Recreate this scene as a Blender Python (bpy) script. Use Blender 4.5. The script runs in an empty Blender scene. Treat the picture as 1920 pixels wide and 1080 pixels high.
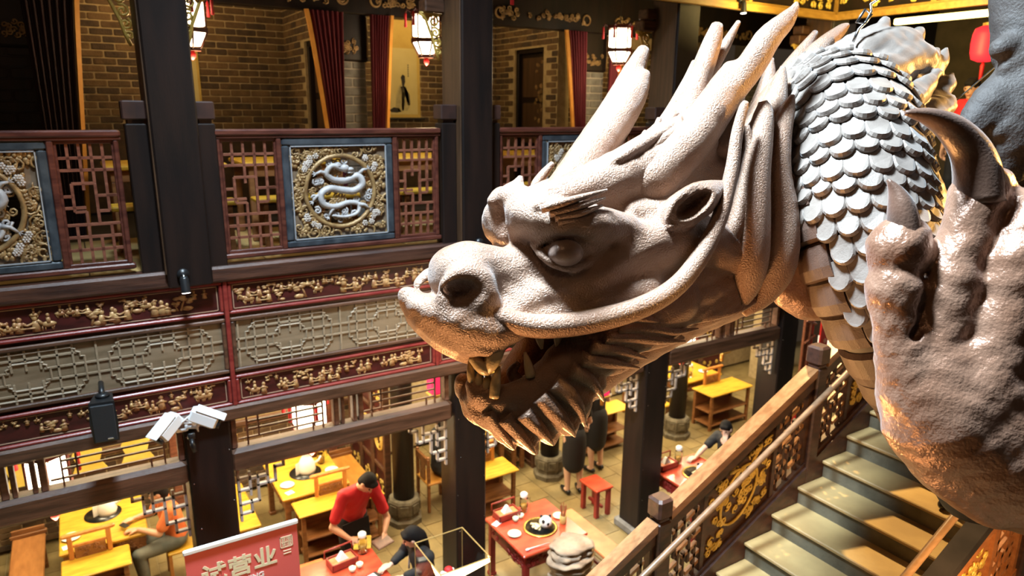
import bpy, bmesh, math, random
import numpy as np
from mathutils import Vector, Matrix, Euler

C = bpy.context.scene.collection
SC = bpy.context.scene
random.seed(7)
RNG = np.random.RandomState(11)
PI = math.pi

# ------------------------------------------------------------------ camera, world, exposure, big lights
F_PX = 1320.0
YAW, PITCH, ROLL = 0.5577, 0.2497, 0.0102
_f = np.array([math.sin(YAW)*math.cos(PITCH), math.cos(YAW)*math.cos(PITCH), -math.sin(PITCH)])
_r0 = np.array([math.cos(YAW), -math.sin(YAW), 0.0]); _u0 = np.cross(_r0, _f)
_r = math.cos(ROLL)*_r0 + math.sin(ROLL)*_u0
_u = -math.sin(ROLL)*_r0 + math.cos(ROLL)*_u0
cam = bpy.data.cameras.new('camera'); cam_o = bpy.data.objects.new('camera', cam); C.objects.link(cam_o)
cam.sensor_width = 36.0; cam.lens = 36.0*F_PX/1920.0; cam.clip_start = 0.05; cam.clip_end = 100
cam_o.matrix_world = Matrix(((_r[0], _u[0], -_f[0], 0), (_r[1], _u[1], -_f[1], 0), (_r[2], _u[2], -_f[2], 0), (0, 0, 0, 1)))
cam.dof.use_dof = True; cam.dof.focus_distance = 3.1; cam.dof.aperture_fstop = 2.4
SC.camera = cam_o
SC.view_settings.view_transform = 'Standard'; SC.view_settings.look = 'None'
SC.view_settings.gamma = 1.0; SC.view_settings.use_curve_mapping = False
SC.view_settings.exposure = 0.0
W = bpy.data.worlds.new('hall_air'); SC.world = W; W.use_nodes = True
W.node_tree.nodes['Background'].inputs[0].default_value = (0.85, 0.60, 0.40, 1)
W.node_tree.nodes['Background'].inputs[1].default_value = 0.045

def area(name, loc, target, size, power, col, size_y=None, spread=PI):
    l = bpy.data.lights.new(name, 'AREA'); l.energy = power; l.color = col; l.size = size; l.spread = spread
    if size_y: l.shape = 'RECTANGLE'; l.size_y = size_y
    o = bpy.data.objects.new(name, l); C.objects.link(o); o.location = loc
    o.rotation_euler = (Vector(target)-Vector(loc)).to_track_quat('-Z', 'Y').to_euler()
    return o
def lamp(name, loc, power, col, r=0.08):
    l = bpy.data.lights.new(name, 'POINT'); l.energy = power; l.color = col; l.shadow_soft_size = r
    o = bpy.data.objects.new(name, l); C.objects.link(o); o.location = loc
    return o
def spot(name, loc, target, power, col, ang=60, blend=0.5, r=0.06):
    l = bpy.data.lights.new(name, 'SPOT'); l.energy = power; l.color = col; l.spot_size = math.radians(ang); l.spot_blend = blend; l.shadow_soft_size = r
    o = bpy.data.objects.new(name, l); C.objects.link(o); o.location = loc
    o.rotation_euler = (Vector(target)-Vector(loc)).to_track_quat('-Z', 'Y').to_euler()
    return o
# daylight-white ceiling panels over the hall, warm lamps and unseen fills round it
area('hall_light', (0.7, 3.3, 4.3), (1.9, 2.5, 0), 0.8, 930, (0.70, 0.87, 1.0), 1.0, math.radians(110))
area('hall_light', (-1.2, 1.0, 3.4), (1.5, 6.1, -1.2), 1.2, 26, (1.0, 0.60, 0.33), 1.2)  # unseen warm fill for the surfaces facing the camera
spot('end_lamp', (6.6, 0.1, 0.5), (2.6, 1.5, -0.3), 1700, (1.0, 0.55, 0.16), 60, 0.6, 0.15)
spot('stair_lamp', (6.2, 4.6, 0.9), (5.2, 2.5, -3.2), 1500, (1.0, 0.66, 0.28), 80, 0.5, 0.05)
for x in (-0.2, 2.2, 4.8, 7.4, 10.0):
    area('booth_light', (x, 9.0, -1.62), (x, 9.0, -5), 1.4, 170, (1.0, 0.83, 0.52), 0.9)
for x in (0.9, 3.4, 5.2, 7.6, 10.0):
    area('aisle_light', (x, 7.1, -1.62), (x, 6.9, -5), 1.2, 80, (1.0, 0.80, 0.50), 0.8)
area('front_light', (3.6, 4.9, -1.5), (3.6, 5.4, -5), 2.4, 60, (1.0, 0.78, 0.5), 0.6)

area('floor_bounce_fill', (2.6, 5.0, -4.4), (1.9, 2.6, -0.5), .7, 48, (1.0, 0.52, 0.18), .7, math.radians(60))  # added fill, stands in for warm glow rising from the ground floor
area('front_bounce_fill', (0.2, 2.2, -4.6), (1.7, 2.45, -0.7), .7, 34, (1.0, 0.50, 0.19), .7, math.radians(60))  # added fill from below, browns and brightens the jaw
# ------------------------------------------------------------------ materials
MATS = {}
def mat(name, col, rough=0.5, metal=0.0, col2=None, nscale=8.0, stretch=(1, 1, 1), bump=0.0, bscale=60.0, spec=0.5, emit=None, estr=0.0, coat=0.0, contrast=(0.35, 0.65), trans=0.0, bdist=0.01, sheen=None):
    if name in MATS: return MATS[name]
    m = bpy.data.materials.new(name); m.use_nodes = True
    nt = m.node_tree; N = nt.nodes; L = nt.links; b = N['Principled BSDF']
    b.inputs['Base Color'].default_value = (*col, 1); b.inputs['Roughness'].default_value = rough
    b.inputs['Metallic'].default_value = metal; b.inputs['Specular IOR Level'].default_value = spec
    if coat: b.inputs['Coat Weight'].default_value = coat; b.inputs['Coat Roughness'].default_value = 0.15
    if sheen: b.inputs['Sheen Weight'].default_value = sheen; b.inputs['Sheen Roughness'].default_value = 0.45; b.inputs['Sheen Tint'].default_value = (0.85, 0.88, 0.92, 1)
    if trans: b.inputs['Transmission Weight'].default_value = trans
    if emit: b.inputs['Emission Color'].default_value = (*emit, 1); b.inputs['Emission Strength'].default_value = estr
    if col2 or bump:
        g = N.new('ShaderNodeNewGeometry'); mp = N.new('ShaderNodeMapping'); mp.inputs['Scale'].default_value = stretch
        L.new(g.outputs['Position'], mp.inputs['Vector'])
    if col2:
        n = N.new('ShaderNodeTexNoise'); n.inputs['Scale'].default_value = nscale; n.inputs['Detail'].default_value = 5
        L.new(mp.outputs[0], n.inputs['Vector'])
        r = N.new('ShaderNodeValToRGB'); r.color_ramp.elements[0].position = contrast[0]; r.color_ramp.elements[1].position = contrast[1]
        r.color_ramp.elements[0].color = (*col, 1); r.color_ramp.elements[1].color = (*col2, 1)
        L.new(n.outputs[0], r.inputs[0]); L.new(r.outputs[0], b.inputs['Base Color'])
    if bump:
        n2 = N.new('ShaderNodeTexNoise'); n2.inputs['Scale'].default_value = bscale; n2.inputs['Detail'].default_value = 4
        L.new(mp.outputs[0], n2.inputs['Vector'])
        bp = N.new('ShaderNodeBump'); bp.inputs['Strength'].default_value = bump; bp.inputs['Distance'].default_value = bdist
        L.new(n2.outputs[0], bp.inputs['Height']); L.new(bp.outputs[0], b.inputs['Normal'])
    MATS[name] = m
    return m

# ------------------------------------------------------------------ mesh helpers
class MB:
    def __init__(s): s.v = []; s.f = []
    def add(s, vs, fs):
        n = len(s.v); s.v.extend([tuple(map(float, p)) for p in vs]); s.f.extend([tuple(i+n for i in f) for f in fs]); return s
    def box(s, x0, x1, y0, y1, z0, z1, m=None):
        vs = [(x0, y0, z0), (x1, y0, z0), (x1, y1, z0), (x0, y1, z0), (x0, y0, z1), (x1, y0, z1), (x1, y1, z1), (x0, y1, z1)]
        if m is not None: vs = [m @ Vector(v) for v in vs]
        return s.add(vs, [(0, 3, 2, 1), (4, 5, 6, 7), (0, 1, 5, 4), (1, 2, 6, 5), (2, 3, 7, 6), (3, 0, 4, 7)])
    def bbox(s, x0, x1, y0, y1, z0, z1, b=0.006, m=None):   # box with bevelled edges along its length
        b = min(b, (x1-x0)*.3, (y1-y0)*.3, (z1-z0)*.3)
        rings = []
        for z, i in ((z0, b), (z0+b, 0), (z1-b, 0), (z1, b)):
            X0, X1, Y0, Y1 = x0+i, x1-i, y0+i, y1-i
            c = b
            rings.append([(X0+c, Y0, z), (X1-c, Y0, z), (X1, Y0+c, z), (X1, Y1-c, z), (X1-c, Y1, z), (X0+c, Y1, z), (X0, Y1-c, z), (X0, Y0+c, z)])
        return s.loft(rings, m=m)
    def loft(s, rings, m=None, cap=True, closed=False):
        n = len(rings[0]); vs = [p for r in rings for p in r]
        if m is not None: vs = [m @ Vector(v) for v in vs]
        fs = []
        k = len(rings)
        for i in range(k if closed else k-1):
            j = (i+1) % k
            for a in range(n):
                b = (a+1) % n
                fs.append((i*n+a, i*n+b, j*n+b, j*n+a))
        if cap and not closed:
            fs.append(tuple(reversed(range(n)))); fs.append(tuple((k-1)*n+a for a in range(n)))
        return s.add(vs, fs)
    def tube(s, pts, rad, n=8, flat=1.0, up=None, cap=True, closed=False):
        pts = [Vector(p) for p in pts]; k = len(pts)
        if not hasattr(rad, '__len__'): rad = [rad]*k
        rings = []; ref = Vector(up) if up is not None else None; prev = None
        for i, p in enumerate(pts):
            if closed: t = (pts[(i+1) % k]-pts[i-1])
            else: t = (pts[min(i+1, k-1)]-pts[max(i-1, 0)])
            if t.length < 1e-9: t = Vector((0, 0, 1))
            t.normalize()
            a = ref if ref is not None else (prev if prev is not None else (Vector((0, 0, 1)) if abs(t.z) < .9 else Vector((1, 0, 0))))
            x = (a - t*a.dot(t))
            if x.length < 1e-5: x = t.orthogonal()
            x.normalize(); prev = x; y = t.cross(x)
            r = rad[i]
            rings.append([p + x*(r*math.cos(2*PI*q/n)) + y*(r*flat*math.sin(2*PI*q/n)) for q in range(n)])
        return s.loft(rings, cap=cap, closed=closed)
    def lathe(s, prof, c=(0, 0, 0), n=16, m=None):
        rings = [[(c[0]+r*math.cos(2*PI*q/n), c[1]+r*math.sin(2*PI*q/n), c[2]+z) for q in range(n)] for r, z in prof]
        return s.loft(rings, m=m)
    def ell(s, c, r, n=8, k=6, m=None):
        prof = [(max(1e-3, math.sin(PI*i/k)), -math.cos(PI*i/k)) for i in range(k+1)]
        rings = [[(c[0]+r[0]*a*math.cos(2*PI*q/n), c[1]+r[1]*a*math.sin(2*PI*q/n), c[2]+r[2]*z) for q in range(n)] for a, z in prof]
        return s.loft(rings, m=m)
    def prism(s, poly, d0, d1, m=None):   # poly in x,z ; extruded along y
        return s.loft([[(x, d0, z) for x, z in poly], [(x, d1, z) for x, z in poly]], m=m)
    def mesh(s, name='m', smooth=False):
        me = bpy.data.meshes.new(name); me.from_pydata(s.v, [], s.f)
        if smooth: me.polygons.foreach_set('use_smooth', [True]*len(me.polygons))
        me.update(); return me

def root_loc(o):
    while o.parent: o = o.parent
    return o.location
def obj(name, mb, m, parent=None, smooth=False, world=True, label=None):
    me = mb.mesh(name, smooth) if isinstance(mb, MB) else mb
    if isinstance(mb, MB):
        bm = bmesh.new(); bm.from_mesh(me); bmesh.ops.recalc_face_normals(bm, faces=bm.faces); bm.to_mesh(me); bm.free()
    if parent is not None and world:
        l = root_loc(parent); me.transform(Matrix.Translation(-Vector(l)))
    if m is not None:
        me.materials.clear(); me.materials.append(m)
    o = bpy.data.objects.new(name, me); C.objects.link(o)
    if parent is not None: o.parent = parent
    if label: o['label'] = label
    return o
def tag(o, label, cat, group=None):
    o['label'] = label; o['category'] = cat
    if group: o['group'] = group
    return o
def thing(name, label, cat, loc=(0, 0, 0), rz=0, group=None):
    o = bpy.data.objects.new(name, None); C.objects.link(o); o.location = loc; o.rotation_euler = (0, 0, rz); o.empty_display_size = 0.1
    return tag(o, label, cat, group)
def top(name, mb, m, label, cat, group=None, smooth=False):
    return tag(obj(name, mb, m, None, smooth), label, cat, group)
def struct(name, mb, m, smooth=False):
    o = obj(name, mb, m, None, smooth); o['kind'] = 'structure'; return o
def sroot(name, loc=(0, 0, 0)):
    o = bpy.data.objects.new(name, None); C.objects.link(o); o.location = loc; o['kind'] = 'structure'; o.empty_display_size = 0.1; return o
def piece(name, me, m, parent, loc, scale=(1, 1, 1), rot=(0, 0, 0)):   # shared mesh, world location
    if not me.materials: me.materials.append(m)
    o = bpy.data.objects.new(name, me); C.objects.link(o)
    l = root_loc(parent) if parent is not None else Vector((0, 0, 0))
    o.parent = parent; o.location = Vector(loc)-l; o.scale = scale; o.rotation_euler = rot
    if m is not None and me.materials[0] is not m:
        o.material_slots[0].link = 'OBJECT'; o.material_slots[0].material = m
    return o
def stuff(o): o['kind'] = 'stuff'; return o
def copy_tree(o, parent=None):
    c = o.copy(); C.objects.link(c)
    if parent is not None: c.parent = parent
    for ch in list(o.children): copy_tree(ch, c)
    return c
UNIT = MB().bbox(-.5, .5, -.5, .5, -.5, .5, .04).mesh('unit_bar')
def bar_between(name, a, b, w, h, m, parent, up=(0, -1, 0)):
    a = Vector(a); b = Vector(b); t = (b-a); L = t.length; t.normalize(); u = Vector(up); y = (u-t*u.dot(t)).normalized(); x = y.cross(t)
    M = Matrix(((x.x, y.x, t.x), (x.y, y.y, t.y), (x.z, y.z, t.z)))
    return piece(name, UNIT, m, parent, (a+b)/2, (w, h, L), M.to_euler())

# ------------------------------------------------------------------ implicit-surface sculpting
def catmull(P, n):
    P = np.asarray(P, float); k = len(P)
    if k < 3: 
        t = np.linspace(0, 1, n)[:, None]; return P[0]*(1-t)+P[-1]*t
    Q = np.vstack([2*P[0]-P[1], P, 2*P[-1]-P[-2]])
    ts = np.linspace(0, k-1-1e-6, n); out = []
    for t in ts:
        i = int(t); u = t-i; a, b, c, d = Q[i], Q[i+1], Q[i+2], Q[i+3]
        out.append(.5*((2*b)+(-a+c)*u+(2*a-5*b+4*c-d)*u*u+(-a+3*b-3*c+d)*u**3))
    return np.array(out)
class Sdf:
    def __init__(s, lo, hi, h):
        s.lo = np.array(lo, float); s.h = h; s.n = np.ceil((np.array(hi)-s.lo)/h).astype(int)+1
        s.f = np.full(s.n, 1.0, np.float32)
    def reg(s, lo, hi, pad):
        a = np.clip(np.floor((np.array(lo)-pad-s.lo)/s.h).astype(int), 0, s.n); b = np.clip(np.ceil((np.array(hi)+pad-s.lo)/s.h).astype(int)+1, 0, s.n)
        if np.any(b-a < 1): return None, None
        ax = [(s.lo[i]+s.h*np.arange(a[i], b[i])).astype(np.float32) for i in range(3)]
        return (slice(a[0], b[0]), slice(a[1], b[1]), slice(a[2], b[2])), (ax[0][:, None, None], ax[1][None, :, None], ax[2][None, None, :])
    def comb(s, sl, d, k, op):
        a = s.f[sl]
        if op == '-': 
            d = -d; h = np.clip(.5-.5*(d-a)/k, 0, 1); s.f[sl] = d*(1-h)+a*h+k*h*(1-h) if k > 0 else np.maximum(a, d)
        else:
            h = np.clip(.5+.5*(d-a)/k, 0, 1); s.f[sl] = d*(1-h)+a*h-k*h*(1-h)
    def tube(s, pts, rad, k=0.03, op='+', n=None, raw=False):
        P = np.asarray(pts, float); R = np.asarray(rad, float)
        if not raw and len(P) > 2:
            n = n or 3*len(P); Z = catmull(np.hstack([P, R[:, None]]), n); P = Z[:, :3]; R = np.maximum(Z[:, 3], .002)
        sl, g = s.reg(P.min(0)-R.max(), P.max(0)+R.max(), k*1.2+s.h*2)
        if sl is None: return
        d = None
        for i in range(len(P)-1):
            a = P[i]; ab = P[i+1]-a; L2 = float(ab@ab)+1e-12
            px, py, pz = g[0]-a[0], g[1]-a[1], g[2]-a[2]
            t = np.clip((px*ab[0]+py*ab[1]+pz*ab[2])/L2, 0, 1)
            e = np.sqrt((px-t*ab[0])**2+(py-t*ab[1])**2+(pz-t*ab[2])**2)-(R[i]+(R[i+1]-R[i])*t)
            d = e if d is None else np.minimum(d, e)
        s.comb(sl, d.astype(np.float32), k, op)
    def ell(s, c, r, rot=None, k=0.03, op='+'):
        c = np.asarray(c, float); r = np.asarray(r, float); m = r.max()
        sl, g = s.reg(c-m, c+m, k*1.2+s.h*2)
        if sl is None: return
        p = [g[0]-c[0], g[1]-c[1], g[2]-c[2]]
        if rot is not None:   # rot: rows are the local axes
            p = [p[0]*rot[i][0]+p[1]*rot[i][1]+p[2]*rot[i][2] for i in range(3)]
        q = np.sqrt((p[0]/r[0])**2+(p[1]/r[1])**2+(p[2]/r[2])**2)
        q2 = np.sqrt((p[0]/r[0]**2)**2+(p[1]/r[1]**2)**2+(p[2]/r[2]**2)**2)+1e-6
        s.comb(sl, (q*(q-1)/q2).astype(np.float32), k, op)
    def mesh(s, name, xf=None):
        f = s.f; ins = f < 0
        nx, ny, nz = [n-1 for n in f.shape]
        cs = np.zeros((nx, ny, nz), np.int8)
        for dx in (0, 1):
            for dy in (0, 1):
                for dz in (0, 1): cs += ins[dx:dx+nx, dy:dy+ny, dz:dz+nz]
        act = (cs > 0) & (cs < 8); idx = np.argwhere(act); M = len(idx)
        vid = np.full((nx, ny, nz), -1, np.int64); vid[act] = np.arange(M)
        acc = np.zeros((M, 3)); cnt = np.zeros(M)
        cor = [(a, b, c) for a in (0, 1) for b in (0, 1) for c in (0, 1)]
        val = {c: f[idx[:, 0]+c[0], idx[:, 1]+c[1], idx[:, 2]+c[2]] for c in cor}
        for c in cor:
            for ax in range(3):
                if c[ax]: continue
                e = list(c); e[ax] = 1; e = tuple(e); a, b = val[c], val[e]
                x = (a < 0) != (b < 0); t = np.where(x, a/np.where(x, a-b, 1), 0)
                p = np.tile(np.array(c, float), (M, 1)); p[:, ax] = t
                acc[x] += p[x]; cnt[x] += 1
        V = s.lo + s.h*(idx+acc/cnt[:, None])
        Q = []
        for ax in range(3):
            o1, o2 = [(1, 2), (2, 0), (0, 1)][ax]
            sl0 = [slice(1, -1)]*3; sl0[ax] = slice(0, -1); sl1 = [slice(1, -1)]*3; sl1[ax] = slice(1, None)
            a = ins[tuple(sl0)]; b = ins[tuple(sl1)]
            E = np.argwhere(a != b); 
            if not len(E): continue
            fl = a[E[:, 0], E[:, 1], E[:, 2]]
            base = E.copy(); 
            for q in range(3):
                if q != ax: base[:, q] += 1
            def cell(d1, d2):
                B = base.copy(); B[:, o1] -= d1; B[:, o2] -= d2; return vid[B[:, 0], B[:, 1], B[:, 2]]
            q = np.stack([cell(1, 1), cell(0, 1), cell(0, 0), cell(1, 0)], 1)
            q[~fl] = q[~fl][:, ::-1]
            Q.append(q)
        Q = np.vstack(Q); Q = Q[(Q >= 0).all(1)]
        if xf is not None: V = xf(V)
        return np_mesh(name, V, Q)
def np_mesh(name, V, Q):
    me = bpy.data.meshes.new(name); n = len(Q); k = Q.shape[1]
    me.vertices.add(len(V)); me.vertices.foreach_set('co', np.asarray(V, np.float32).ravel())
    me.loops.add(n*k); me.loops.foreach_set('vertex_index', Q.astype(np.int32).ravel())
    me.polygons.add(n); me.polygons.foreach_set('loop_start', np.arange(0, n*k, k, dtype=np.int32))
    me.polygons.foreach_set('use_smooth', np.ones(n, bool))
    me.update(calc_edges=True); me.validate(); return me
def big_obj(name, me, m, parent, label=None):   # numpy mesh already in world space
    l = root_loc(parent) if parent is not None else Vector((0, 0, 0))
    me.transform(Matrix.Translation(-Vector(l))); me.materials.append(m)
    o = bpy.data.objects.new(name, me); C.objects.link(o); o.parent = parent
    if label: o['label'] = label
    return o
# ================================================================== setting: floors, walls, columns
G = -5.55; FL = -1.28; YF = 6.12
M_COL = mat('column_lacquer', (0.008, 0.0055, 0.005), 0.45, 0, (0.017, 0.009, 0.007), 3, (3, 3, .4), .12, 40, spec=.3)
M_COLP = mat('lit_side_and_panel', (0.045, 0.022, 0.010), 0.5, 0, (0.085, 0.042, 0.02), 4, (5, 5, .5), .2, 40)  # amber light put into the column side's brown; plain wood on door panels
M_RED = mat('wood_red', (0.055, 0.015, 0.011), 0.32, 0, (0.125, 0.038, 0.024), 5, (1, 6, 6), .15, 60)
M_POSTB = mat('post_block_wood', (.022, .010, .008), .5, 0, (.05, .02, .014), 6)
M_REDD = mat('cinnabar_board', (0.035, 0.007, 0.006), 0.4, 0, (0.075, 0.012, 0.010), 6, (1, 3, 3))
M_REDL = mat('cinnabar_frame', (0.17, 0.018, 0.016), 0.32, 0, (0.25, 0.04, 0.03), 7, (1, 4, 4), .1, 60)
M_BEAM = mat('beam_wood', (0.050, 0.022, 0.011), 0.45, 0, (0.125, 0.056, 0.03), 4, (.6, 7, 7), .35, 30)
M_WOOD = mat('lattice_wood', (0.13, 0.042, 0.026), 0.36, 0, (0.23, 0.085, 0.05), 8, (1, 4, 4), .1, 80)
M_TIM = mat('window_timber', (0.12, 0.055, 0.035), 0.45, 0, (0.22, 0.11, 0.075), 5, (1, 5, 5), .25, 40)
M_PALE = mat('pale_panel_wood', (0.16, 0.11, 0.06), 0.6, 0, (0.25, 0.18, 0.11), 3, (.8, 5, 5), .2, 40)
M_PALE2 = mat('pale_fret_wood', (0.25, 0.185, 0.115), 0.55, 0, (0.35, 0.265, 0.175), 6, (1, 3, 3), .15, 60)
M_BLUE = mat('blue_grey_frame', (0.028, 0.035, 0.044), 0.33, 0.1, (0.065, 0.078, 0.09), 9, bump=.15, bscale=50)
M_GOLDB = mat('antique_gold_carving', (0.20, 0.115, 0.045), 0.4, 0.2, (0.38, 0.24, 0.10), 16, bump=.3, bscale=120)
M_GOLD = mat('gold_leaf', (0.50, 0.32, 0.06), 0.38, 0.2, (0.66, 0.45, 0.11), 14, bump=.2, bscale=120)
M_IVORY = mat('white_carved_dragon', (0.33, 0.31, 0.31), 0.4, 0, (0.46, 0.44, 0.43), 14, bump=.3, bscale=120)
M_FIG = mat('gilt_figures', (0.30, 0.13, 0.055), 0.42, 0.2, (0.52, 0.32, 0.13), 30)
M_LINE = mat('gilt_line', (0.50, 0.33, 0.22), 0.4, 0.2)
M_BRICK = [mat('brick_brown', (0.075, 0.042, 0.02), 0.85, 0, (0.13, 0.075, 0.036), 11, bump=.5, bscale=60), mat('brick_umber', (0.045, 0.027, 0.017), 0.85, 0, (0.085, 0.05, 0.028), 9, bump=.5, bscale=60), mat('brick_ochre', (0.12, 0.068, 0.03), 0.85, 0, (0.17, 0.10, 0.045), 9, bump=.5, bscale=60)]
M_BRICKG = [mat('brick_grey', (0.13, 0.12, 0.11), 0.85, 0, (0.2, 0.19, 0.175), 11, bump=.4, bscale=60)]
M_MORT = mat('mortar', (0.34, 0.25, 0.13), 0.9, 0, (0.44, 0.33, 0.18), 14, bump=.3, bscale=80)
M_MORTG = mat('mortar_grey', (0.36, 0.32, 0.27), 0.9)
M_TILE = [mat('slate_tile', (0.19, 0.135, 0.055), 0.42, 0, (0.26, 0.19, 0.08), 4, bump=.25, bscale=30), mat('slate_tile_dark', (0.155, 0.115, 0.05), 0.4, 0, (0.235, 0.175, 0.08), 4, bump=.25, bscale=30)]
M_GROUT = mat('grout', (0.33, 0.27, 0.17), 0.8)
M_DARK = mat('dark_ceiling', (0.018, 0.013, 0.011), 0.7)
M_PLAST = mat('warm_plaster', (0.30, 0.21, 0.10), 0.8, 0, (0.38, 0.27, 0.13), 3)
M_BLACK = mat('black_plastic', (0.012, 0.012, 0.013), 0.38)
M_STEEL = mat('steel', (0.5, 0.5, 0.5), 0.25, 1.0)

# ground floor tiles
fl = sroot('floor', (5, 7, G))
obj('floor_bed', MB().box(-9, 16, -2, 10.4, G-.3, G-.012), M_GROUT, fl)
TB = MB().bbox(-.5, .5, -.5, .5, -.5, .5, .03).mesh('tile')
cand = []; rest = MB()
for i in range(-14, 42):
    for j in range(-8, 34):
        x = i*.32+.01; y = j*.48+(.24 if i % 2 else 0)-.07
        if y > 10.2 or y < -1.5: continue
        vis = (3.3 < x < 7.9 and 5.6 < y < 8.8) or (1.6 < x < 4.1 and 6.6 < y < 8.4) or (8 < x < 12.2 and 6.6 < y < 9.4)
        d = x*x+y*y if vis else 1e6+x*x+y*y
        cand.append((d, x, y))
cand.sort()
for q, (d, x, y) in enumerate(cand):
    z = G-.012+.003*random.random()
    if q < 290: piece('tile', TB, random.choice(M_TILE), fl, (x+.16, y+.24, z), (.312, .472, .02), (0, 0, 0))
    else: rest.box(x+.004, x+.316, y+.004, y+.476, z-.01, z+.01)
stuff(obj('distant_tiles', rest, M_TILE[0], fl))
# upper floor slab with boards
s = sroot('floor', (3, 8, FL)); s.name = 'floor_upper'
obj('slab', MB().box(-6, 13, 6.16, 10.6, FL-.26, FL-.03), M_DARK, s)
pl = MB().bbox(-.5, .5, -.5, .5, -.5, .5, .02).mesh('floor_board')
M_BOARD = mat('yellow_floor_stone', (0.36, 0.24, 0.09), 0.4, 0, (0.46, 0.32, 0.13), 3, (1, 1, 1), .15, 40)
for i in range(22):
    for j in range(3): piece('floor_board', pl, M_BOARD, s, (-3.6+i*.66+(.33 if j % 2 else 0), 6.47+j*.55, FL-.018), (.65, .54, .03))
struct('ceiling', MB().box(-6, 14, 6.0, 10.6, 1.75, 1.9), M_DARK)
struct('ceiling_hall', MB().box(-9, 16, -4, 6.0, 5.2, 5.4), M_DARK)
struct('wall_camera_side', MB().box(-9, 16, -4.2, -4.0, G, 5.3), M_DARK)
struct('wall_left', MB().box(-9.2, -9, -4, 10.6, G, 5.3), M_DARK)
struct('wall_right', MB().box(16, 16.2, -4, 10.6, G, 5.3), M_DARK)
struct('trim_hall_upper', MB().box(-6, 14, 5.95, 6.1, 1.75, 5.3), M_DARK)

BRM = MB().bbox(-.5, .5, -.5, .5, -.5, .5, .07).mesh('brick')
def brick_wall(name, p0, ux, L, z0, z1, nrm, mats=M_BRICK, mort=M_MORT, bl=.25, bh=.083, holes=(), thick=.2, limit=300, rng=None):
    """wall standing at p0 running along ux for L; nrm faces the viewer; bricks proud of recessed mortar"""
    ux = Vector(ux); nrm = Vector(nrm); p0 = Vector(p0); w = sroot(name, (p0.x, p0.y, z0))
    def inside(a, b, za, zb): return any(a < h[1] and b > h[0] and za < h[3] and zb > h[2] for h in holes)
    # mortar core, split round the holes
    us = sorted({0, L, *[h[0] for h in holes], *[h[1] for h in holes]}); zs = sorted({z0, z1, *[h[2] for h in holes], *[h[3] for h in holes]})
    core = MB()
    for a, b in zip(us, us[1:]):
        for c, d in zip(zs, zs[1:]):
            if inside(a+.001, b-.001, c+.001, d-.001): continue
            A = p0+ux*a; B = p0+ux*b; T_ = -nrm*thick
            core.add([A+Vector((0, 0, c)), B+Vector((0, 0, c)), B+T_+Vector((0, 0, c)), A+T_+Vector((0, 0, c)), A+Vector((0, 0, d)), B+Vector((0, 0, d)), B+T_+Vector((0, 0, d)), A+T_+Vector((0, 0, d))], [(0, 3, 2, 1), (4, 5, 6, 7), (0, 1, 5, 4), (1, 2, 6, 5), (2, 3, 7, 6), (3, 0, 4, 7)])
    obj('mortar_bed', core, mort, w)
    n = 0; extra = MB(); k = 0; ang = math.atan2(ux.y, ux.x); z = z0
    while z < z1-.02:
        u = -(bl/2 if k % 2 else 0)
        while u < L:
            a = max(u, 0); b = min(u+bl, L); u += bl
            hh = min(bh, z1-z)
            if b-a < .04 or inside(a, b, z, z+hh): continue
            if rng and not rng(a, b, z): continue
            c = p0+ux*((a+b)/2)+nrm*(-.017+.006*random.random())+Vector((0, 0, z+hh/2))
            if n < limit: piece('brick', BRM, random.choice(mats), w, c, (b-a-.013, .05, hh-.014), (0, 0, ang)); n += 1
        z += bh; k += 1
    return w

# ---- four tall columns of the gallery, each with its flanking half posts
def spiral(cx, cz, r, turns, a0, s=1, n=14):
    return [(cx+s*r*(1-i/(n-1)*.85)*math.cos(a0+2*PI*turns*i/(n-1)), cz+r*(1-i/(n-1)*.85)*math.sin(a0+2*PI*turns*i/(n-1))) for i in range(n)]
def scroll_bracket(parent, x, y, z, s, h=.42, w=.22, m=M_GOLD):   # openwork corner bracket of gilt scrolls hanging under a capital block
    mb = MB()
    def tb(pts, r=.011): mb.tube([(px_, y+random.uniform(-.006, .006), pz_) for px_, pz_ in pts], r, 6)
    tb([(x+s*w, z), (x+s*w*.72, z-.10*h), (x+s*w*.55, z-.32*h), (x+s*w*.36, z-.56*h), (x+s*w*.25, z-.8*h), (x+s*.02, z-h)], .014)
    tb([(x, z), (x+s*w, z)], .012)
    tb(spiral(x+s*w*.33, z-.16*h, .062, 1.6, 0, s)); tb(spiral(x+s*w*.25, z-.40*h, .05, 1.5, 1, s)); tb(spiral(x+s*w*.20, z-.62*h, .045, 1.5, 2, s)); tb(spiral(x+s*w*.75, z-.06*h, .035, 1.4, 2, s)); tb(spiral(x+s*w*.12, z-.82*h, .032, 1.3, 0, s))
    mb.box(min(x, x+s*w*.9), max(x, x+s*w*.9), y+.03, y+.04, z-.02, z)
    obj('scroll_bracket', mb, m, parent, True, label='gilt openwork scroll bracket')
cols = [(.715, 'dark lacquered column left of the blue-framed white dragon panel'), (3.345, 'dark lacquered column right of the blue-framed white dragon panel, behind the nose of the hanging dragon'), (6.02, 'dark lacquered column behind the antlers of the hanging dragon'), (8.75, 'dark lacquered column at the far right corner of the gallery')]
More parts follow.
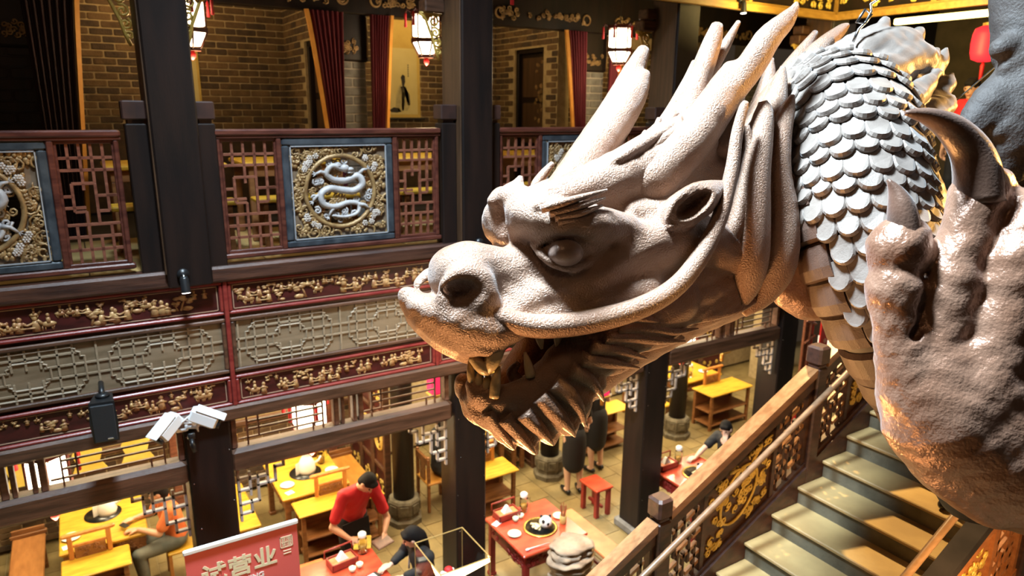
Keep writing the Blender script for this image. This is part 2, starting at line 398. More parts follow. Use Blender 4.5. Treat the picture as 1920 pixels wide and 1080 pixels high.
for i, (x, lab) in enumerate(cols):
    t = thing('gallery_column', lab, 'column', (x, 6.3, -1.41))
    w = .165
    obj('shaft', MB().bbox(x-w, x+w, 6.0, 6.42, -1.41, 1.8, .012), M_COL, t)
    obj('lit_side', MB().bbox(x-w-.012, x-w, 6.02, 6.4, -1.3, 1.7, .004), M_COLP, t)  # thin skin carrying the amber light on this column face as colour
    for s in (-1, 1):
        xa, xb = (x-w-.165, x-w-.015) if s < 0 else (x+w+.004, x+w+.14)
        obj('half_post', MB().bbox(xa, xb, 6.1, 6.26, -1.3, -.14, .008), M_COL, t)
        obj('post_block', MB().bbox(xa-.012, xb+.004, 6.09, 6.27, -.11, .03, .01).bbox(xa+.02, xb-.02, 6.12, 6.24, -.14, -.10, .004), M_POSTB, t)
        obj('capital_block', MB().bbox(min(x+s*w, x+s*(w+.2)), max(x+s*w, x+s*(w+.2)), 6.34, 6.5, .86, .98, .012).bbox(min(x+s*w, x+s*(w+.15)), max(x+s*w, x+s*(w+.15)), 6.34, 6.5, .99, 1.1, .012), M_BEAM, t)
        scroll_bracket(t, x+s*(w+.01), 6.42, .86, s)
# lower columns carry on under the gallery beam
for i, (x, lab) in enumerate([(.735, 'dark square column under the gallery, below the two white cameras'), (3.33, 'dark square column under the gallery, between the two red tables'), (6.02, 'dark square column under the gallery, behind the foot of the stair rail'), (8.6, 'dark square column under the gallery, at the right, before the red banner'), (-1.95, 'dark square column under the gallery, beyond the left edge')]):
    if i == 4: continue
    t = thing('lower_column', lab, 'column', (x, 6.32, G))
    obj('shaft', MB().bbox(x-.185, x+.185, 6.14, 6.52, G, -2.55, .014), M_COL, t)
    obj('plinth', MB().bbox(x-.24, x+.24, 6.09, 6.57, G, G+.12, .02), M_BRICKG[0], t)
    pins = MB()
    for k in range(6): pins.ell((x-.17+.02*(k % 3), 6.137, -2.75-.45*k), (.006, .004, .006), 6, 4)
    for k in range(5): pins.ell((x+.16, 6.137, -2.95-.5*k), (.006, .004, .006), 6, 4)
    stuff(obj('tacks', pins, M_STEEL, t))

# ---- balustrade bays: lattice / blue framed carving / lattice
def lattice_bars(par, x0, x1, z0, z1, y):
    c = [x0+(x1-x0)*k/4.6 for k in (0.8, 1.8, 2.8, 3.8)]; H_ = z1-z0; r = [z1-H_*k for k in (.115, .215, .325, .43, .56, .67, .775, .885)]
    b = .021
    def hb(xa, xb, z): bar_between('bar', (xa, y, z), (xb, y, z), b, b*1.3, M_WOOD, par)
    def vb(x, za, zb): bar_between('bar', (x, y, za), (x, y, zb), b, b*1.3, M_WOOD, par)
    hb(x0, x1, r[0]); hb(x0, x1, r[1]); hb(x0, x1, r[6]); hb(x0, x1, r[7])
    hb(c[0], c[2], r[2]); hb(c[1], x1, r[5]) ; hb(x0, c[1], r[5]); hb(x0, c[0], r[3]); hb(c[3], x1, r[3]); hb(c[0], c[1], r[4]); hb(c[2], x1, r[3]-.0); hb(x0, c[1], r[4]+.03) ; hb(c[2], c[3], r[4])
    vb(c[0], z1, r[1]); vb(c[1], z1, r[2]); vb(c[2], z1, r[2]); vb(c[3], z1, r[2])
    vb(c[0], r[2], r[4]); vb(c[2], r[2], r[3]); vb(c[3], r[2], r[4]); vb(c[1], r[4], r[6]); vb(c[2], r[3], r[5])
    for x in c: vb(x, r[6] if x != c[1] else r[6], z0)
    vb(c[0], r[5], r[6]); vb(c[3], r[5], r[6]); vb(c[1], r[2]-.0, r[2]-.05)
def relief_flowers(mb, x0, x1, z0, z1, y, cx, cz, rad, n, rs):
    for k in range(n):
        for tr in range(30):
            x = x0+rs.rand()*(x1-x0); z = z0+rs.rand()*(z1-z0)
            if (x-cx)**2+(z-cz)**2 > (rad+.02)**2: break
        else: continue
        r = .022+.03*rs.rand(); ty = rs.randint(4)
        if ty == 0:
            for q in range(5): a = q*2*PI/5+rs.rand(); mb.ell((x+r*.7*math.cos(a), y-.012, z+r*.7*math.sin(a)), (r*.5, .012, r*.5), 6, 4)
            mb.ell((x, y-.02, z), (r*.35, .012, r*.35), 6, 4)
        elif ty == 1: mb.tube([(p, y-.012-.01*rs.rand(), q) for p, q in spiral(x, z, r*1.3, 1.4, rs.rand()*6, rs.choice([-1, 1]), 12)], .0085, 5)
        elif ty == 2:
            a = rs.rand()*6; mb.tube([(x+t*math.cos(a+t*12), y-.012, z+t*math.sin(a+t*12)) for t in np.linspace(-.06, .06, 8)], [.003, .008, .011, .012, .012, .011, .008, .003], 5)
        else:
            a = rs.rand()*6
            for q in (-.5, 0, .5): mb.ell((x+.02*math.cos(a+q), y-.014, z+.02*math.sin(a+q)), (.016, .01, .016), 6, 4)
def carved_panel(par, x0, x1, z0, z1, y, seed):
    rs = np.random.RandomState(seed); cx, cz = (x0+x1)/2, (z0+z1)/2
    fr = MB(); f = .062
    for a in ((x0, x1, z1-f, z1), (x0, x1, z0, z0+f), (x0, x0+f, z0+f, z1-f), (x1-f, x1, z0+f, z1-f)): fr.bbox(a[0], a[1], y-.035, y+.035, a[2], a[3], .012)
    p = obj('panel_frame', fr, M_BLUE, par, label='blue-grey moulded frame')
    ln = MB(); g = f+.004
    for a in ((x0+g, x1-g, z1-g-.008, z1-g), (x0+g, x1-g, z0+g, z0+g+.008), (x0+g, x0+g+.008, z0+g, z1-g), (x1-g-.008, x1-g, z0+g, z1-g)): ln.box(a[0], a[1], y-.036, y-.02, a[2], a[3])
    obj('bead', ln, mat('silver_bead', (.45, .47, .5), .3, .3), p)
    a0, a1, b0, b1 = x0+f, x1-f, z0+f, z1-f; rad = min(a1-a0, b1-b0)*.385
    sp = MB(); n = 48; outer = []
    for k in range(n):                                             # spandrel board with a round opening
        t = 2*PI*k/n; dx, dz = math.cos(t), math.sin(t); m_ = min((a1-a0)/2/abs(dx) if abs(dx) > 1e-6 else 9, (b1-b0)/2/abs(dz) if abs(dz) > 1e-6 else 9)
        outer.append((cx+dx*m_, cz+dz*m_))
    ri = [[(cx+rad*math.cos(2*PI*k/n), y+d, cz+rad*math.sin(2*PI*k/n)) for k in range(n)] for d in (0, .03)]; ro = [[(ox, y+d, oz) for ox, oz in outer] for d in (0, .03)]
    sp.loft([ri[0], ro[0], ro[1], ri[1]], closed=True)
    obj('spandrel', sp, mat('spandrel_wood', (.13, .085, .05), .55, 0, (.2, .14, .09), 12), par)
    ring = MB().tube([(cx+rad*math.cos(2*PI*k/40), y-.012, cz+rad*math.sin(2*PI*k/40)) for k in range(40)], .02, 8, closed=True)
    obj('ring', ring, M_GOLDB, par, True)
    fl_ = MB(); relief_flowers(fl_, a0+.03, a1-.03, b0+.03, b1-.03, y, cx, cz, rad, 130, rs); stuff(obj('carved_flowers', fl_, M_GOLDB, par, True))
    bl = MB(); rs2 = np.random.RandomState(seed+1)
    for k in range(26):
        a = rs2.choice([.75, 2.35, 3.9, 5.5])+rs2.uniform(-.25, .25); rr = rad*(1.15+.12*rs2.rand()); r = .022
        for q in range(6): b_ = q*PI/3; bl.ell((cx+rr*math.cos(a)+r*.8*math.cos(b_), y-.022, cz+rr*math.sin(a)+r*.8*math.sin(b_)), (r*.55, .012, r*.55), 6, 4)
        bl.ell((cx+rr*math.cos(a), y-.03, cz+rr*math.sin(a)), (r*.4, .01, r*.4), 6, 4)
    stuff(obj('blossoms', bl, mat('pale_blossom', (.40, .33, .27), .45, 0, (.5, .43, .38), 20), par, True))
    cl = MB()
    for k in range(34):
        a = rs.rand()*6.28; rr = rad*math.sqrt(rs.rand())*.92; x, z = cx+rr*math.cos(a), cz+rr*math.sin(a)
        for q in range(3): cl.tube([(p, y+.012, w_) for p, w_ in spiral(x+rs.uniform(-.04, .04), z+rs.uniform(-.03, .03), .034, 1.3, rs.rand()*6, rs.choice([-1, 1]), 10)], .0085, 5)
    stuff(obj('carved_clouds', cl, M_GOLDB, par, True))
    # the white coiling dragon: S-shaped body, horned head, mane curls, four clawed legs
    S_ = rad/.33
    body = [(.02, .20), (-.07, .24), (-.13, .17), (-.06, .11), (.06, .10), (.17, .14), (.21, .06), (.13, .0), (.02, .01), (-.10, .03), (-.19, -.02), (-.17, -.11), (-.06, -.14), (.07, -.11), (.17, -.13), (.15, -.21), (.03, -.24), (-.10, -.22)]
    mb = MB(); Z = catmull(np.array([(cx+a*S_, y-.012-.012*math.sin(i*1.3), cz+b*S_) for i, (a, b) in enumerate(body)]), 70)
    rad_ = [.012+.020*math.sin(PI*min(1, (i+8)/75)) for i in range(70)]; mb.tube(Z, rad_, 8)
    for i in range(4, 66, 3):                                       # back fins
        p = Z[i]; d = Z[i+1]-Z[i-1]; d /= np.linalg.norm(d); q = np.array([-d[2], 0, d[0]]); mb.tube([p, p+q*(rad_[i]+.012)+d*.01], [.009, .002], 4)
    hx, hz = cx+.04*S_, cz+.215*S_
    mb.ell((hx, y-.03, hz), (.045, .03, .034), 10, 7); mb.ell((hx+.05, y-.035, hz-.012), (.034, .022, .02), 8, 6); mb.ell((hx+.05, y-.03, hz-.04), (.03, .018, .01), 8, 5)
    for a in (.3, .9, 1.6, 2.2): mb.tube([(hx-.02, y-.03, hz+.02), (hx-.05-.02*a, y-.03, hz+.05-.012*a), (hx-.09, y-.02, hz+.05-.03*a)], [.012, .009, .003], 5)
    for (lx, lz, dx, dz) in ((-.13, .17, -.10, .0), (.17, .14, .09, .06), (-.19, -.02, -.08, -.06), (.17, -.13, .1, -.05), (-.06, -.14, -.07, -.09)):
        a = np.array((cx+lx*S_, y-.015, cz+lz*S_)); b = a+np.array((dx*.55, -.01, dz*.55+.02))*S_; c = a+np.array((dx, -.01, dz))*S_
        mb.tube([a, b, c], [.02, .014, .011], 6)
        for q in (-.7, 0, .7): mb.tube([c, c+np.array((.035*math.cos(math.atan2(dz, dx)+q), -.005, .035*math.sin(math.atan2(dz, dx)+q)))], [.009, .002], 5)
    for k in range(20): a = rs.rand()*6.28; rr = rad*(.5+.4*rs.rand()); mb.tube([(p, y, w_) for p, w_ in spiral(cx+rr*math.cos(a), cz+rr*math.sin(a), .036, 1.4, rs.rand()*6, rs.choice([-1, 1]), 11)], .010, 5)
    obj('coiled_dragon', mb, M_IVORY, par, True, label='white carved dragon coiled in the ring')
bays = [(-1.64, 'stretch of red lattice balustrade at the left edge, left of the first column'), (1.015, 'stretch of red lattice balustrade with the full blue-framed white dragon panel'), (3.66, 'stretch of red lattice balustrade behind the brow of the hanging dragon'), (6.3, 'stretch of red lattice balustrade hidden behind the antlers and mane of the hanging dragon')]
for i, (x, lab) in enumerate(bays):
    t = thing('balustrade', lab, 'balustrade', (x+1, YF, FL)); y = YF+.04; L = 1.99
    obj('top_rail', MB().bbox(x-.02, x+L, y-.06, y+.06, -.235, -.185, .012).bbox(x-.02, x+L, y-.045, y+.045, -.258, -.235, .006), M_RED, t)
    obj('bottom_rail', MB().bbox(x-.02, x+L, y-.045, y+.045, -1.245, -1.2, .01), M_RED, t)
    for xa, xb in ((x, x+.032), (x+.47, x+.512), (x+1.51, x+1.555), (x+L-.055, x+L-.02)): obj('stile', MB().bbox(xa, xb, y-.04, y+.04, -1.2, -.258, .008), M_RED, t)
    for q, (xa, xb) in enumerate(((x+.03, x+.472), (x+1.553, x+L-.05))):
        lp = obj('lattice_panel', MB().bbox(xa, xb, y-.02, y+.02, -.283, -.258, .004).bbox(xa, xb, y-.02, y+.02, -1.2, -1.175, .004).bbox(xa, xa+.02, y-.02, y+.02, -1.175, -.283, .004).bbox(xb-.02, xb, y-.02, y+.02, -1.175, -.283, .004), M_RED, t)
        if i < 3: lattice_bars(lp, xa+.02, xb-.02, -1.175, -.283, y)
    carved_panel(t, x+.514, x+1.508, -1.2, -.26, y, 20+i)

# ---- gallery front: sill beam, gilt friezes, pale fret band
M_SILL = mat('sill_wood', (.030, .011, .007), .45, 0, (.085, .034, .020), 4, (.6, 7, 7), .35, 30)
b = sroot('trim_gallery_beam', (3, YF, -1.4))
obj('sill_beam', MB().bbox(-6, 11, YF-.06, YF+.3, -1.42, -1.285, .02), M_SILL, b)
obj('backing', MB().box(-6, 11, YF+.02, YF+.25, -2.56, -1.42), M_BEAM, b)
obj('lower_beam', MB().bbox(-6, 11, YF-.05, YF+.3, -2.66, -2.53, .02), M_BEAM, b)
def figure_mesh(seed):
    rs = np.random.RandomState(seed); mb = MB(); ty = seed % 4
    if ty == 0:      # standing robed figure
        mb.ell((0, 0, .085), (.016, .012, .018), 7, 5); mb.tube([(0, 0, 0), (0, -.004, .035), (.004, 0, .07)], [.028, .022, .014], 7, .5); mb.tube([(-.03, 0, .045), (0, -.008, .06), (.034, 0, .05)], [.008, .01, .006], 5)
    elif ty == 1:    # two figures at a table
        for s in (-1, 1): mb.ell((s*.035, 0, .075), (.014, .012, .016), 7, 5); mb.tube([(s*.04, 0, .0), (s*.037, 0, .06)], [.024, .014], 7, .5)
        mb.bbox(-.035, .035, -.012, .01, .018, .026, .002); mb.tube([(-.03, 0, .05), (0, -.01, .04), (.03, 0, .05)], .006, 5)
    elif ty == 2:    # pine and rock
        mb.tube([(-.02, 0, 0), (-.008, 0, .04), (.012, 0, .08)], [.008, .007, .004], 5)
        for q in range(6): mb.ell((rs.uniform(-.05, .05), -.003, .05+rs.rand()*.05), (.024, .01, .012), 7, 4)
        mb.ell((.02, 0, .01), (.035, .012, .016), 6, 4)
    else:            # rider on a horse
        mb.ell((0, 0, .04), (.045, .014, .02), 8, 5); mb.tube([(.035, 0, .045), (.055, 0, .07), (.068, 0, .062)], [.012, .01, .007], 6)
        for x in (-.03, -.015, .02, .034): mb.tube([(x, 0, .03), (x+.006*rs.randn(), 0, 0)], [.006, .004], 4)
        mb.tube([(-.002, 0, .05), (0, 0, .085)], [.016, .01], 6); mb.ell((0, 0, .1), (.012, .011, .014), 6, 4)
    return mb.mesh('carved_figure', True)
FIGS = [figure_mesh(k) for k in range(8)]
def frieze(x0, x1, z0, z1, lab, pale=False, figs=True):
    t = thing('gilt_frieze' if not pale else 'fret_band', lab, 'panel', ((x0+x1)/2, YF, z0)); y = YF
    m = M_REDL if not pale else M_RED; e = .028 if not pale else .035
    fr = MB()
    for a in ((x0, x1, z1-e, z1), (x0, x1, z0, z0+e), (x0, x0+e, z0+e, z1-e), (x1-e, x1, z0+e, z1-e)): fr.bbox(a[0], a[1], y-.03, y+.02, a[2], a[3], .008)
    obj('frame', fr, m if not pale else M_BEAM, t)
    obj('board', MB().box(x0+e, x1-e, y+.0, y+.02, z0+e, z1-e), M_REDD if not pale else M_PALE, t)
    if not pale:
        ln = MB(); g = e+.012; w = .006
        for a in ((x0+g, x1-g, z1-g-w, z1-g), (x0+g, x1-g, z0+g, z0+g+w), (x0+g, x0+g+w, z0+g, z1-g), (x1-g-w, x1-g, z0+g, z1-g)): ln.box(a[0], a[1], y-.006, y+.002, a[2], a[3])
        obj('gilt_line', ln, M_LINE, t)
        if figs:
            x = x0+g+.06; h = z1-z0-2*g
            while x < x1-g-.05:
                s = h/.135*(.55+.4*random.random()); zz = z0+g+.012+random.choice([0, .01, .03, .06, .09, .11])
                s = min(s, (z1-g-zz)/.118)
                piece('carved_figure', random.choice(FIGS), M_FIG, t, (x, y-.002, zz), (s*random.choice([-1, 1]), 1, s), (0, 0, 0)); x += .04+.045*random.random()
    else:
        d = MB(); yb = y-.012; W_ = .015
        def hb(xa, xb, z): bar_between('fret_bar', (xa, y-.004, z), (xb, y-.004, z), W_, W_, M_PALE2, t)
        def vb(x, za, zb): bar_between('fret_bar', (x, y-.004, za), (x, y-.004, zb), W_, W_, M_PALE2, t)
        h = z1-z0-2*e; zz = [z0+e+h*k for k in (.17, .38, .6, .82)]; a0 = x0+e; a1 = x1-e
        nm = 2; mw = (a1-a0)/nm
        for k in range(nm):
            c = a0+mw*(k+.5)
            vb(a0+mw*k+.001 if k else a0+.02, z0+e, z1-e)
            for q in (-.33, -.22, .22, .33): vb(c+mw*q, z0+e, z1-e)
            for q in (-.1, 0, .1): vb(c+mw*q, z0+e, zz[1]) ; vb(c+mw*q, zz[2], z1-e)
            hb(a0+mw*k, c-mw*.12, zz[1]); hb(c+mw*.12, a0+mw*(k+1), zz[1]); hb(a0+mw*k, c-mw*.12, zz[2]); hb(c+mw*.12, a0+mw*(k+1), zz[2])
            hb(c-mw*.36, c+mw*.36, zz[0]); hb(c-mw*.36, c+mw*.36, zz[3])
            for aa, bb, cr in ((mw*.16, h*.25, .06), (mw*.41, h*.43, .08)):    # stepped-corner medallions
                q4 = []
                for sx, sz in ((1, 1), (-1, 1), (-1, -1), (1, -1)):
                    X, Z_ = aa, bb; k_ = [(X, Z_-cr), (X-cr*.35, Z_-cr), (X-cr*.35, Z_-cr*.6), (X-cr*.7, Z_-cr*.45), (X-cr*.7, Z_-cr*.2), (X-cr, Z_-cr*.1), (X-cr, Z_)]
                    if sx*sz < 0: k_ = k_[::-1]
                    q4 += [(c+sx*p, y-.006, (z0+z1)/2+sz*w_) for p, w_ in k_]
                obj('fret_medallion', MB().tube(q4, .009, 4, closed=True), M_PALE2, t)
    return t
jx = [-2.92, -.975, .975, 2.92, 4.86, 6.80, 8.75]
words = ['left edge', 'far left', 'centre', 'middle right, behind the dragon nose', 'right, behind the dragon head', 'far right, behind the dragon mane']
for i in range(1, 6):
    x0, x1 = jx[i-1+0]+.02, jx[i]-.02
    W_ = {1: 'beside the left edge', 2: 'directly under the gallery spotlight of the left column', 3: 'below the blue-framed white dragon panel', 4: 'starting at the lip of the hanging dragon', 5: 'hidden behind the jaw of the hanging dragon'}[i]
    if i == 1: continue
    frieze(x0, x1, -1.71, -1.42, 'upper cinnabar frieze with small gilt figures, '+W_, figs=i < 5)
    frieze(x0, x1, -2.23, -1.74, 'pale wooden fret band with stepped medallions, '+W_, True) if i < 5 else None
    frieze(x0, x1, -2.53, -2.26, 'lower cinnabar frieze with small gilt figures, '+W_, figs=i < 5)
    obj('joint_strip', MB().bbox(jx[i]-.018, jx[i]+.018, YF-.035, YF, -2.53, -1.42, .006), M_REDL, b)

# ---- transom windows and beam below, with fret brackets in the corners
M_FRET = mat('pale_bracket_wood', (.34, .27, .22), .5, 0, (.45, .37, .31), 8, bump=.15, bscale=60)
def transom(x0, x1, lab, seed):
    t = thing('transom_window', lab, 'window', ((x0+x1)/2, YF+.1, -3.2)); y = YF+.12
    obj('sill_beam', MB().bbox(x0-.03, x1+.03, y-.08, y+.1, -3.21, -2.985, .035), M_BEAM, t)
    obj('head_rail', MB().bbox(x0, x1, y-.05, y+.06, -2.66, -2.6, .01), M_TIM, t)
    L = x1-x0; a = x0+L*.455; b_ = x0+L*.545
    for xa, xb in ((x0, x0+.05), (a-.05, a), (a+.02, a+.055), (b_-.055, b_-.02), (b_, b_+.05), (x1-.05, x1)): obj('mullion', MB().bbox(xa, xb, y-.045, y+.05, -2.985, -2.66, .008), M_TIM, t)
    rs = random.Random(seed)
    for xa, xb in ((x0+.05, a-.05), (b_+.05, x1-.05)):
        w = .014; z0, z1 = -2.985, -2.66
        def hb(p, q, z): bar_between('glazing_bar', (p, y, z), (q, y, z), w, w*1.6, M_TIM, t)
        def vb(x, p, q): bar_between('glazing_bar', (x, y, p), (x, y, q), w, w*1.6, M_TIM, t)
        l = xb-xa
        vb(xa+l*.11, z0, z1); vb(xb-l*.11, z0, z1)
        for k, zz in enumerate((.2, .44, .66, .86)): hb(xa+l*(.11 if k != 0 else .02), xb-l*(.11 if k != 3 else .02), z0+(z1-z0)*zz)
        vb(xa+l*.22, z0+(z1-z0)*.2, z0+(z1-z0)*.86); vb(xb-l*.22, z0, z0+(z1-z0)*.2)
    # corner fret brackets
    for s, xc in ((1, x0), (-1, x1)):
        mb = MB(); w = .024; zt = -3.21
        def sb(xa, za, xb, zb):
            if xa == xb: mb.bbox(xc+s*xa-w/2, xc+s*xa+w/2, y-.02, y+.02, min(za, zb)+zt-w/2, max(za, zb)+zt+w/2, .003)
            else: mb.bbox(min(xc+s*xa, xc+s*xb)-w/2, max(xc+s*xa, xc+s*xb)+w/2, y-.02, y+.02, zt+za-w/2, zt+za+w/2, .003)
        sb(.03, 0, .03, -.52); sb(.03, -.46, .13, -.46); sb(.13, -.46, .13, -.36); sb(.03, -.36, .2, -.36); sb(.2, -.36, .2, -.12); sb(.03, -.22, .13, -.22); sb(.13, -.28, .13, -.06); sb(.13, -.12, .29, -.12); sb(.29, -.2, .29, 0); sb(.2, -.2, .36, -.2); sb(.36, -.2, .36, -.06); sb(.36, -.06, .44, -.06); sb(.44, -.06, .44, 0); sb(.03, -.1, .13, -.1)
        obj('fret_bracket', mb, M_FRET, t, label='pale openwork corner bracket')
for i, (x0, x1, lab) in enumerate([(-1.76, .545, 'transom window with thin bars left of the column under the cameras'), (.93, 3.1, 'transom window with thin bars between the column under the cameras and the column by the red tables'), (3.56, 5.8, 'transom window with thin bars behind the beard of the hanging dragon'), (6.25, 8.4, 'transom window with thin bars right of the column behind the stair rail')]): transom(x0, x1, lab, i)
# ================================================================== the dragon (left profile, hung on a wire over the stair)
D0, ANG = 3.4, math.radians(25)
X0M = (1250-960)/F_PX*D0
def cc(px, py, d): return np.array([(px-960)/F_PX*d, (540-py)/F_PX*d, -d])
def hd(px, lat=0.0):
    d = (D0-X0M*math.tan(ANG))/(1-(px-960)/F_PX*math.tan(ANG)); return d-lat/math.cos(ANG)
def H(px, py, lat=0.0): return cc(px, py, hd(px, lat))
def HS(pts): # list of (px,py,lat,rpx) -> points, radii (m)
    P = [H(a, b, c) for a, b, c, r in pts]; R = [r*hd(a, c)/F_PX for a, b, c, r in pts]; return np.array(P), np.array(R)
NL = np.array([math.sin(ANG), 0, math.cos(ANG)]); M0 = H(1250, 400, 0)
def mir(P): P = np.atleast_2d(P); return P-2*((P-M0)@NL)[:, None]*NL
def c2w(V): V = np.atleast_2d(V); return V[:, :1]*_r+V[:, 1:2]*_u-V[:, 2:3]*_f
LATR = np.array([NL, [0, 1, 0], [math.cos(ANG), 0, -math.sin(ANG)]])   # rows: lateral, up, along head

M_DR = mat('dragon_bronze', (0.235, 0.125, 0.072), 0.33, 0.15, (0.31, 0.19, 0.125), 5.0, bump=0.9, bscale=135, spec=0.6, bdist=0.008, sheen=.32)
M_SC = mat('dragon_scale_grey', (0.155, 0.125, 0.105), 0.45, 0.1, (0.215, 0.178, 0.152), 9.0, bump=0.25, bscale=120, bdist=0.004, sheen=.25)
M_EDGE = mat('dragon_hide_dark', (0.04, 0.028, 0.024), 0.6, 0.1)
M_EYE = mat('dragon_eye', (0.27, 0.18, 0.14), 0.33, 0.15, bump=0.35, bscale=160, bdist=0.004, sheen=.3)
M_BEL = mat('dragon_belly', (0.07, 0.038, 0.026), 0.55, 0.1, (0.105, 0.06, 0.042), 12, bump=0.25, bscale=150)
M_TOOTH = mat('dragon_tooth', (0.48, 0.36, 0.19), 0.35, 0.0, (0.58, 0.45, 0.26), 20, bump=0.2, bscale=120)
M_HAND = mat('dragon_hand_bronze', (0.22, 0.11, 0.066), 0.28, 0.25, (0.31, 0.175, 0.115), 6.0, bump=.55, bscale=85, spec=0.55, bdist=0.007, sheen=.15)
M_CLAW = mat('dragon_claw', (0.10, 0.052, 0.034), 0.34, 0.2, (0.16, 0.09, 0.062), 14, bump=0.2, bscale=120, sheen=.2)

dloc = c2w(H(1300, 430))[0]
DR = thing('dragon_sculpture', 'huge bronze-brown dragon with antlers, whiskers and grey scales hanging over the stair', 'dragon', tuple(dloc))

S = Sdf(cc(735, 870, 3.1)*[1, 1, 0]+[-.1, -.02, -3.95], [1.75, .98, -2.2], 0.0095)
def T(pts, k=25, op='+', both=False, n=None):
    P, R = HS(pts); k = k*.0024
    S.tube(P, R, k, op, n)
    if both: S.tube(mir(P), R, k, op, n)
def E(px, py, lat, rl, ru, ra, k=20, op='+', both=False, tilt=0.0):   # radii px: lateral, up, along the head
    s = hd(px, lat)/F_PX; c = H(px, py, lat); L = LATR
    if tilt:
        ct, st = math.cos(tilt), math.sin(tilt); L = np.array([L[0], ct*L[1]+st*L[2], -st*L[1]+ct*L[2]])
    S.ell(c, np.array([rl, ru, ra])*s, L, k*.0024, op)
    if both: 
        LM = L.copy(); LM[:, :] = L-2*(L@NL)[:, None]*NL
        S.ell(mir(c)[0], np.array([rl, ru, ra])*s, LM, k*.0024, op)
rs0 = np.random.RandomState(12)
# skull, cheeks, muzzle
T([(1480, 350, 0, 95), (1380, 385, 0, 118), (1250, 420, 0, 118), (1150, 445, 0, 102)], 40)
T([(1180, 430, 0, 95), (1080, 470, .02, 85), (1000, 545, 0, 72), (930, 560, 0, 68), (880, 560, 0, 60)], 35)
T([(1230, 470, .2, 70), (1130, 505, .2, 55), (1050, 545, .17, 45), (970, 575, .12, 40)], 30, both=True)
T([(1300, 330, 0, 70), (1200, 345, 0, 75), (1100, 375, 0, 62), (1020, 400, 0, 45)], 35)
# forehead ridge running to the antlers
T([(985, 385, .12, 26), (1060, 370, .17, 38), (1150, 340, .17, 45), (1250, 300, .18, 48), (1300, 270, .2, 45)], 25, both=True)
for i in range(14):
    v = i/13; T([(1085+40*rs0.rand(), 352-8*v, .22*(1-2*v)*.6, 6), (1150, 318-18*rs0.rand(), .24*(1-2*v), 9), (1215+10*rs0.rand(), 275-20*rs0.rand(), .24*(1-2*v), 10), (1275, 225-30*rs0.rand(), .2*(1-2*v), 6)], 4)
# brow shelf
T([(968, 368, .06, 20), (985, 398, .13, 36), (1040, 414, .25, 40), (1110, 420, .31, 36), (1170, 428, .30, 30)], 12, both=True)
T([(968, 440, .06, 16), (985, 420, .10, 30), (1020, 428, .18, 26)], 18, both=True)
T([(945, 372, .05, 14), (962, 365, .06, 22), (985, 380, .1, 26)], 12, both=True)
T([(950, 368, .05, 16), (968, 350, .05, 13), (975, 333, .05, 6)], 8)
for i, (x0, y0, x1, y1) in enumerate([(1010, 388, 1138, 357), (1030, 396, 1132, 372), (1042, 404, 1126, 387), (1045, 411, 1120, 399)]):
    T([(x0, y0, .26, 12), ((x0+x1)/2, (y0+y1)/2+4, .30, 9), (x1, y1, .32, 3)], 3, both=(i == 0))
# nose
E(862, 514, .03, 78, 58, 58, 14)
T([(895, 505, .06, 50), (940, 512, .06, 48), (985, 505, .07, 46), (1020, 515, .1, 42)], 20)
E(925, 495, .03, 36, 26, 30, 12); E(965, 486, .04, 36, 26, 30, 9); E(985, 470, .05, 32, 24, 20, 7); E(1000, 500, .1, 36, 26, 26, 10)
E(902, 560, .15, 34, 30, 32, 14, both=True)
T([(832, 556, .15, 12), (838, 532, .165, 14), (862, 515, .175, 18), (895, 518, .185, 20), (912, 540, .19, 19), (905, 566, .18, 18), (870, 574, .165, 11)], 14, both=True)
E(866, 543, .22, 60, 19, 31, 7, '-', both=True)
# curled upper lip
T([(757, 550, 0, 9), (768, 556, 0, 16), (790, 574, 0, 26), (825, 592, .02, 40), (870, 604, .03, 50), (930, 612, .04, 50)], 16)
T([(785, 575, .06, 16), (830, 592, .12, 30), (880, 612, .14, 36), (930, 615, .15, 40), (985, 605, .15, 34)], 22, both=True)
T([(768, 563, 0, 12), (795, 598, 0, 22), (835, 628, .0, 32), (880, 650, .03, 32), (915, 660, .05, 26)], 22)
T([(795, 602, .05, 14), (845, 632, .09, 24), (885, 648, .12, 22)], 16, both=True)
T([(870, 640, .13, 7), (895, 652, .15, 14), (925, 652, .16, 15), (950, 640, .16, 11), (965, 628, .15, 6)], 5, both=True)
T([(868, 608, .16, 9), (885, 622, .165, 9), (888, 636, .16, 6)], 6)
# cheek folds
T([(965, 612, .15, 22), (1040, 596, .2, 34), (1120, 575, .25, 40), (1200, 545, .28, 44)], 14, both=True)
T([(960, 585, .16, 14), (1030, 548, .2, 22), (1100, 528, .25, 26), (1150, 500, .28, 24)], 12, both=True)
T([(1150, 480, .28, 30), (1220, 455, .3, 44), (1300, 455, .29, 50), (1380, 480, .26, 50)], 20, both=True)
T([(1185, 400, .25, 20), (1240, 395, .27, 26), (1300, 385, .27, 20)], 15)
# eye socket, lids
E(1062, 468, .30, 42, 27, 44, 8, '-', both=True)
E(1064, 472, .225, 36, 34, 52, 6, both=True)
T([(1000, 458, .18, 6), (1022, 484, .25, 8), (1060, 502, .28, 9), (1100, 492, .29, 8), (1125, 474, .29, 6)], 5, both=True)
T([(1005, 462, .20, 7), (1025, 446, .25, 9), (1060, 443, .28, 10), (1095, 458, .30, 11), (1120, 478, .29, 9)], 5, both=True)
T([(1045, 430, .27, 8), (1090, 438, .30, 14), (1125, 455, .31, 14), (1140, 478, .29, 10)], 6, both=True)
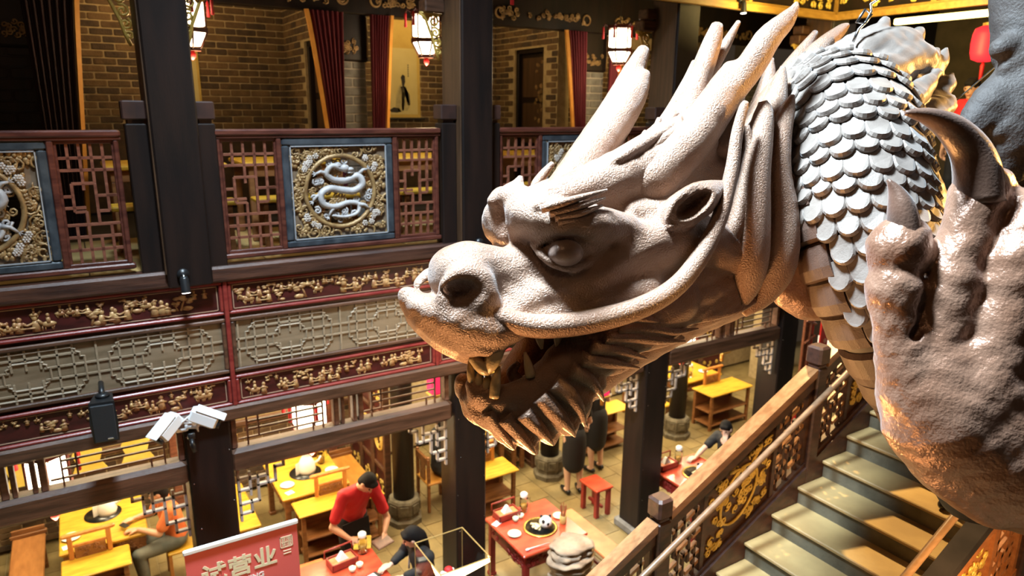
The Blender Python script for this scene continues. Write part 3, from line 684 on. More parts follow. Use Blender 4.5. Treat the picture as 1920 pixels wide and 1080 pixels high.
# jaw
T([(900, 745, 0, 28), (925, 765, 0, 38), (975, 770, 0, 45), (1040, 740, 0, 50), (1100, 690, 0, 58), (1180, 630, 0, 62), (1270, 560, 0, 80), (1370, 500, 0, 95)], 25)
T([(888, 722, .06, 16), (905, 740, .08, 26), (950, 750, .11, 30), (1010, 725, .14, 32), (1070, 670, .18, 40), (1150, 620, .2, 50), (1250, 560, .22, 60)], 18, both=True)
T([(884, 755, .03, 12), (900, 778, .04, 18), (940, 790, .06, 24), (990, 785, .08, 26), (1050, 745, .1, 30)], 12, both=True)
# mouth hollow (open on the near side)
E(985, 670, .16, 60, 40, 32, 8, '-'); E(945, 690, .12, 60, 26, 30, 8, '-')
# jaw wrinkles
for d in (0, 1, 2):
    T([(1130-10*d, 640+16*d, .24, 8), (1080-20*d, 680+22*d, .22, 10), (1030-22*d, 735+16*d, .17, 10), (975-20*d, 770+9*d, .12, 6)], 5)
# beard mass and locks that grow out of the jaw
for pts in [
    [(925, 770, .05, 34), (945, 805, .05, 24), (964, 842, .05, 5)], [(950, 775, .08, 36), (985, 815, .09, 24), (1005, 850, .08, 5)],
    [(980, 765, .1, 42), (1020, 800, .12, 28), (1037, 832, .11, 6)], [(1000, 750, .13, 44), (1050, 780, .15, 34), (1076, 812, .14, 7)],
    [(1030, 720, .15, 46), (1075, 745, .17, 36), (1094, 790, .16, 6)], [(1060, 690, .17, 46), (1105, 712, .18, 32), (1122, 742, .18, 5)],
    [(1080, 670, .19, 42), (1140, 678, .21, 28), (1194, 680, .2, 5)], [(1100, 645, .2, 44), (1160, 655, .22, 28), (1206, 655, .21, 4)],
    [(1130, 625, .22, 44), (1210, 632, .23, 28), (1280, 634, .2, 5)], [(1150, 605, .24, 42), (1230, 612, .25, 30), (1305, 610, .2, 5)],
    [(1180, 595, .27, 24), (1220, 598, .29, 15), (1257, 609, .28, 3)],
    [(1230, 590, .24, 34), (1310, 575, .24, 26), (1400, 530, .22, 14)], [(1230, 565, .25, 34), (1320, 545, .26, 30), (1420, 490, .24, 22)],
    [(1250, 530, .26, 34), (1330, 505, .27, 28), (1410, 450, .26, 16)], [(1270, 500, .27, 30), (1340, 470, .28, 24), (1390, 420, .27, 10)],
    [(1300, 590, .15, 30), (1380, 565, .15, 22), (1440, 520, .15, 10)]]:
    T(pts, 3.5)
# fine strands raked along the cheek fur
rs = np.random.RandomState(3)
for i in range(44):
    t = rs.rand(); a0 = 1235+rs.rand()*50; y = 500+t*100; L = 120+rs.rand()*90
    T([(a0, y+6, .285-.03*t, 5), (a0+L*.35, y-4, .315-.03*t, 8), (a0+L*.7, y-30-25*(1-t), .325-.04*t, 8), (a0+L, y-70-40*(1-t), .31-.05*t, 3)], 3)
for i in range(30):
    v = i/29; x0 = 905+rs.rand()*60; y0 = 735+60*v-(x0-905)*.1
    T([(x0, y0, .11, 4), (1000+20*rs.rand(), 765-60*(1-v)+8*rs.randn(), .175, 7), (1080+20*rs.rand(), 715-75*(1-v)+8*rs.randn(), .225, 8), (1170+20*rs.rand(), 650-75*(1-v)+6*rs.randn(), .265, 7), (1240, 610-60*(1-v), .28, 3)], 4)
# ear
T([(1250, 424, .36, 20), (1275, 398, .40, 34), (1310, 375, .42, 34), (1338, 356, .43, 18), (1354, 344, .43, 5)], 6)
E(1306, 384, .50, 40, 19, 44, 4, '-', tilt=-.62)
T([(1252, 410, .42, 6), (1268, 374, .45, 7), (1310, 348, .46, 7), (1354, 342, .44, 4)], 3)
T([(1256, 424, .42, 6), (1290, 416, .45, 7), (1325, 388, .46, 7), (1354, 346, .44, 4)], 3)
# neck stump joining the body
T([(1400, 400, 0, 120), (1480, 330, -.1, 110), (1560, 260, -.2, 100)], 30)
# fur grain and dimples
g = np.indices(S.n, dtype=np.float32)
px = S.lo[0]+S.h*g[0]; py = S.lo[1]+S.h*g[1]; pz = S.lo[2]+S.h*g[2]
S.f += 0.0022*np.sin(px*47+2*np.sin(py*23))*np.sin(py*51+1.7*np.sin(pz*19))
del g, px, py, pz
big_obj('head', S.mesh('dragon_head', c2w), M_DR, DR)

def eyeball(m):
    c = H(1060, 474, .285); c = mir(c)[0] if m else c
    mb = MB().ell((0, 0, 0), (.074, .056, .068), 20, 14, Matrix(((.94, 0, .34, 0), (0, 1, 0, 0), (-.34, 0, .94, 0), (0, 0, 0, 1))))
    V = c2w(np.array(mb.v)+c); mb.v = [tuple(v) for v in V]
    obj('eye', mb, M_EYE, DR, True)
eyeball(False); eyeball(True)

def locks(name, pts, m=M_DR, flat=.75, n=10, res=16, parent=None, both=False, head=True, d=None, ridges=0, label=None):
    if head: P, R = HS(pts)
    else: P = np.array([cc(a, b, d-c) for a, b, c, r in pts]); R = np.array([r*(d-c)/F_PX for a, b, c, r in pts])
    for mm in ((0, 1) if both else (0,)):
        PP = mir(P) if mm else P
        Z = catmull(np.hstack([PP, R[:, None]]), res); W_ = c2w(Z[:, :3]); rr = np.maximum(Z[:, 3], .0025)
        mb = MB().tube(W_, rr, n, flat, up=tuple(-_f))
        obj(name, mb, m, parent or DR, True, label=label)
# whiskers
locks('whisker', [(905, 585, .17, 16), (945, 598, .2, 21), (1010, 612, .25, 23), (1100, 604, .33, 23), (1200, 577, .41, 21), (1270, 535, .45, 19), (1320, 470, .47, 17), (1352, 400, .47, 15), (1372, 320, .46, 13), (1382, 250, .45, 11), (1393, 205, .45, 9), (1398, 192, .45, 6)], flat=1, n=16, res=60)
locks('whisker', [(1000, 375, -.40, 5), (1003, 350, -.42, 9), (1018, 328, -.42, 9), (1036, 306, -.42, 5)], flat=1, n=12, res=20)

def sculpt(name, lo, hi, h, tubes, m, head=True, d=None, k=16, parent=None, label=None, noise=0.0, subs=()):
    PP = []
    for pts in tubes:
        if head: P, R = HS(pts)
        else: P = np.array([cc(a, b, d-c) for a, b, c, r in pts]); R = np.array([r*(d-c)/F_PX for a, b, c, r in pts])
        PP.append((P, R))
    lo = np.min([(P-R[:, None]).min(0) for P, R in PP], 0)-.04; hi = np.max([(P+R[:, None]).max(0) for P, R in PP], 0)+.04
    s = Sdf(lo, hi, h)
    for P, R in PP: s.tube(P, R, k*.0024)
    for pts in subs:
        P = np.array([cc(a, b, d-c) for a, b, c, r in pts]); R = np.array([r*(d-c)/F_PX for a, b, c, r in pts]); s.tube(P, R, .02, '-')
    if noise:
        g = np.indices(s.n, dtype=np.float32); q = [s.lo[i]+s.h*g[i] for i in range(3)]
        s.f += (noise*(np.sin(q[0]*31+2*np.sin(q[1]*17))*np.sin(q[1]*37+2*np.sin(q[2]*21))+.5*np.sin(q[0]*75+3*np.sin(q[2]*40))*np.sin(q[1]*71))).astype(np.float32)
    return big_obj(name, s.mesh(name, c2w), m, parent or DR, label)
# antlers, near one with three tines, far one forked
sculpt('antler', 0, 0, .0095, [
    [(1215, 340, .2, 50), (1260, 300, .23, 44), (1310, 250, .27, 38), (1365, 175, .31, 30), (1410, 120, .35, 27), (1440, 72, .38, 24), (1470, 42, .40, 18), (1488, 20, .41, 10), (1493, 8, .41, 5)],
    [(1330, 210, .28, 30), (1350, 160, .28, 20), (1366, 128, .28, 12)]], M_DR, noise=.0012)
sculpt('antler', 0, 0, .0095, [
    [(1050, 365, -.1, 34), (1090, 315, -.2, 38), (1130, 250, -.28, 34), (1165, 185, -.34, 27), (1190, 130, -.38, 20), (1205, 98, -.4, 13)],
    [(1105, 300, -.2, 34), (1150, 235, -.24, 33), (1185, 185, -.28, 26), (1203, 150, -.3, 16), (1210, 140, -.3, 9)]], M_DR, noise=.0012)
# crest tufts between the antlers
for pts in [
    [(1180, 300, 0, 36), (1240, 240, 0, 20), (1285, 160, 0, 13), (1302, 116, 0, 7)],
    [(1235, 300, .03, 46), (1285, 220, .04, 38), (1310, 150, .05, 28), (1335, 80, .05, 22), (1344, 48, .05, 14)],
    [(1290, 230, .0, 30), (1330, 140, -.02, 17), (1360, 85, -.03, 13), (1384, 42, -.04, 6)],
    [(1130, 330, .02, 40), (1190, 280, .04, 24), (1228, 248, .05, 14), (1236, 222, .05, 6)],
    [(1150, 325, .08, 32), (1205, 290, .1, 22), (1245, 240, .11, 16), (1268, 212, .11, 8)],
    [(1180, 320, .12, 34), (1240, 280, .13, 24), (1285, 225, .14, 16), (1305, 202, .14, 8)],
    [(1200, 330, .14, 34), (1265, 270, .16, 20), (1310, 230, .16, 12)],
    [(1150, 318, .16, 20), (1195, 285, .18, 17), (1228, 258, .19, 13), (1232, 238, .19, 6)], [(1195, 305, .2, 22), (1235, 268, .22, 19), (1268, 244, .22, 15), (1276, 216, .22, 6)],
    [(1225, 300, .2, 20), (1262, 255, .22, 17), (1292, 232, .22, 12), (1318, 200, .22, 5)], [(1120, 335, .12, 22), (1165, 300, .13, 18), (1200, 268, .13, 13), (1210, 246, .13, 5)],
    [(1255, 300, .16, 24), (1290, 235, .17, 20), (1325, 180, .17, 16), (1342, 150, .17, 7)]]:
    locks('crest_tuft', pts, flat=.8)
# mane locks behind the cheek, rising like flames
for pts in [
    [(1380, 585, .24, 6), (1395, 545, .28, 24), (1402, 490, .34, 38), (1408, 410, .37, 36), (1414, 330, .38, 30), (1424, 260, .37, 25), (1432, 212, .36, 18), (1430, 190, .36, 8)],
    [(1395, 590, .22, 6), (1430, 550, .27, 26), (1452, 490, .33, 42), (1460, 400, .35, 36), (1455, 330, .36, 28), (1460, 262, .36, 23), (1475, 208, .35, 15), (1486, 180, .35, 5)],
    [(1350, 480, .3, 20), (1380, 420, .35, 22), (1398, 340, .37, 15), (1406, 280, .37, 10), (1400, 235, .37, 5)],
    [(1400, 300, .2, 40), (1440, 230, .2, 30), (1460, 160, .18, 16), (1468, 125, .18, 5)],
    [(1345, 300, .2, 36), (1370, 230, .2, 24), (1385, 170, .2, 12), (1390, 140, .2, 5)],
    [(1360, 360, .12, 40), (1420, 270, .1, 34), (1480, 170, .08, 28), (1530, 100, .06, 20), (1575, 58, .05, 11), (1588, 48, .05, 5)],
    [(1380, 300, .05, 36), (1440, 200, .02, 28), (1490, 120, 0, 18), (1528, 62, -.02, 6)],
    [(1370, 330, -.05, 36), (1420, 220, -.06, 24), (1440, 150, -.06, 14), (1446, 110, -.06, 5)],
    [(1340, 330, -.1, 36), (1370, 240, -.1, 24), (1380, 170, -.1, 14), (1368, 128, -.1, 5)],
    [(1440, 330, .0, 44), (1490, 240, -.04, 36), (1540, 150, -.08, 26), (1585, 90, -.1, 10)]]:
    locks('mane_lock', [(a, b, c+.01, r*1.22) for a, b, c, r in pts], flat=.8, n=14, res=22)

# brow fins and pointed beard locks
for pts in [[(1015, 392, .33, 11), (1070, 376, .37, 10), (1138, 356, .38, 3)], [(1030, 400, .33, 11), (1085, 387, .37, 10), (1135, 371, .38, 3)], [(1040, 408, .33, 11), (1090, 399, .37, 9), (1130, 385, .38, 3)], [(1045, 416, .33, 10), (1090, 410, .36, 8), (1124, 400, .37, 3)]]:
    locks('brow_fin', pts, flat=.8, res=12)
for pts in [[(915, 770, .10, 22), (935, 800, .11, 17), (950, 822, .11, 11), (964, 842, .10, 3)], [(945, 780, .13, 26), (972, 812, .14, 19), (992, 836, .14, 10), (1003, 850, .13, 3)], [(980, 770, .17, 28), (1008, 800, .18, 21), (1028, 822, .18, 10), (1037, 834, .17, 3)],
            [(1010, 740, .20, 30), (1042, 775, .22, 25), (1066, 800, .22, 14), (1078, 818, .2, 3)], [(1035, 715, .22, 30), (1070, 745, .24, 25), (1090, 775, .24, 13), (1096, 798, .22, 3)], [(1065, 690, .24, 28), (1100, 710, .25, 21), (1122, 732, .25, 11), (1132, 752, .24, 3)],
            [(1085, 672, .26, 26), (1135, 678, .27, 20), (1170, 684, .27, 10), (1198, 690, .26, 3)], [(1100, 650, .27, 26), (1150, 655, .28, 20), (1185, 664, .28, 11), (1212, 672, .27, 3)], [(1125, 632, .28, 26), (1190, 632, .29, 20), (1240, 638, .29, 12), (1284, 640, .27, 3)],
            [(1150, 615, .29, 24), (1215, 615, .3, 19), (1265, 622, .3, 11), (1308, 616, .28, 3)], [(1175, 597, .32, 14), (1205, 597, .335, 13), (1235, 603, .33, 8), (1258, 610, .32, 2)]]:
    locks('beard_lock', pts, flat=.7, n=12, res=16)
# teeth and tongue
for pts, mm in [([(928, 655, .14, 22), (922, 680, .15, 17), (915, 700, .14, 5)], M_TOOTH), ([(890, 668, .10, 16), (905, 690, .13, 14), (918, 700, .13, 7)], M_TOOTH),
                ([(926, 745, .14, 12), (930, 715, .15, 11), (936, 686, .15, 3)], M_TOOTH), ([(910, 730, .11, 9), (914, 712, .115, 8), (917, 697, .11, 3)], M_TOOTH), ([(897, 725, .09, 9), (899, 706, .095, 8), (902, 692, .09, 3)], M_TOOTH),
                ([(885, 715, .07, 9), (882, 696, .075, 8), (880, 676, .07, 3)], M_TOOTH),
                ([(995, 705, .17, 12), (990, 682, .175, 9), (984, 660, .17, 3)], M_TOOTH), ([(965, 625, .15, 9), (962, 640, .16, 8), (958, 652, .16, 3)], M_TOOTH), ([(1010, 622, .17, 10), (1013, 640, .175, 8), (1016, 654, .17, 3)], M_TOOTH), ([(1045, 620, .19, 10), (1045, 636, .19, 8), (1044, 650, .19, 3)], M_TOOTH)]:
    locks('tooth', pts, mm, flat=.9, res=10)
locks('tongue', [(1010, 700, .05, 20), (980, 720, .06, 20), (960, 700, .08, 16), (972, 680, .1, 8)], M_DR, flat=.7)

# ---- body: a thick neck that arches over and dives to the lower right
BP = np.array([[1480, 235, -.50, 98], [1555, 215, -.32, 108], [1590, 245, -.12, 112], [1605, 330, .02, 116], [1618, 430, .08, 118], [1660, 540, .10, 120], [1725, 650, .08, 122], [1800, 770, .02, 120], [1880, 900, -.05, 118]], float)
BD = 3.4
BC = np.array([cc(a, b, BD-c) for a, b, c, r in BP]); BR_ = np.array([r*(BD-c)/F_PX for a, b, c, r in BP])
Z = catmull(np.hstack([BC, BR_[:, None]]), 90); BCW = c2w(Z[:, :3]); BRR = Z[:, 3]
obj('neck', MB().tube(BCW, BRR*.97, 40, 1.0, up=tuple(-_f)), M_EDGE, DR, True)
def frame_at(i):
    t = Vector(BCW[min(i+1, 89)]-BCW[max(i-1, 0)]).normalized(); a = Vector(-_f); x = (a-t*a.dot(t)).normalized(); y = t.cross(x)
    return t, x, y   # x towards the viewer, y sideways
def scale_mesh(w, l):
    th = .009; n = 9; vs = []; fs = []
    out = [(-.42*w, 0), (-.5*w, l*.35)]+[(-.5*w*math.cos(a), l*.55+l*.45*math.sin(a)) for a in np.linspace(0.15, PI-.15, n)]+[(.5*w, l*.35), (.42*w, 0)]
    k = len(out); inn = [(x*.86, l*.02+z*.92) for x, z in out]
    lev = [[(x, z, .0) for x, z in out], [(x, z, th) for x, z in out], [(x, z, th*1.6+.012*(1-(2*x/w)**2)) for x, z in inn]]
    return MB().loft(lev, cap=True).mesh('dragon_scale', False)
SCM = scale_mesh(.108, .136)
arc = np.concatenate([[0], np.cumsum(np.linalg.norm(np.diff(BCW, axis=0), axis=1))])
ring = 0; pos = .12; cnt = 0
def belly(i):  # angle (deg) of belly band centre at station i, measured from x towards y
    return 0
row = 0
while pos < arc[-1]-.1:
    i = int(np.searchsorted(arc, pos)); i = min(max(i, 1), 88); t, x, y = frame_at(i); r = BRR[i]
    na = int(round(2*PI*r/.094))
    for j in range(na):
        th = 2*PI*(j+(.5 if row % 2 else 0))/na
        nrm = x*math.cos(th)+y*math.sin(th); side = t.cross(nrm)
        if nrm.dot(Vector(-_f)) < -.02: continue
        p = Vector(BCW[i])+nrm*(r*.985)
        # belly band on the lower-left of the body carries plates instead
        sx = nrm.dot(Vector(_r)); sy = nrm.dot(Vector(_u))
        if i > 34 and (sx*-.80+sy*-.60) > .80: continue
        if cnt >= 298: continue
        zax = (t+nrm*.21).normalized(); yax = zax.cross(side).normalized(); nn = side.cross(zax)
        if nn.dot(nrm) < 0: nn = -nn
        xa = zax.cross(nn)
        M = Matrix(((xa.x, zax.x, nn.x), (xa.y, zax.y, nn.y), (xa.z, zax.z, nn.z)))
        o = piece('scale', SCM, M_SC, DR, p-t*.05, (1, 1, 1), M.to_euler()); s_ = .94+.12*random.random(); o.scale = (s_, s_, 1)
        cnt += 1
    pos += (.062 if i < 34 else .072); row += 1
# belly plates
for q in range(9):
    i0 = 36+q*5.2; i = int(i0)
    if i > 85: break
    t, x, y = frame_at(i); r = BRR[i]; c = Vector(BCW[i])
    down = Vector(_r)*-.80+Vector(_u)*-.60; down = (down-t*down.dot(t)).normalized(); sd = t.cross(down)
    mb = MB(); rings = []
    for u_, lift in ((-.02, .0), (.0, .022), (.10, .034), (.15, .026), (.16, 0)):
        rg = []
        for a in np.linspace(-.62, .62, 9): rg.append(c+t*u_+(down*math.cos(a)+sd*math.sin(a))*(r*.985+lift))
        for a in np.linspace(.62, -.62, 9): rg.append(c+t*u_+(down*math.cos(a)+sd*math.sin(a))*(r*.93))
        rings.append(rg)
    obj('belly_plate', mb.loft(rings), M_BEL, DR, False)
# dorsal crest: torn flame-like fins down the far right side
fin = []
for pts in [
    [(1590, 110, -.25, 40), (1630, 75, -.25, 26), (1652, 55, -.25, 14), (1660, 38, -.25, 8)], [(1620, 110, -.2, 44), (1680, 85, -.2, 34), (1710, 75, -.2, 20), (1722, 60, -.2, 10)],
    [(1650, 140, -.15, 44), (1710, 110, -.18, 34), (1735, 120, -.18, 24), (1755, 98, -.18, 8)], [(1690, 150, -.2, 30), (1745, 130, -.22, 22), (1765, 110, -.22, 12), (1775, 92, -.22, 5)],
    [(1670, 210, -.05, 44), (1700, 190, -.06, 30), (1730, 165, -.08, 20), (1758, 138, -.1, 8)], [(1680, 250, -.05, 44), (1705, 330, 0, 46), (1720, 420, .05, 48)],
    [(1700, 260, -.1, 40), (1740, 215, -.14, 30), (1770, 200, -.16, 20), (1786, 182, -.18, 6)], [(1730, 200, -.2, 26), (1770, 165, -.22, 18), (1785, 140, -.22, 6)],
    [(1700, 330, 0, 40), (1735, 380, .02, 40), (1760, 440, .04, 36)]]:
    fin.append(pts)
sculpt('dorsal_crest', 0, 0, .0095, fin, M_SC, head=False, d=3.4, k=9, noise=.005)

# ---- near forearm and hand with its raised claws
HD = 2.45
sculpt('hand', 0, 0, .0085, [
    [(1770, 700, 0, 95), (1770, 765, .0, 112), (1830, 815, 0, 118), (1930, 868, .0, 130), (2060, 890, 0, 130)],
    [(1860, 700, .03, 90), (1880, 780, .03, 110), (1960, 860, .02, 120)], [(1740, 800, 0, 70), (1790, 868, 0, 68), (1860, 925, 0, 62)],
    [(1715, 720, .02, 66), (1690, 640, .03, 48), (1680, 590, .04, 42), (1678, 545, .04, 48)], [(1678, 545, .04, 46), (1680, 505, .03, 44), (1684, 472, .03, 56), (1690, 455, .03, 52)],
    [(1770, 720, .05, 66), (1768, 640, .06, 50), (1780, 575, .07, 44), (1790, 530, .08, 42)], [(1775, 590, .07, 40), (1795, 500, .07, 45), (1815, 430, .06, 46), (1832, 380, .05, 50), (1838, 355, .05, 48)],
    [(1866, 345, .02, 32), (1872, 370, .02, 34), (1860, 410, .03, 30)],
    [(1850, 730, .1, 70), (1870, 640, .12, 56), (1892, 560, .13, 50), (1905, 500, .13, 55)], [(1905, 520, .13, 50), (1925, 450, .12, 52), (1950, 400, .1, 52)],
    [(1700, 690, .06, 30), (1730, 640, .06, 22)], [(1800, 690, .08, 34), (1835, 630, .1, 24)]],
    M_HAND, head=False, d=HD, k=14, noise=.0035, subs=[[(1640, 528, .10, 9), (1675, 520, .16, 8), (1700, 528, .16, 7)], [(1765, 585, .16, 9), (1790, 610, .17, 8), (1800, 640, .17, 6)], [(1715, 630, .10, 10), (1728, 580, .10, 8), (1735, 520, .10, 8)]])
locks('claw', [(1694, 470, .04, 44), (1694, 430, .05, 38), (1690, 390, .06, 30), (1680, 360, .06, 18), (1665, 337, .06, 4)], M_CLAW, flat=.75, head=False, d=HD, n=14, res=20)
locks('claw', [(1834, 380, .06, 52), (1832, 325, .07, 47), (1818, 280, .08, 40), (1786, 242, .1, 32), (1746, 220, .12, 21), (1714, 213, .13, 12), (1697, 212, .13, 5)], M_CLAW, flat=.8, head=False, d=HD, n=16, res=26)
locks('claw', [(1950, 400, .1, 50), (1968, 350, .12, 40), (1960, 300, .14, 26), (1930, 270, .16, 6)], M_CLAW, flat=.75, head=False, d=HD, n=14, res=18)
# ---- far hand, seen between the mane and the body
sculpt('far_hand', 0, 0, .0095, [
    [(1490, 540, 0, 44), (1520, 560, 0, 42), (1560, 560, -.02, 34), (1620, 530, -.08, 40)],
    [(1475, 540, .04, 26), (1462, 490, .06, 22), (1468, 440, .05, 22), (1474, 415, .05, 16)], [(1505, 555, .05, 24), (1500, 500, .08, 20), (1495, 450, .06, 20), (1500, 425, .05, 15)],
    [(1540, 550, .03, 26), (1535, 500, .05, 22), (1535, 460, .04, 18)]], M_HAND, head=False, d=3.5, k=8, noise=.002)
locks('claw', [(1474, 425, .05, 15), (1480, 405, .07, 13), (1495, 395, .1, 9), (1506, 402, .12, 3)], M_CLAW, flat=.9, head=False, d=3.5)
locks('claw', [(1500, 430, .05, 14), (1510, 412, .08, 12), (1525, 410, .1, 8), (1532, 420, .12, 3)], M_CLAW, flat=.9, head=False, d=3.5)
locks('claw', [(1535, 465, .04, 15), (1545, 445, .06, 12), (1560, 440, .1, 8), (1568, 452, .12, 3)], M_CLAW, flat=.9, head=False, d=3.5)
# ---- another coil of the body crossing the upper right corner
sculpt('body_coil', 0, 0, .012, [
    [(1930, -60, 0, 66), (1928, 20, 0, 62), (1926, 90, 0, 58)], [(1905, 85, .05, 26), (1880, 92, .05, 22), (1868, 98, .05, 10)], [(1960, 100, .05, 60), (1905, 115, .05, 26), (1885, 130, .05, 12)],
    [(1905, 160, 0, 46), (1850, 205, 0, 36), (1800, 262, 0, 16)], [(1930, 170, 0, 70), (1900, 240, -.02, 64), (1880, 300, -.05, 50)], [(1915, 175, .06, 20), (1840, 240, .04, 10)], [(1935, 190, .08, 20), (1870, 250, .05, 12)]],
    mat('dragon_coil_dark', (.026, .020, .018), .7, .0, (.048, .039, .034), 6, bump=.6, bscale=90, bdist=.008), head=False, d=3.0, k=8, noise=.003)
# a farther gold-lit coil glimpsed between the mane and the neck
FC = [[1400, 480, -.9, 60], [1455, 390, -.9, 62], [1475, 300, -.95, 62], [1450, 200, -1.0, 60]]
FP = catmull(np.array([list(cc(a, b, 3.4-c))+[r*(3.4-c)/F_PX] for a, b, c, r in FC]), 24); FW = c2w(FP[:, :3])
obj('far_coil', MB().tube(FW, FP[:, 3], 24, up=tuple(-_f)), M_EDGE, DR, True)
M_SCG2 = mat('dragon_scale_goldlit', (.34, .20, .06), .4, .3, (.46, .29, .10), 9)  # same scales, with the gold light on them put into the colour
for i in range(2, 22):
    t = Vector(FW[i+1]-FW[i-1]).normalized(); v = Vector(-_f); v = (v-t*v.dot(t)).normalized(); sd = t.cross(v)
    if i % 2: continue
    for q in range(-3, 4):
        a = (q+(.5 if i % 4 else 0))*.42; n = v*math.cos(a)+sd*math.sin(a); side = t.cross(n); z = (-t+n*.2).normalized(); y_ = z.cross(side).normalized(); y_ = y_ if y_.dot(n) > 0 else -y_; x = z.cross(y_)
        M = Matrix(((x.x, z.x, y_.x), (x.y, z.y, y_.y), (x.z, z.z, y_.z))); o = piece('far_scale', SCM, M_SCG2, DR, Vector(FW[i])+n*FP[i, 3], (1, 1, 1), M.to_euler())

# ================================================================== upper rooms behind the balustrade
M_CURT = mat('crimson_velvet', (0.09, 0.006, 0.014), 0.75, 0, (0.15, 0.012, 0.024), 5, (9, 9, .4))
M_CURTD = mat('dark_velvet', (0.014, 0.005, 0.007), 0.8, 0, (0.03, 0.008, 0.01), 5, (9, 9, .4))
M_TRIM = mat('gold_curtain_trim', (0.55, 0.23, 0.03), 0.6, 0, (0.65, 0.30, 0.05), 8)
M_WARM = mat('lantern_pane', (0.9, 0.85, 0.75), 0.4, emit=(1.0, 0.84, 0.58), estr=9.0)
M_WARM2 = mat('lantern_pane_soft', (0.9, 0.85, 0.7), 0.4, emit=(1.0, 0.80, 0.50), estr=6.0)
M_LFR = mat('lantern_frame', (0.07, 0.012, 0.010), 0.4, 0, (0.12, 0.03, 0.02), 20)
M_TASS = mat('red_tassel', (0.55, 0.015, 0.02), 0.6)
wb = brick_wall('wall_back', (-.75, 9.9, 0), (1, 0, 0), 3.35, -.30, 1.42, (0, -1, 0))
obj('wall_base', MB().box(-.75, 2.6, 9.9, 10.1, FL, -.3).box(-.75, 2.6, 9.9, 10.1, 1.42, 1.75), M_BRICK[1], wb)
wm = brick_wall('wall_back_middle', (2.8, 9.9, 0), (1, 0, 0), 3.05, -.30, 1.42, (0, -1, 0))
obj('wall_base', MB().box(2.8, 5.85, 9.9, 10.1, FL, -.3).box(2.8, 5.85, 9.9, 10.1, 1.42, 1.75), M_BRICK[1], wm)
wr = brick_wall('wall_back_right', (6.05, 9.9, 0), (1, 0, 0), 4.6, -.30, 1.42, (0, -1, 0))
obj('wall_base', MB().box(6.05, 13, 9.9, 10.1, FL, -.3).box(6.05, 13, 9.9, 10.1, 1.42, 1.75), M_BRICK[1], wr)
ws = brick_wall('wall_partition_left', (2.6, 9.9, 0), (0, -1, 0), 1.65, -.30, 1.42, (-1, 0, 0), holes=[(.9, 1.6, -.3, .76)])
obj('wall_base', MB().box(2.6, 2.8, 8.25, 9.9, 1.42, 1.75).box(2.6, 2.8, 9.0, 9.9, FL, -.3), M_BRICK[1], ws)
wt = brick_wall('wall_partition_right', (5.85, 9.9, 0), (0, -1, 0), 1.65, -.30, 1.42, (-1, 0, 0), holes=[(.53, 1.3, -.3, .84)])
obj('wall_base', MB().box(5.85, 6.05, 8.25, 9.9, 1.42, 1.75).box(5.85, 6.05, 8.25, 8.6, FL, -.3).box(5.85, 6.05, 9.37, 9.9, FL, -.3), M_BRICK[1], wt)
def dark_door(n, x, y0, y1, zt):
    d = sroot('door_%d' % n, (x, (y0+y1)/2, FL))
    obj('frame', MB().bbox(x+.03, x+.16, y0, y0+.06, FL, zt, .006).bbox(x+.03, x+.16, y1-.06, y1, FL, zt, .006).bbox(x+.03, x+.16, y0, y1, zt-.06, zt, .006), M_COL, d)
    obj('leaf', MB().bbox(x+.09, x+.13, y0+.06, y1-.06, FL, zt-.06, .006), M_COL, d)
    for q in range(3):
        z0 = FL+.12+q*.66; z1 = min(z0+.58, zt-.12)
        obj('panel', MB().bbox(x+.075, x+.09, y0+.12, y1-.12, z0, z1, .008), M_COLP, d)
    g = MB(); rs = np.random.RandomState(n)
    for k in range(26): yy = y0+.12+rs.rand()*.2; zz = -.2+rs.rand()*.85; g.tube([(x+.07, p, w) for p, w in spiral(yy, zz, .03, 1.2, rs.rand()*6, 1, 9)], .007, 5)
    stuff(obj('carving', g, M_GOLDB, d, True))
dark_door(1, 2.6, 8.3, 9.0, .76); dark_door(2, 5.85, 8.6, 9.37, .84)
# curtain piers: grey brick below, dark box with gilt carving above
for n, (x0, x1) in enumerate([(-.55, -.1), (2.70, 3.04), (6.14, 6.54), (9.4, 9.8)]):
    w = brick_wall(['wall_pier_left', 'wall_pier_middle', 'wall_pier_right', 'wall_pier_end'][n], (x0, 8.12, 0), (1, 0, 0), x1-x0, FL, .5, (0, -1, 0), M_BRICKG if n else [M_COL], M_MORTG if n else M_COL, .36, .10, thick=.13, limit=60)
    obj('pier_box', MB().bbox(x0-.03, x1+.03, 8.08, 8.3, .5, 1.75, .02), M_COL, w)
    g = MB(); rs = np.random.RandomState(40+n)
    for k in range(16): g.tube([(p, 8.07, q) for p, q in spiral(x0+.06+rs.rand()*(x1-x0-.12), .60+rs.rand()*.12, .03, 1.2, rs.rand()*6, 1, 9)], .008, 5)
    for s in (x0-.01, x1+.01): g.tube([(s, 8.07, .55), (s+.004, 8.06, .75), (s, 8.07, .98)], .009, 6)
    stuff(obj('gilt_carving', g, M_GOLDB, w, True))
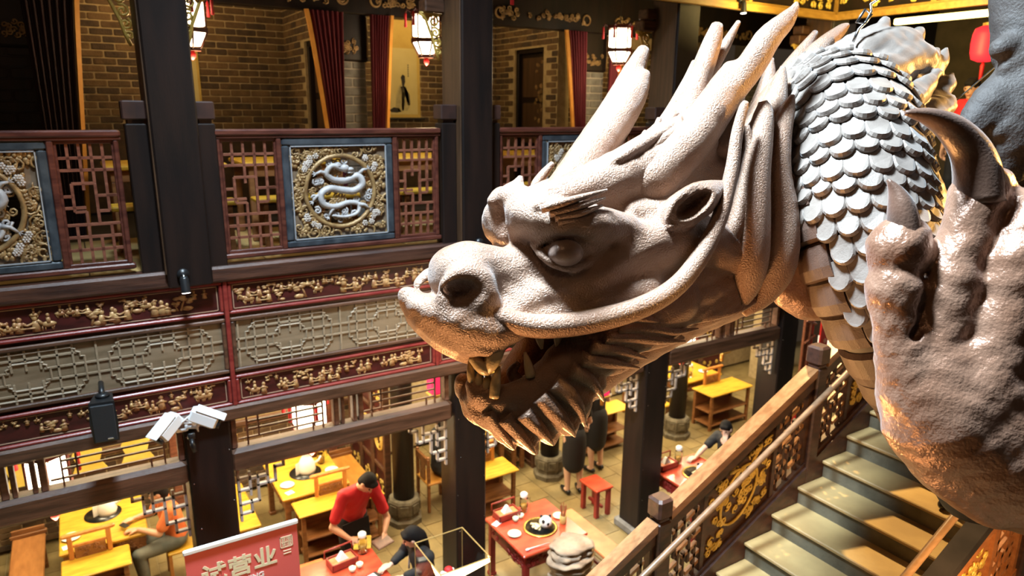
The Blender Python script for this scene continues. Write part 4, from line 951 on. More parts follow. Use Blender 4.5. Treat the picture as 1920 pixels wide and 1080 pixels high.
# lintel with long gilt scroll carvings
lt = sroot('trim_lintel', (3, 8.0, 1.05)); obj('lintel', MB().bbox(-4, 11, 7.98, 8.12, 1.0, 1.75, .01), M_COL, lt)
for n, (x0, x1) in enumerate([(-.1, .9), (1.1, 2.75), (3.13, 4.3), (4.75, 6.1), (6.65, 7.6), (7.8, 9.3)]):
    g = MB(); rs = np.random.RandomState(60+n)
    for k in range(int((x1-x0)*26)): g.tube([(p, 7.965, q) for p, q in spiral(x0+rs.rand()*(x1-x0), 1.10+rs.rand()*.11, .035, 1.2, rs.rand()*6, rs.choice([-1, 1]), 9)], .010, 5)
    for x in (x0, x1): g.tube([(x+.06*math.cos(a), 7.965, 1.15+.06*math.sin(a)) for a in np.linspace(0, 2*PI, 16)[:-1]], .014, 5, closed=True)
    stuff(obj('gilt_scrollwork', g, M_GOLDB, lt, True))
def curtain(lab, top, bot, side, m=M_CURT, y=7.93, zt=1.0, zb=FL+.03, nf=7):
    """top=(xa,xb) bot=(xa,xb); side: which edge carries the gold trim"""
    t = thing('curtain', lab, 'curtain', ((bot[0]+bot[1])/2, y, zb))
    NU, NV = 44, 16; vs = []; fs = []
    for layer in (0, .012):
        for j in range(NV+1):
            v = j/NV; q = v**.85
            xa = top[0]*(1-q)+bot[0]*q; xb = top[1]*(1-q)+bot[1]*q
            for i in range(NU+1):
                u = i/NU; vs.append((xa+(xb-xa)*u, y+layer+.028*math.sin(u*nf*2*PI+.6*math.sin(v*3)), zt+(zb-zt)*v))
    n1 = (NU+1)*(NV+1)
    for l in (0, n1):
        for j in range(NV):
            for i in range(NU): a = l+j*(NU+1)+i; fs.append((a, a+1, a+NU+2, a+NU+1))
    obj('cloth', MB().add(vs, fs), m, t, True)
    tr = MB(); e = 0 if side < 0 else 1
    rings = []
    for j in range(NV+1):
        v = j/NV; q = v**.85; xx = top[e]*(1-q)+bot[e]*q; w = .05*(1-.2*v); z = zt+(zb-zt)*v
        rings.append([(xx-side*-.01, y-.045, z), (xx+side*w*1.0, y-.03, z), (xx+side*w, y+.0, z), (xx, y+.0, z)])
    obj('gold_trim', tr.loft(rings), M_TRIM, t)
curtain('crimson curtain with gold edge left of the middle grey brick pier', (2.36, 2.74), (2.62, 2.69), -1)
curtain('crimson curtain right of the middle grey brick pier, beside the scroll painting', (3.05, 3.27), (3.03, 3.12), 1)
curtain('crimson curtain with gold edge left of the right grey brick pier', (5.76, 6.08), (6.0, 6.12), -1)
curtain('crimson curtain right of the right grey brick pier, by the antler tip', (6.52, 6.68), (6.47, 6.53), 1)
curtain('near-black curtain with gold edge at the far left', (-.2, .22), (-.15, .06), 1, M_CURTD)
curtain('dark curtain at the extreme left edge of the gallery', (-.95, -.5), (-.72, -.55), -1, M_CURTD)
# brown pole leaning in the left corner
top('leaning_pole', MB().tube([(-.62, 7.4, FL), (-.7, 7.5, 0.2), (-.82, 7.6, 1.6)], .045, 10), mat('pole_brown', (.2, .08, .05), .5), 'reddish pole standing at the extreme left edge of the gallery', 'pole', smooth=True)
# scroll paintings
M_SCG = mat('scroll_silk_gold', (.50, .33, .07), .7, 0, (.58, .40, .10), 5); M_SCP = mat('scroll_paper', (.55, .44, .17), .8, 0, (.62, .51, .23), 3); M_INK = mat('ink_wash', (.10, .08, .05), .8, 0, (.20, .17, .10), 30); M_INK2 = mat('ink_dark', (.03, .025, .02), .8)
def scroll(lab, x0, x1, z0, z1, fig):
    y = 9.86; t = thing('scroll_painting', lab, 'painting', ((x0+x1)/2, y, z0))
    obj('mount', MB().bbox(x0, x1, y-.004, y+.004, z0, z1, .001), M_SCG, t)
    w = x1-x0; obj('picture', MB().bbox(x0+w*.03, x1-w*.08, y-.008, y-.004, z0+.06, z0+(z1-z0)*.72, .001), M_SCP, t)
    obj('roller', MB().tube([(x0-.03, y-.01, z0), (x1+.04, y-.01, z0)], .016, 10).ell((x1+.05, y-.01, z0), (.02, .02, .02), 8, 6), M_INK2, t)
    if fig:
        cx = x0+w*.5; zb = z0+.12; f = MB(); g = MB(); yy = y-.0095
        def fl_(mb, pts): mb.add([(cx+a, yy, zb+b) for a, b in pts], [tuple(range(len(pts)))])
        fl_(g, [(-.01, .46), (.02, .50), (.055, .48), (.06, .40), (.04, .34), (.015, .36), (.0, .42)])            # hair
        fl_(g, [(-.20, .0), (-.13, .04), (-.05, .03), (-.01, -.02), (-.08, -.035), (-.17, -.03)])                   # rock
        fl_(f, [(.02, .35), (.06, .33), (.12, .22), (.13, .08), (.10, .06), (.06, .16)])                          # sleeve
        fl_(f, [(-.02, .34), (.02, .33), (.05, .2), (.03, .0), (-.005, .0), (-.0, .2)])                            # robe edge
        for k in range(7): f.tube([(cx-.1+.03*k, yy, zb+.02+.01*k), (cx-.07+.022*k, yy, zb+.16), (cx-.02+.008*k, yy, zb+.32)], .0025, 4)
        for k in range(6): g.box(cx+.10, cx+.115, yy-.001, yy, zb+.62-.03*k, zb+.64-.03*k)
        rb = MB(); fl_(rb, [(-.04, .34), (.0, .37), (.05, .36), (.10, .28), (.12, .05), (.08, -.01), (-.06, -.02), (-.10, .06), (-.09, .2)]); obj('ink_robe', rb, mat('ink_pale', (.42, .35, .17), .8, 0, (.52, .43, .2), 20), t)
        yy = y-.0105; fl_(g, [(.0, .40), (.035, .41), (.05, .37), (.03, .33), (.05, .25), (.02, .30)])
        obj('ink_figure', f, M_INK, t); obj('ink_accents', g, M_INK2, t)
scroll('yellow scroll painting of a robed woman on the brick wall', 3.93, 4.52, -.16, 1.2, True)
scroll('narrow yellow scroll half hidden by the left column', 1.14, 1.52, -.5, 1.25, False)
# palace lanterns
def palace_lantern(lab, x, y, z, s, hot=M_WARM, power=14, ceil=1.75, group=None):
    t = thing('palace_lantern', lab, 'lantern', (x, y, z), 0, group)
    R1 = .16*s; hex_ = lambda r, zz: [(x+r*math.cos(a), y+r*math.sin(a), z+zz) for a in [PI/6+k*PI/3 for k in range(6)]]
    for k in range(6):
        a, b = PI/6+k*PI/3, PI/6+(k+1)*PI/3
        def q(r0, z0, r1, z1, ins):
            A = Vector((math.cos(a), math.sin(a), 0)); B = Vector((math.cos(b), math.sin(b), 0)); P = [A*r0+Vector((0, 0, z0)), B*r0+Vector((0, 0, z0)), B*r1+Vector((0, 0, z1)), A*r1+Vector((0, 0, z1))]
            c = sum(P, Vector())/4; P = [c+(p-c)*.88 for p in P]; n = ((P[1]-P[0]).cross(P[3]-P[0])).normalized()*.006
            L_ = Vector((x, y, z)); return MB().loft([[p+L_ for p in P], [p+L_-n for p in P]])
        obj('pane', q(R1, .02*s, R1, .27*s, 0), hot, t); obj('lower_pane', q(R1*.55, -.17*s, R1*1.02, -.03*s, 0), hot, t)
        fr = MB(); e = .010*s
        for ang in (a,):
            c_, s_ = math.cos(ang), math.sin(ang)
            fr.tube([(x+R1*c_, y+R1*s_, z-.02*s), (x+R1*c_, y+R1*s_, z+.30*s)], e, 6); fr.tube([(x+R1*1.05*c_, y+R1*1.05*s_, z-.03*s), (x+R1*.55*c_, y+R1*.55*s_, z-.19*s)], e, 6)
            fr.tube([(x+R1*c_, y+R1*s_, z+.3*s), (x+R1*1.35*c_, y+R1*1.35*s_, z+.34*s), (x+R1*1.5*c_, y+R1*1.5*s_, z+.30*s)], e*1.1, 6)
        obj('rib', fr, M_LFR, t, True)
    def ringp(r, zz, h): return MB().loft([hex_(r, zz), hex_(r, zz+h)])
    obj('waist_band', ringp(R1*1.12, -.035*s, .045*s), M_LFR, t); obj('crown', ringp(R1*1.1, .275*s, .05*s), M_LFR, t); obj('foot', ringp(R1*.6, -.21*s, .03*s), M_LFR, t)
    obj('finial', MB().lathe([(.003, -.30*s), (.03*s, -.27*s), (.035*s, -.24*s), (.02*s, -.21*s)], (x, y, z), 10), M_TASS, t, True)
    obj('cord', MB().tube([(x, y, z+.3*s), (x, y, ceil)], .006, 6), M_BLACK, t)
    for k in range(6):
        a = PI/6+k*PI/3; r = R1*1.5
        obj('tassel', MB().lathe([(.004, 0), (.016*s, -.02*s), (.014*s, -.08*s), (.018*s, -.16*s), (.003, -.165*s)], (x+r*math.cos(a), y+r*math.sin(a), z+.30*s), 7), M_TASS, t, True)
    if power: lamp('lantern_light', (x, y, z-.34*s), power, (1.0, .74, .40), .1); 
palace_lantern('white-paned palace lantern hanging before the scroll painting', 3.43, 7.3, .71, .9, power=26)
palace_lantern('white-paned palace lantern hanging left of the far antler tip', 6.13, 7.3, .74, .9, power=26)
palace_lantern('white-paned palace lantern half hidden by the left column', 1.08, 7.3, .67, .9, power=26)
for i, (x, y, z, h, lab) in enumerate([(3.74, 6.5, 1.02, .5, 'red cloth strip just right of the column behind the dragon nose'), (4.02, 6.5, 1.02, .5, 'red cloth strip second to the right of the column behind the dragon nose'), (6.42, 6.5, .84, .34, 'red cloth strip just right of the column behind the antlers'), (6.58, 6.5, .82, .34, 'red cloth strip second to the right of the column behind the antlers'),
                                    (1.05, 6.5, 1.15, .2, 'short red cloth end above the left lantern'), (1.30, 6.5, 1.12, .2, 'short red cloth end above the brick wall, left of two'), (1.62, 6.5, 1.10, .2, 'short red cloth end above the brick wall, by the curtain')]):
    mb = MB(); rings = [[(x-.018+.004*math.sin(q*2), y-.006, z+q*.1*h/.34), (x+.018, y-.008+.006*math.sin(q*3), z+q*.1*h/.34), (x+.018, y+.006, z+q*.1*h/.34), (x-.018, y+.006, z+q*.1*h/.34)] for q in range(8)]
    top('red_strip', mb.loft(rings), M_TASS, lab, 'ribbon', 'red cloth strips hung from the gallery eaves')
# dining tables seen through the lattice upstairs
M_TAB = mat('honey_wood', (.46, .25, .022), .33, 0, (.60, .36, .038), 5, (1, 5, 5), .1, 50); M_TABD = mat('chestnut_wood', (.17, .065, .02), .4, 0, (.28, .12, .04), 5, (1, 5, 5), .1, 50)
def upper_table(x, y, lab):
    t = thing('upstairs_table', lab, 'table', (x, y, FL))
    obj('tabletop', MB().bbox(x-.5, x+.5, y-.4, y+.4, FL+.72, FL+.76, .01), M_TAB, t); obj('apron', MB().bbox(x-.46, x+.46, y-.36, y+.36, FL+.62, FL+.72, .005), M_TABD, t)
    for a in (-1, 1):
        for b in (-1, 1): obj('leg', MB().bbox(x+a*.43-.03, x+a*.43+.03, y+b*.33-.03, y+b*.33+.03, FL, FL+.62, .006), M_TABD, t)
def upper_bench(x, y, lab):
    t = thing('upstairs_bench', lab, 'bench', (x, y, FL))
    obj('seat', MB().bbox(x-.5, x+.5, y-.14, y+.14, FL+.42, FL+.46, .01), M_TAB, t)
    for a in (-1, 1):
        for b in (-1, 1): obj('leg', MB().bbox(x+a*.42-.022, x+a*.42+.022, y+b*.1-.022, y+b*.1+.022, FL, FL+.42, .006), M_TABD, t)
for x, w in ((.75, 'the left lattice by the edge'), (1.9, 'the white dragon panel'), (3.3, 'the lattice right of the white dragon panel'), (4.7, 'the lattice behind the dragon brow')):
    upper_table(x, 7.42, 'honey-coloured wooden table upstairs, glimpsed through '+w); upper_bench(x, 6.75, 'low wooden bench upstairs, glimpsed through '+w)
lamp('room_glow', (1.0, 8.9, 1.2), 40, (1, .66, .28), .2); lamp('room_glow', (4.3, 8.8, 1.4), 46, (1, .68, .28), .2); lamp('room_glow', (7.6, 8.8, 1.3), 46, (1, .66, .28), .2)

# ---- carved gold eaves and the end gallery on the right
def gold_fascia(name, p0, ux, L, z0, z1, nrm, lab):
    p0 = Vector(p0); ux = Vector(ux); n = Vector(nrm); t = sroot(name, (p0.x, p0.y, z0))
    def slab(u0, u1, za, zb, d0, d1):
        P = []
        for z in (za, zb):
            for u, d in ((u0, d0), (u1, d0), (u1, d1), (u0, d1)): q = p0+ux*u+n*d; P.append((q.x, q.y, z))
        return MB().add(P, [(0, 3, 2, 1), (4, 5, 6, 7), (0, 1, 5, 4), (1, 2, 6, 5), (2, 3, 7, 6), (3, 0, 4, 7)])
    obj('board', slab(0, L, z0, z1, -.05, 0), M_COL, t); obj('moulding', slab(0, L, z0, z0+.07, 0, .06), M_OCH, t); obj('moulding', slab(0, L, z0+.07, z0+.1, 0, .035), M_OCH, t)
    k = max(1, int(L/1.25)); w = L/k; rs = np.random.RandomState(int(L*10))
    for i in range(k):
        obj('stile', slab(i*w-.03, i*w+.03, z0+.1, z1, 0, .04), M_OCH, t)
        g = MB()
        for q in range(46):
            u = i*w+.09+rs.rand()*(w-.18); z = z0+.15+rs.rand()*.5; c = p0+ux*u+n*.02
            g.tube([tuple(c+ux*(a-u)+Vector((0, 0, b))) for a, b in spiral(u, z, .05, 1.3, rs.rand()*6, rs.choice([-1, 1]), 9)], .015, 5)
        stuff(obj('gold_carving', g, M_GOLDL, t, True))
M_OCH = mat('ochre_moulding', (.30, .16, .03), .45, 0, (.42, .24, .05), 5, (1, 4, 4)); M_GOLDL = mat('bright_gold_carving', (.62, .44, .07), .35, .3, (.72, .55, .12), 12)
gold_fascia('trim_eaves_front', (3.7, 6.0, 0), (1, 0, 0), 4.85, 1.13, 1.9, (0, -1, 0), '')
gold_fascia('trim_eaves_end', (8.6, 6.0, 0), (0, -1, 0), 5.0, 1.13, 1.9, (-1, 0, 0), '')
M_LED = mat('warm_light_strip', (1, .8, .3), .4, emit=(1.0, .72, .22), estr=7.0)
struct('trim_light_strip', MB().bbox(9.9, 9.98, .6, 6.0, 1.17, 1.25, .01), M_LED)
area('eaves_light', (7.6, 4.6, 1.25), (8.6, 4.8, 1.6), .2, 90, (1, .72, .25), 2.5); area('eaves_light', (6.8, 5.4, 1.2), (6.9, 6.0, 1.7), .2, 60, (1, .72, .25), 2.0)
struct('wall_end', MB().box(11.2, 11.4, -2, 6.1, FL, 1.9), mat('end_wall_brown', (.05, .038, .022), .8, 0, (.075, .056, .034), 4))
struct('floor_end', MB().box(8.55, 11.3, -1.5, 6.2, FL-.25, FL), M_BOARD)
struct('ceiling_end', MB().box(8.5, 11.4, -2, 6.1, 1.9, 2.0), M_DARK)
M_RLAN = mat('red_lantern_silk', (.7, .02, .03), .5, emit=(1.0, .03, .05), estr=1.1)
t = thing('red_lantern', 'bright red barrel lantern at the upper right, left of the dark dragon coil', 'lantern', (9.2, 4.42, .55))
obj('body', MB().lathe([(.06, 0), (.13, .03), (.15, .1), (.155, .2), (.15, .3), (.13, .37), (.06, .4)], (9.2, 4.42, .58), 18), M_RLAN, t, True)
obj('top_cap', MB().lathe([(.065, 0), (.065, .03), (.02, .04)], (9.2, 4.42, .98), 12), M_GOLD, t); obj('cord', MB().tube([(9.2, 4.42, 1.0), (9.2, 4.42, 1.9)], .006, 5), M_BLACK, t)
obj('tassel', MB().lathe([(.01, 0), (.025, -.04), (.02, -.2), (.004, -.21)], (9.2, 4.42, .58), 8), M_TASS, t, True)
# ================================================================== ground floor: walls, screens, tables
M_CEIL = mat('ground_ceiling', (.10, .06, .03), .7)
struct('ceiling_ground', MB().box(-6, 14, 6.5, 10.3, -1.58, -1.54), M_CEIL)
wg = brick_wall('wall_back_ground', (-2.2, 10.0, 0), (1, 0, 0), 5.6, -5.5, -4.42, (0, -1, 0), limit=300, rng=lambda a, b, z: a > .6 and a < 5.4 or a < 2.2 and z > -5.3)
obj('plaster', MB().box(-2.2, 3.4, 10.0, 10.2, -4.42, -1.55), M_PLAST, wg)
wh = brick_wall('wall_back_ground_right', (3.4, 10.0, 0), (1, 0, 0), 10.6, -5.5, -3.9, (0, -1, 0), limit=0)
obj('plaster', MB().box(3.4, 14, 10.0, 10.2, -3.9, -1.55), M_PLAST, wh)
# timber board and pilasters on the back wall
tw = sroot('trim_back_ground', (3, 9.97, -4.4))
obj('rail', MB().bbox(-2.2, 3.4, 9.93, 10.0, -4.46, -4.38, .01), M_BEAM, tw)
for x in (-.55, .75, 2.95): obj('pilaster', MB().bbox(x-.06, x+.06, 9.92, 10.0, -5.5, -1.6, .01), M_WOOD, tw)
# round posts on carved stone drums
M_STONE = mat('drum_stone', (.075, .06, .036), .7, 0, (.15, .125, .08), 14, bump=.5, bscale=50)
for x, y, w in ((3.36, 8.14, 'beside the server in red'), (5.79, 8.13, 'behind the two women in black'), (8.5, 8.13, 'near the right brick pier')):
    t = thing('round_post', 'dark round post on a carved stone drum, '+w, 'column', (x, y, G))
    obj('shaft', MB().tube([(x, y, G+.36), (x, y, -1.56)], .145, 20), M_COL, t, True)
    n = 8; mb = MB().lathe([(.25, 0), (.25, .07), (.21, .10), (.205, .14), (.225, .16), (.225, .33), (.205, .36), (.16, .37)], (x, y, G), n)
    dr = obj('stone_drum', mb, M_STONE, t)
    for k in range(n):
        a = (k+.5)*2*PI/n; r = .21
        M = Matrix.Translation((x+r*math.cos(a), y+r*math.sin(a), G+.245)) @ Matrix.Rotation(a, 4, 'Z')
        obj('carved_panel', MB().bbox(-.002, .012, -.055, .055, -.065, .065, .006, M), M_STONE, dr)
# carved screens with gilt medallions
def screen(lab, p0, ux, n, w, h, nrm):
    p0 = Vector(p0); ux = Vector(ux); nr = Vector(nrm); t = thing('carved_screen', lab, 'screen', tuple(p0+ux*(n*w/2)))
    M = Matrix(((ux.x, -nr.x, 0, p0.x), (ux.y, -nr.y, 0, p0.y), (0, 0, 1, p0.z), (0, 0, 0, 1)))   # local: u, depth(away), z
    for k in range(n):
        u = k*w; pn = obj('screen_panel', MB().bbox(u+.02, u+w-.02, 0, .05, 0, h, .008, M), M_REDD, t)
        fr = MB()
        for a in ((u+.01, u+w-.01, 0, .07), (u+.01, u+w-.01, h-.07, h), (u+.01, u+w-.01, h*.30, h*.30+.05), (u+.01, u+w-.01, h*.72, h*.72+.05)): fr.bbox(a[0], a[1], -.025, .06, a[2], a[3], .006, M)
        for a in (u+.0, u+w-.06): fr.bbox(a, a+.06, -.03, .065, 0, h, .008, M)
        obj('stile_frame', fr, M_BEAM, pn)
        g = MB(); cx, cz = u+w/2, h*.535; R = w*.30
        g.tube([M @ Vector((cx+R*math.cos(a), -.012, cz+R*1.15*math.sin(a))) for a in np.linspace(0, 2*PI, 25)[:-1]], .016, 6, closed=True)
        rs = np.random.RandomState(k+int(abs(p0.x)*7))
        for q in range(14):
            a, r = rs.rand()*6.28, R*.8*math.sqrt(rs.rand()); g.tube([M @ Vector((a_, -.012, b_)) for a_, b_ in spiral(cx+r*math.cos(a), cz+r*math.sin(a)*1.1, .04, 1.3, rs.rand()*6, 1, 9)], .009, 5)
        for zc in (h*.16, h*.86):
            for q in range(7): g.tube([M @ Vector((a_, -.01, b_)) for a_, b_ in spiral(u+.1+rs.rand()*(w-.2), zc+rs.uniform(-.07, .07), .04, 1.3, rs.rand()*6, 1, 9)], .009, 5)
        stuff(obj('gilt_medallion', g, M_GOLD, pn, True))
    return t
screen('dark red screen with gilt medallions beside the wooden table, left of the round post', (3.24, 9.9, G), (0, -1, 0), 3, .49, 1.95, (-1, 0, 0))
screen('dark red screen with gilt medallions behind the women in black', (5.70, 9.9, G), (0, -1, 0), 3, .49, 1.95, (-1, 0, 0))
screen('red and gold screen at the back right, behind the lamp-lit table', (8.9, 9.75, G), (1, 0, 0), 4, .62, 2.1, (0, -1, 0))
pr = brick_wall('wall_pier_ground', (11.9, 9.2, 0), (1, 0, 0), .8, G, -1.6, (0, -1, 0), limit=110)

# --------------- tableware and furniture
M_CHINA = mat('white_china', (.80, .78, .72), .2, spec=.6); M_CELA = mat('celadon_china', (.55, .62, .42), .22, 0, (.62, .66, .48), 8)
M_PAPER = mat('white_paper', (.78, .78, .76), .8); M_POT = mat('black_pot', (.012, .012, .012), .25); M_BRASS = mat('brass_ring', (.55, .36, .09), .25, .8)
M_CHILI = mat('red_table_lacquer', (.42, .035, .015), .28, 0, (.55, .075, .03), 4, (1, 3, 3), .05, 40, coat=.4); M_CHILID = mat('red_lacquer_dark', (.20, .012, .010), .35, 0, (.30, .03, .02), 6, bump=.2, bscale=60)
M_TRAY = mat('red_tray', (.24, .02, .016), .35, 0, (.34, .05, .03), 8)
M_GLASS = mat('clear_glass', (.95, .97, .96), .03, trans=1.0); MATS['clear_glass'].node_tree.nodes['Principled BSDF'].inputs['IOR'].default_value = 1.12
M_BROTH = mat('broth_cloth', (.62, .50, .24), .5, 0, (.75, .66, .42), 18)
def plate(x, y, z, r=.085, lab='', m=None, group=None):
    t = top('plate', MB().lathe([(r*.45, 0), (r*.55, .003), (r*.95, .016), (r, .020), (r*.93, .019), (r*.55, .008), (.001, .007)], (x, y, z), 22), m or M_CHINA, lab, 'plate', group, True); return t
def tea_cup(x, y, z, lab, m=None):
    return top('tea_cup', MB().lathe([(.022, 0), (.03, .01), (.038, .05), (.036, .05), (.028, .012), (.001, .01)], (x, y, z), 16), m or M_CELA, lab, 'cup', None, True)
def hotpot(x, y, z, lab, panda=True, r=.175):
    t = thing('hotpot', lab, 'pot', (x, y, z))
    obj('brass_rim', MB().lathe([(r*1.18, 0), (r*1.18, .008), (r*1.02, .014), (r*1.0, .004)], (x, y, z), 32), M_BRASS, t, True)
    obj('pan', MB().lathe([(r*1.02, .012), (r*.98, .006), (r*.9, .002), (.001, .0015)], (x, y, z), 32), M_POT, t, True)
    if panda:
        w = obj('butter_ball', MB().ell((x+.055, y-.03, z+.07), (.078, .078, .075), 18, 12), M_CHINA, t, True, label='white butter ball with black ears and eyes')
        d = MB()
        for a, b, c in ((-.03, -.07, .115), (.02, -.10, .08), (.10, -.03, .13), (.0, .02, .13)): d.ell((x+.055+(a-.035)*.9, y-.03+(b+.03)*.9, z+c), (.02, .02, .022), 8, 6)
        obj('dark_patch', d, M_POT, w, True)
        rs = random.Random(int(x*99)); b = MB()
        for k in range(6): b.bbox(-.05, .05, -.018, .018, 0, .012, .004, Matrix.Translation((x-.06+.04*rs.random(), y-.05+.1*rs.random(), z+.012+.006*k)) @ Matrix.Rotation(rs.random()*3, 4, 'Z'))
        obj('noodle_slabs', b, M_BROTH, t)
    return t
def wrapped_bundle(x, y, z, lab, s=1.0):   # cloth-wrapped white pot standing in the hotpot hole
    t = thing('wrapped_pot', lab, 'pot', (x, y, z)); mb = MB().lathe([(.10*s, 0), (.115*s, .05*s), (.095*s, .14*s), (.06*s, .21*s), (.03*s, .24*s), (.045*s, .27*s), (.001, .26*s)], (x, y, z), 14)
    obj('body', mb, M_PAPER, t, True); obj('card', MB().bbox(-.06, .06, -.004, .004, 0, .16, .001, Matrix.Translation((x-.10*s, y-.02, z+.01)) @ Matrix.Rotation(.5, 4, 'Z')), M_PAPER, t); obj('spout', MB().tube([(x+.09*s, y, z+.1), (x+.15*s, y-.02, z+.14), (x+.18*s, y-.03, z+.2)], [.022, .016, .012], 8), M_CHINA, t, True)
    return t
def jar(x, y, z, lab):
    t = thing('glass_jar', lab, 'jar', (x, y, z)); obj('glass', MB().lathe([(.045, 0), (.05, .01), (.05, .17), (.04, .2), (.036, .2), (.045, .165), (.045, .014), (.001, .012)], (x, y, z), 18), M_GLASS, t, True)
    obj('lid', MB().lathe([(.044, .2), (.046, .205), (.046, .24), (.03, .255), (.001, .258)], (x, y, z), 18), M_CHINA, t, True); obj('tea', MB().lathe([(.043, .014), (.043, .09), (.001, .091)], (x, y, z), 16), mat('tea_amber', (.5, .28, .06), .2), t, True)
    obj('handle', MB().tube([(x+.05, y, z+.17), (x+.085, y, z+.16), (x+.085, y, z+.09), (x+.05, y, z+.07)], .008, 6), M_GLASS, t, True); return t
def tray(x, y, z, rz, lab):
    t = thing('napkin_tray', lab, 'tray', (x, y, z), rz); M = Matrix.Rotation(rz, 4, 'Z')
    def o(n, mb, m, sm=False): return obj(n, mb, m, t, sm, world=False)
    mb = MB().bbox(-.15, .15, -.09, .09, 0, .015, .004)
    for a in ((-.15, .15, -.09, -.075), (-.15, .15, .075, .09), (-.15, -.135, -.09, .09), (.135, .15, -.09, .09)): mb.bbox(a[0], a[1], a[2], a[3], 0, .085, .004)
    o('box', mb, M_TRAY); o('lid_board', MB().bbox(-.13, .13, -.07, .07, .06, .07, .004), M_TABLE_R)
    o('napkin', MB().loft([[(-.06, -.04, .07), (.06, -.04, .07), (.06, .04, .07), (-.06, .04, .07)], [(-.01, -.02, .15), (.01, -.02, .15), (.01, .02, .15), (-.01, .02, .15)]]), M_PAPER)
    o('back_rail', MB().tube([(-.16, .085, .085), (-.16, .085, .17), (.16, .085, .17), (.16, .085, .085)], .011, 6), M_TRAY, True)
    return t
M_TABLE_R = mat('orange_red_board', (.48, .13, .04), .35, 0, (.58, .20, .07), 6)
def chopstick_cup(x, y, z, lab):
    t = thing('chopstick_cup', lab, 'cup', (x, y, z)); obj('cup', MB().lathe([(.035, 0), (.04, .01), (.042, .11), (.037, .11), (.034, .012), (.001, .01)], (x, y, z), 14), mat('bamboo_cup', (.5, .33, .10), .4), t, True)
    for k in range(14):
        a = k*.9; r = .022; obj('chopstick', MB().tube([(x+r*math.cos(a)*.5, y+r*math.sin(a)*.5, z+.02), (x+r*1.7*math.cos(a), y+r*1.7*math.sin(a), z+.22+.02*(k % 3))], .0042, 5), mat('chopstick_wood', (.34, .11, .05), .45), t)
    return t
def paper_card(x, y, z, rz, sx, sy, lab, m=None, name='menu_card'):
    return top(name, MB().bbox(-sx, sx, -sy, sy, 0, .004, .001, Matrix.Translation((x, y, z)) @ Matrix.Rotation(rz, 4, 'Z')), m or M_PAPER, lab, 'paper')
def table(x0, x1, y0, y1, lab, mt, md, zt=-4.79, apron=.16, name='dining_table'):
    t = thing(name, lab, 'table', ((x0+x1)/2, (y0+y1)/2, G))
    obj('tabletop', MB().bbox(x0, x1, y0, y1, zt-.035, zt, .01).bbox(x0+.02, x1-.02, y0+.02, y1-.02, zt-.055, zt-.035, .004), mt, t)
    for a in ((x0+.05, x1-.05, y0+.04, y0+.065), (x0+.05, x1-.05, y1-.065, y1-.04), (x0+.04, x0+.065, y0+.05, y1-.05), (x1-.065, x1-.04, y0+.05, y1-.05)): ap = obj('apron', MB().bbox(a[0], a[1], a[2], a[3], zt-.055-apron, zt-.055, .006), md, t)
    g = MB(); rs = np.random.RandomState(int(x0*10)+9)
    for k in range(int((y1-y0)*22)):
        yy = y0+.08+rs.rand()*(y1-y0-.16); zz = zt-.07-rs.rand()*(apron-.03)
        for xx in (x0+.036, x1-.036): g.tube([(xx, p, q) for p, q in spiral(yy, zz, .03, 1.2, rs.rand()*6, 1, 8)], .008, 5)
    for k in range(int((x1-x0)*22)):
        xx = x0+.08+rs.rand()*(x1-x0-.16); zz = zt-.07-rs.rand()*(apron-.03); g.tube([(p, y0+.036, q) for p, q in spiral(xx, zz, .03, 1.2, rs.rand()*6, 1, 8)], .008, 5)
    stuff(obj('apron_carving', g, md, t, True))
    for a in (x0+.07, x1-.07):
        for b in (y0+.07, y1-.07): obj('leg', MB().bbox(a-.035, a+.035, b-.035, b+.035, G, zt-.055, .008).bbox(a-.045, a+.045, b-.045, b+.045, G, G+.05, .008), md, t)
    return t
def bench(x0, x1, y0, y1, lab, mt, md, zs=-5.10, rail=None):
    t = thing('bench', lab, 'bench', ((x0+x1)/2, (y0+y1)/2, G)); L = max(x1-x0, y1-y0)
    obj('seat', MB().bbox(x0, x1, y0, y1, zs-.04, zs, .01), mt, t)
    for a in (x0+.05, x1-.05):
        for b in (y0+.05, y1-.05): obj('leg', MB().bbox(a-.03, a+.03, b-.03, b+.03, G, zs-.04, .006), md, t)
    if x1-x0 > y1-y0: obj('stretcher', MB().bbox(x0+.05, x1-.05, (y0+y1)/2-.02, (y0+y1)/2+.02, G+.12, G+.16, .004), md, t)
    else: obj('stretcher', MB().bbox((x0+x1)/2-.02, (x0+x1)/2+.02, y0+.05, y1-.05, G+.12, G+.16, .004), md, t)
    if rail == 'back': 
        obj('end_rail', MB().bbox(x0-.02, x1+.02, y1-.03, y1+.02, zs, zs+.05, .008).bbox(x0, x1, y1-.02, y1+.01, zs+.05, zs+.11, .004), md, t)
    return t
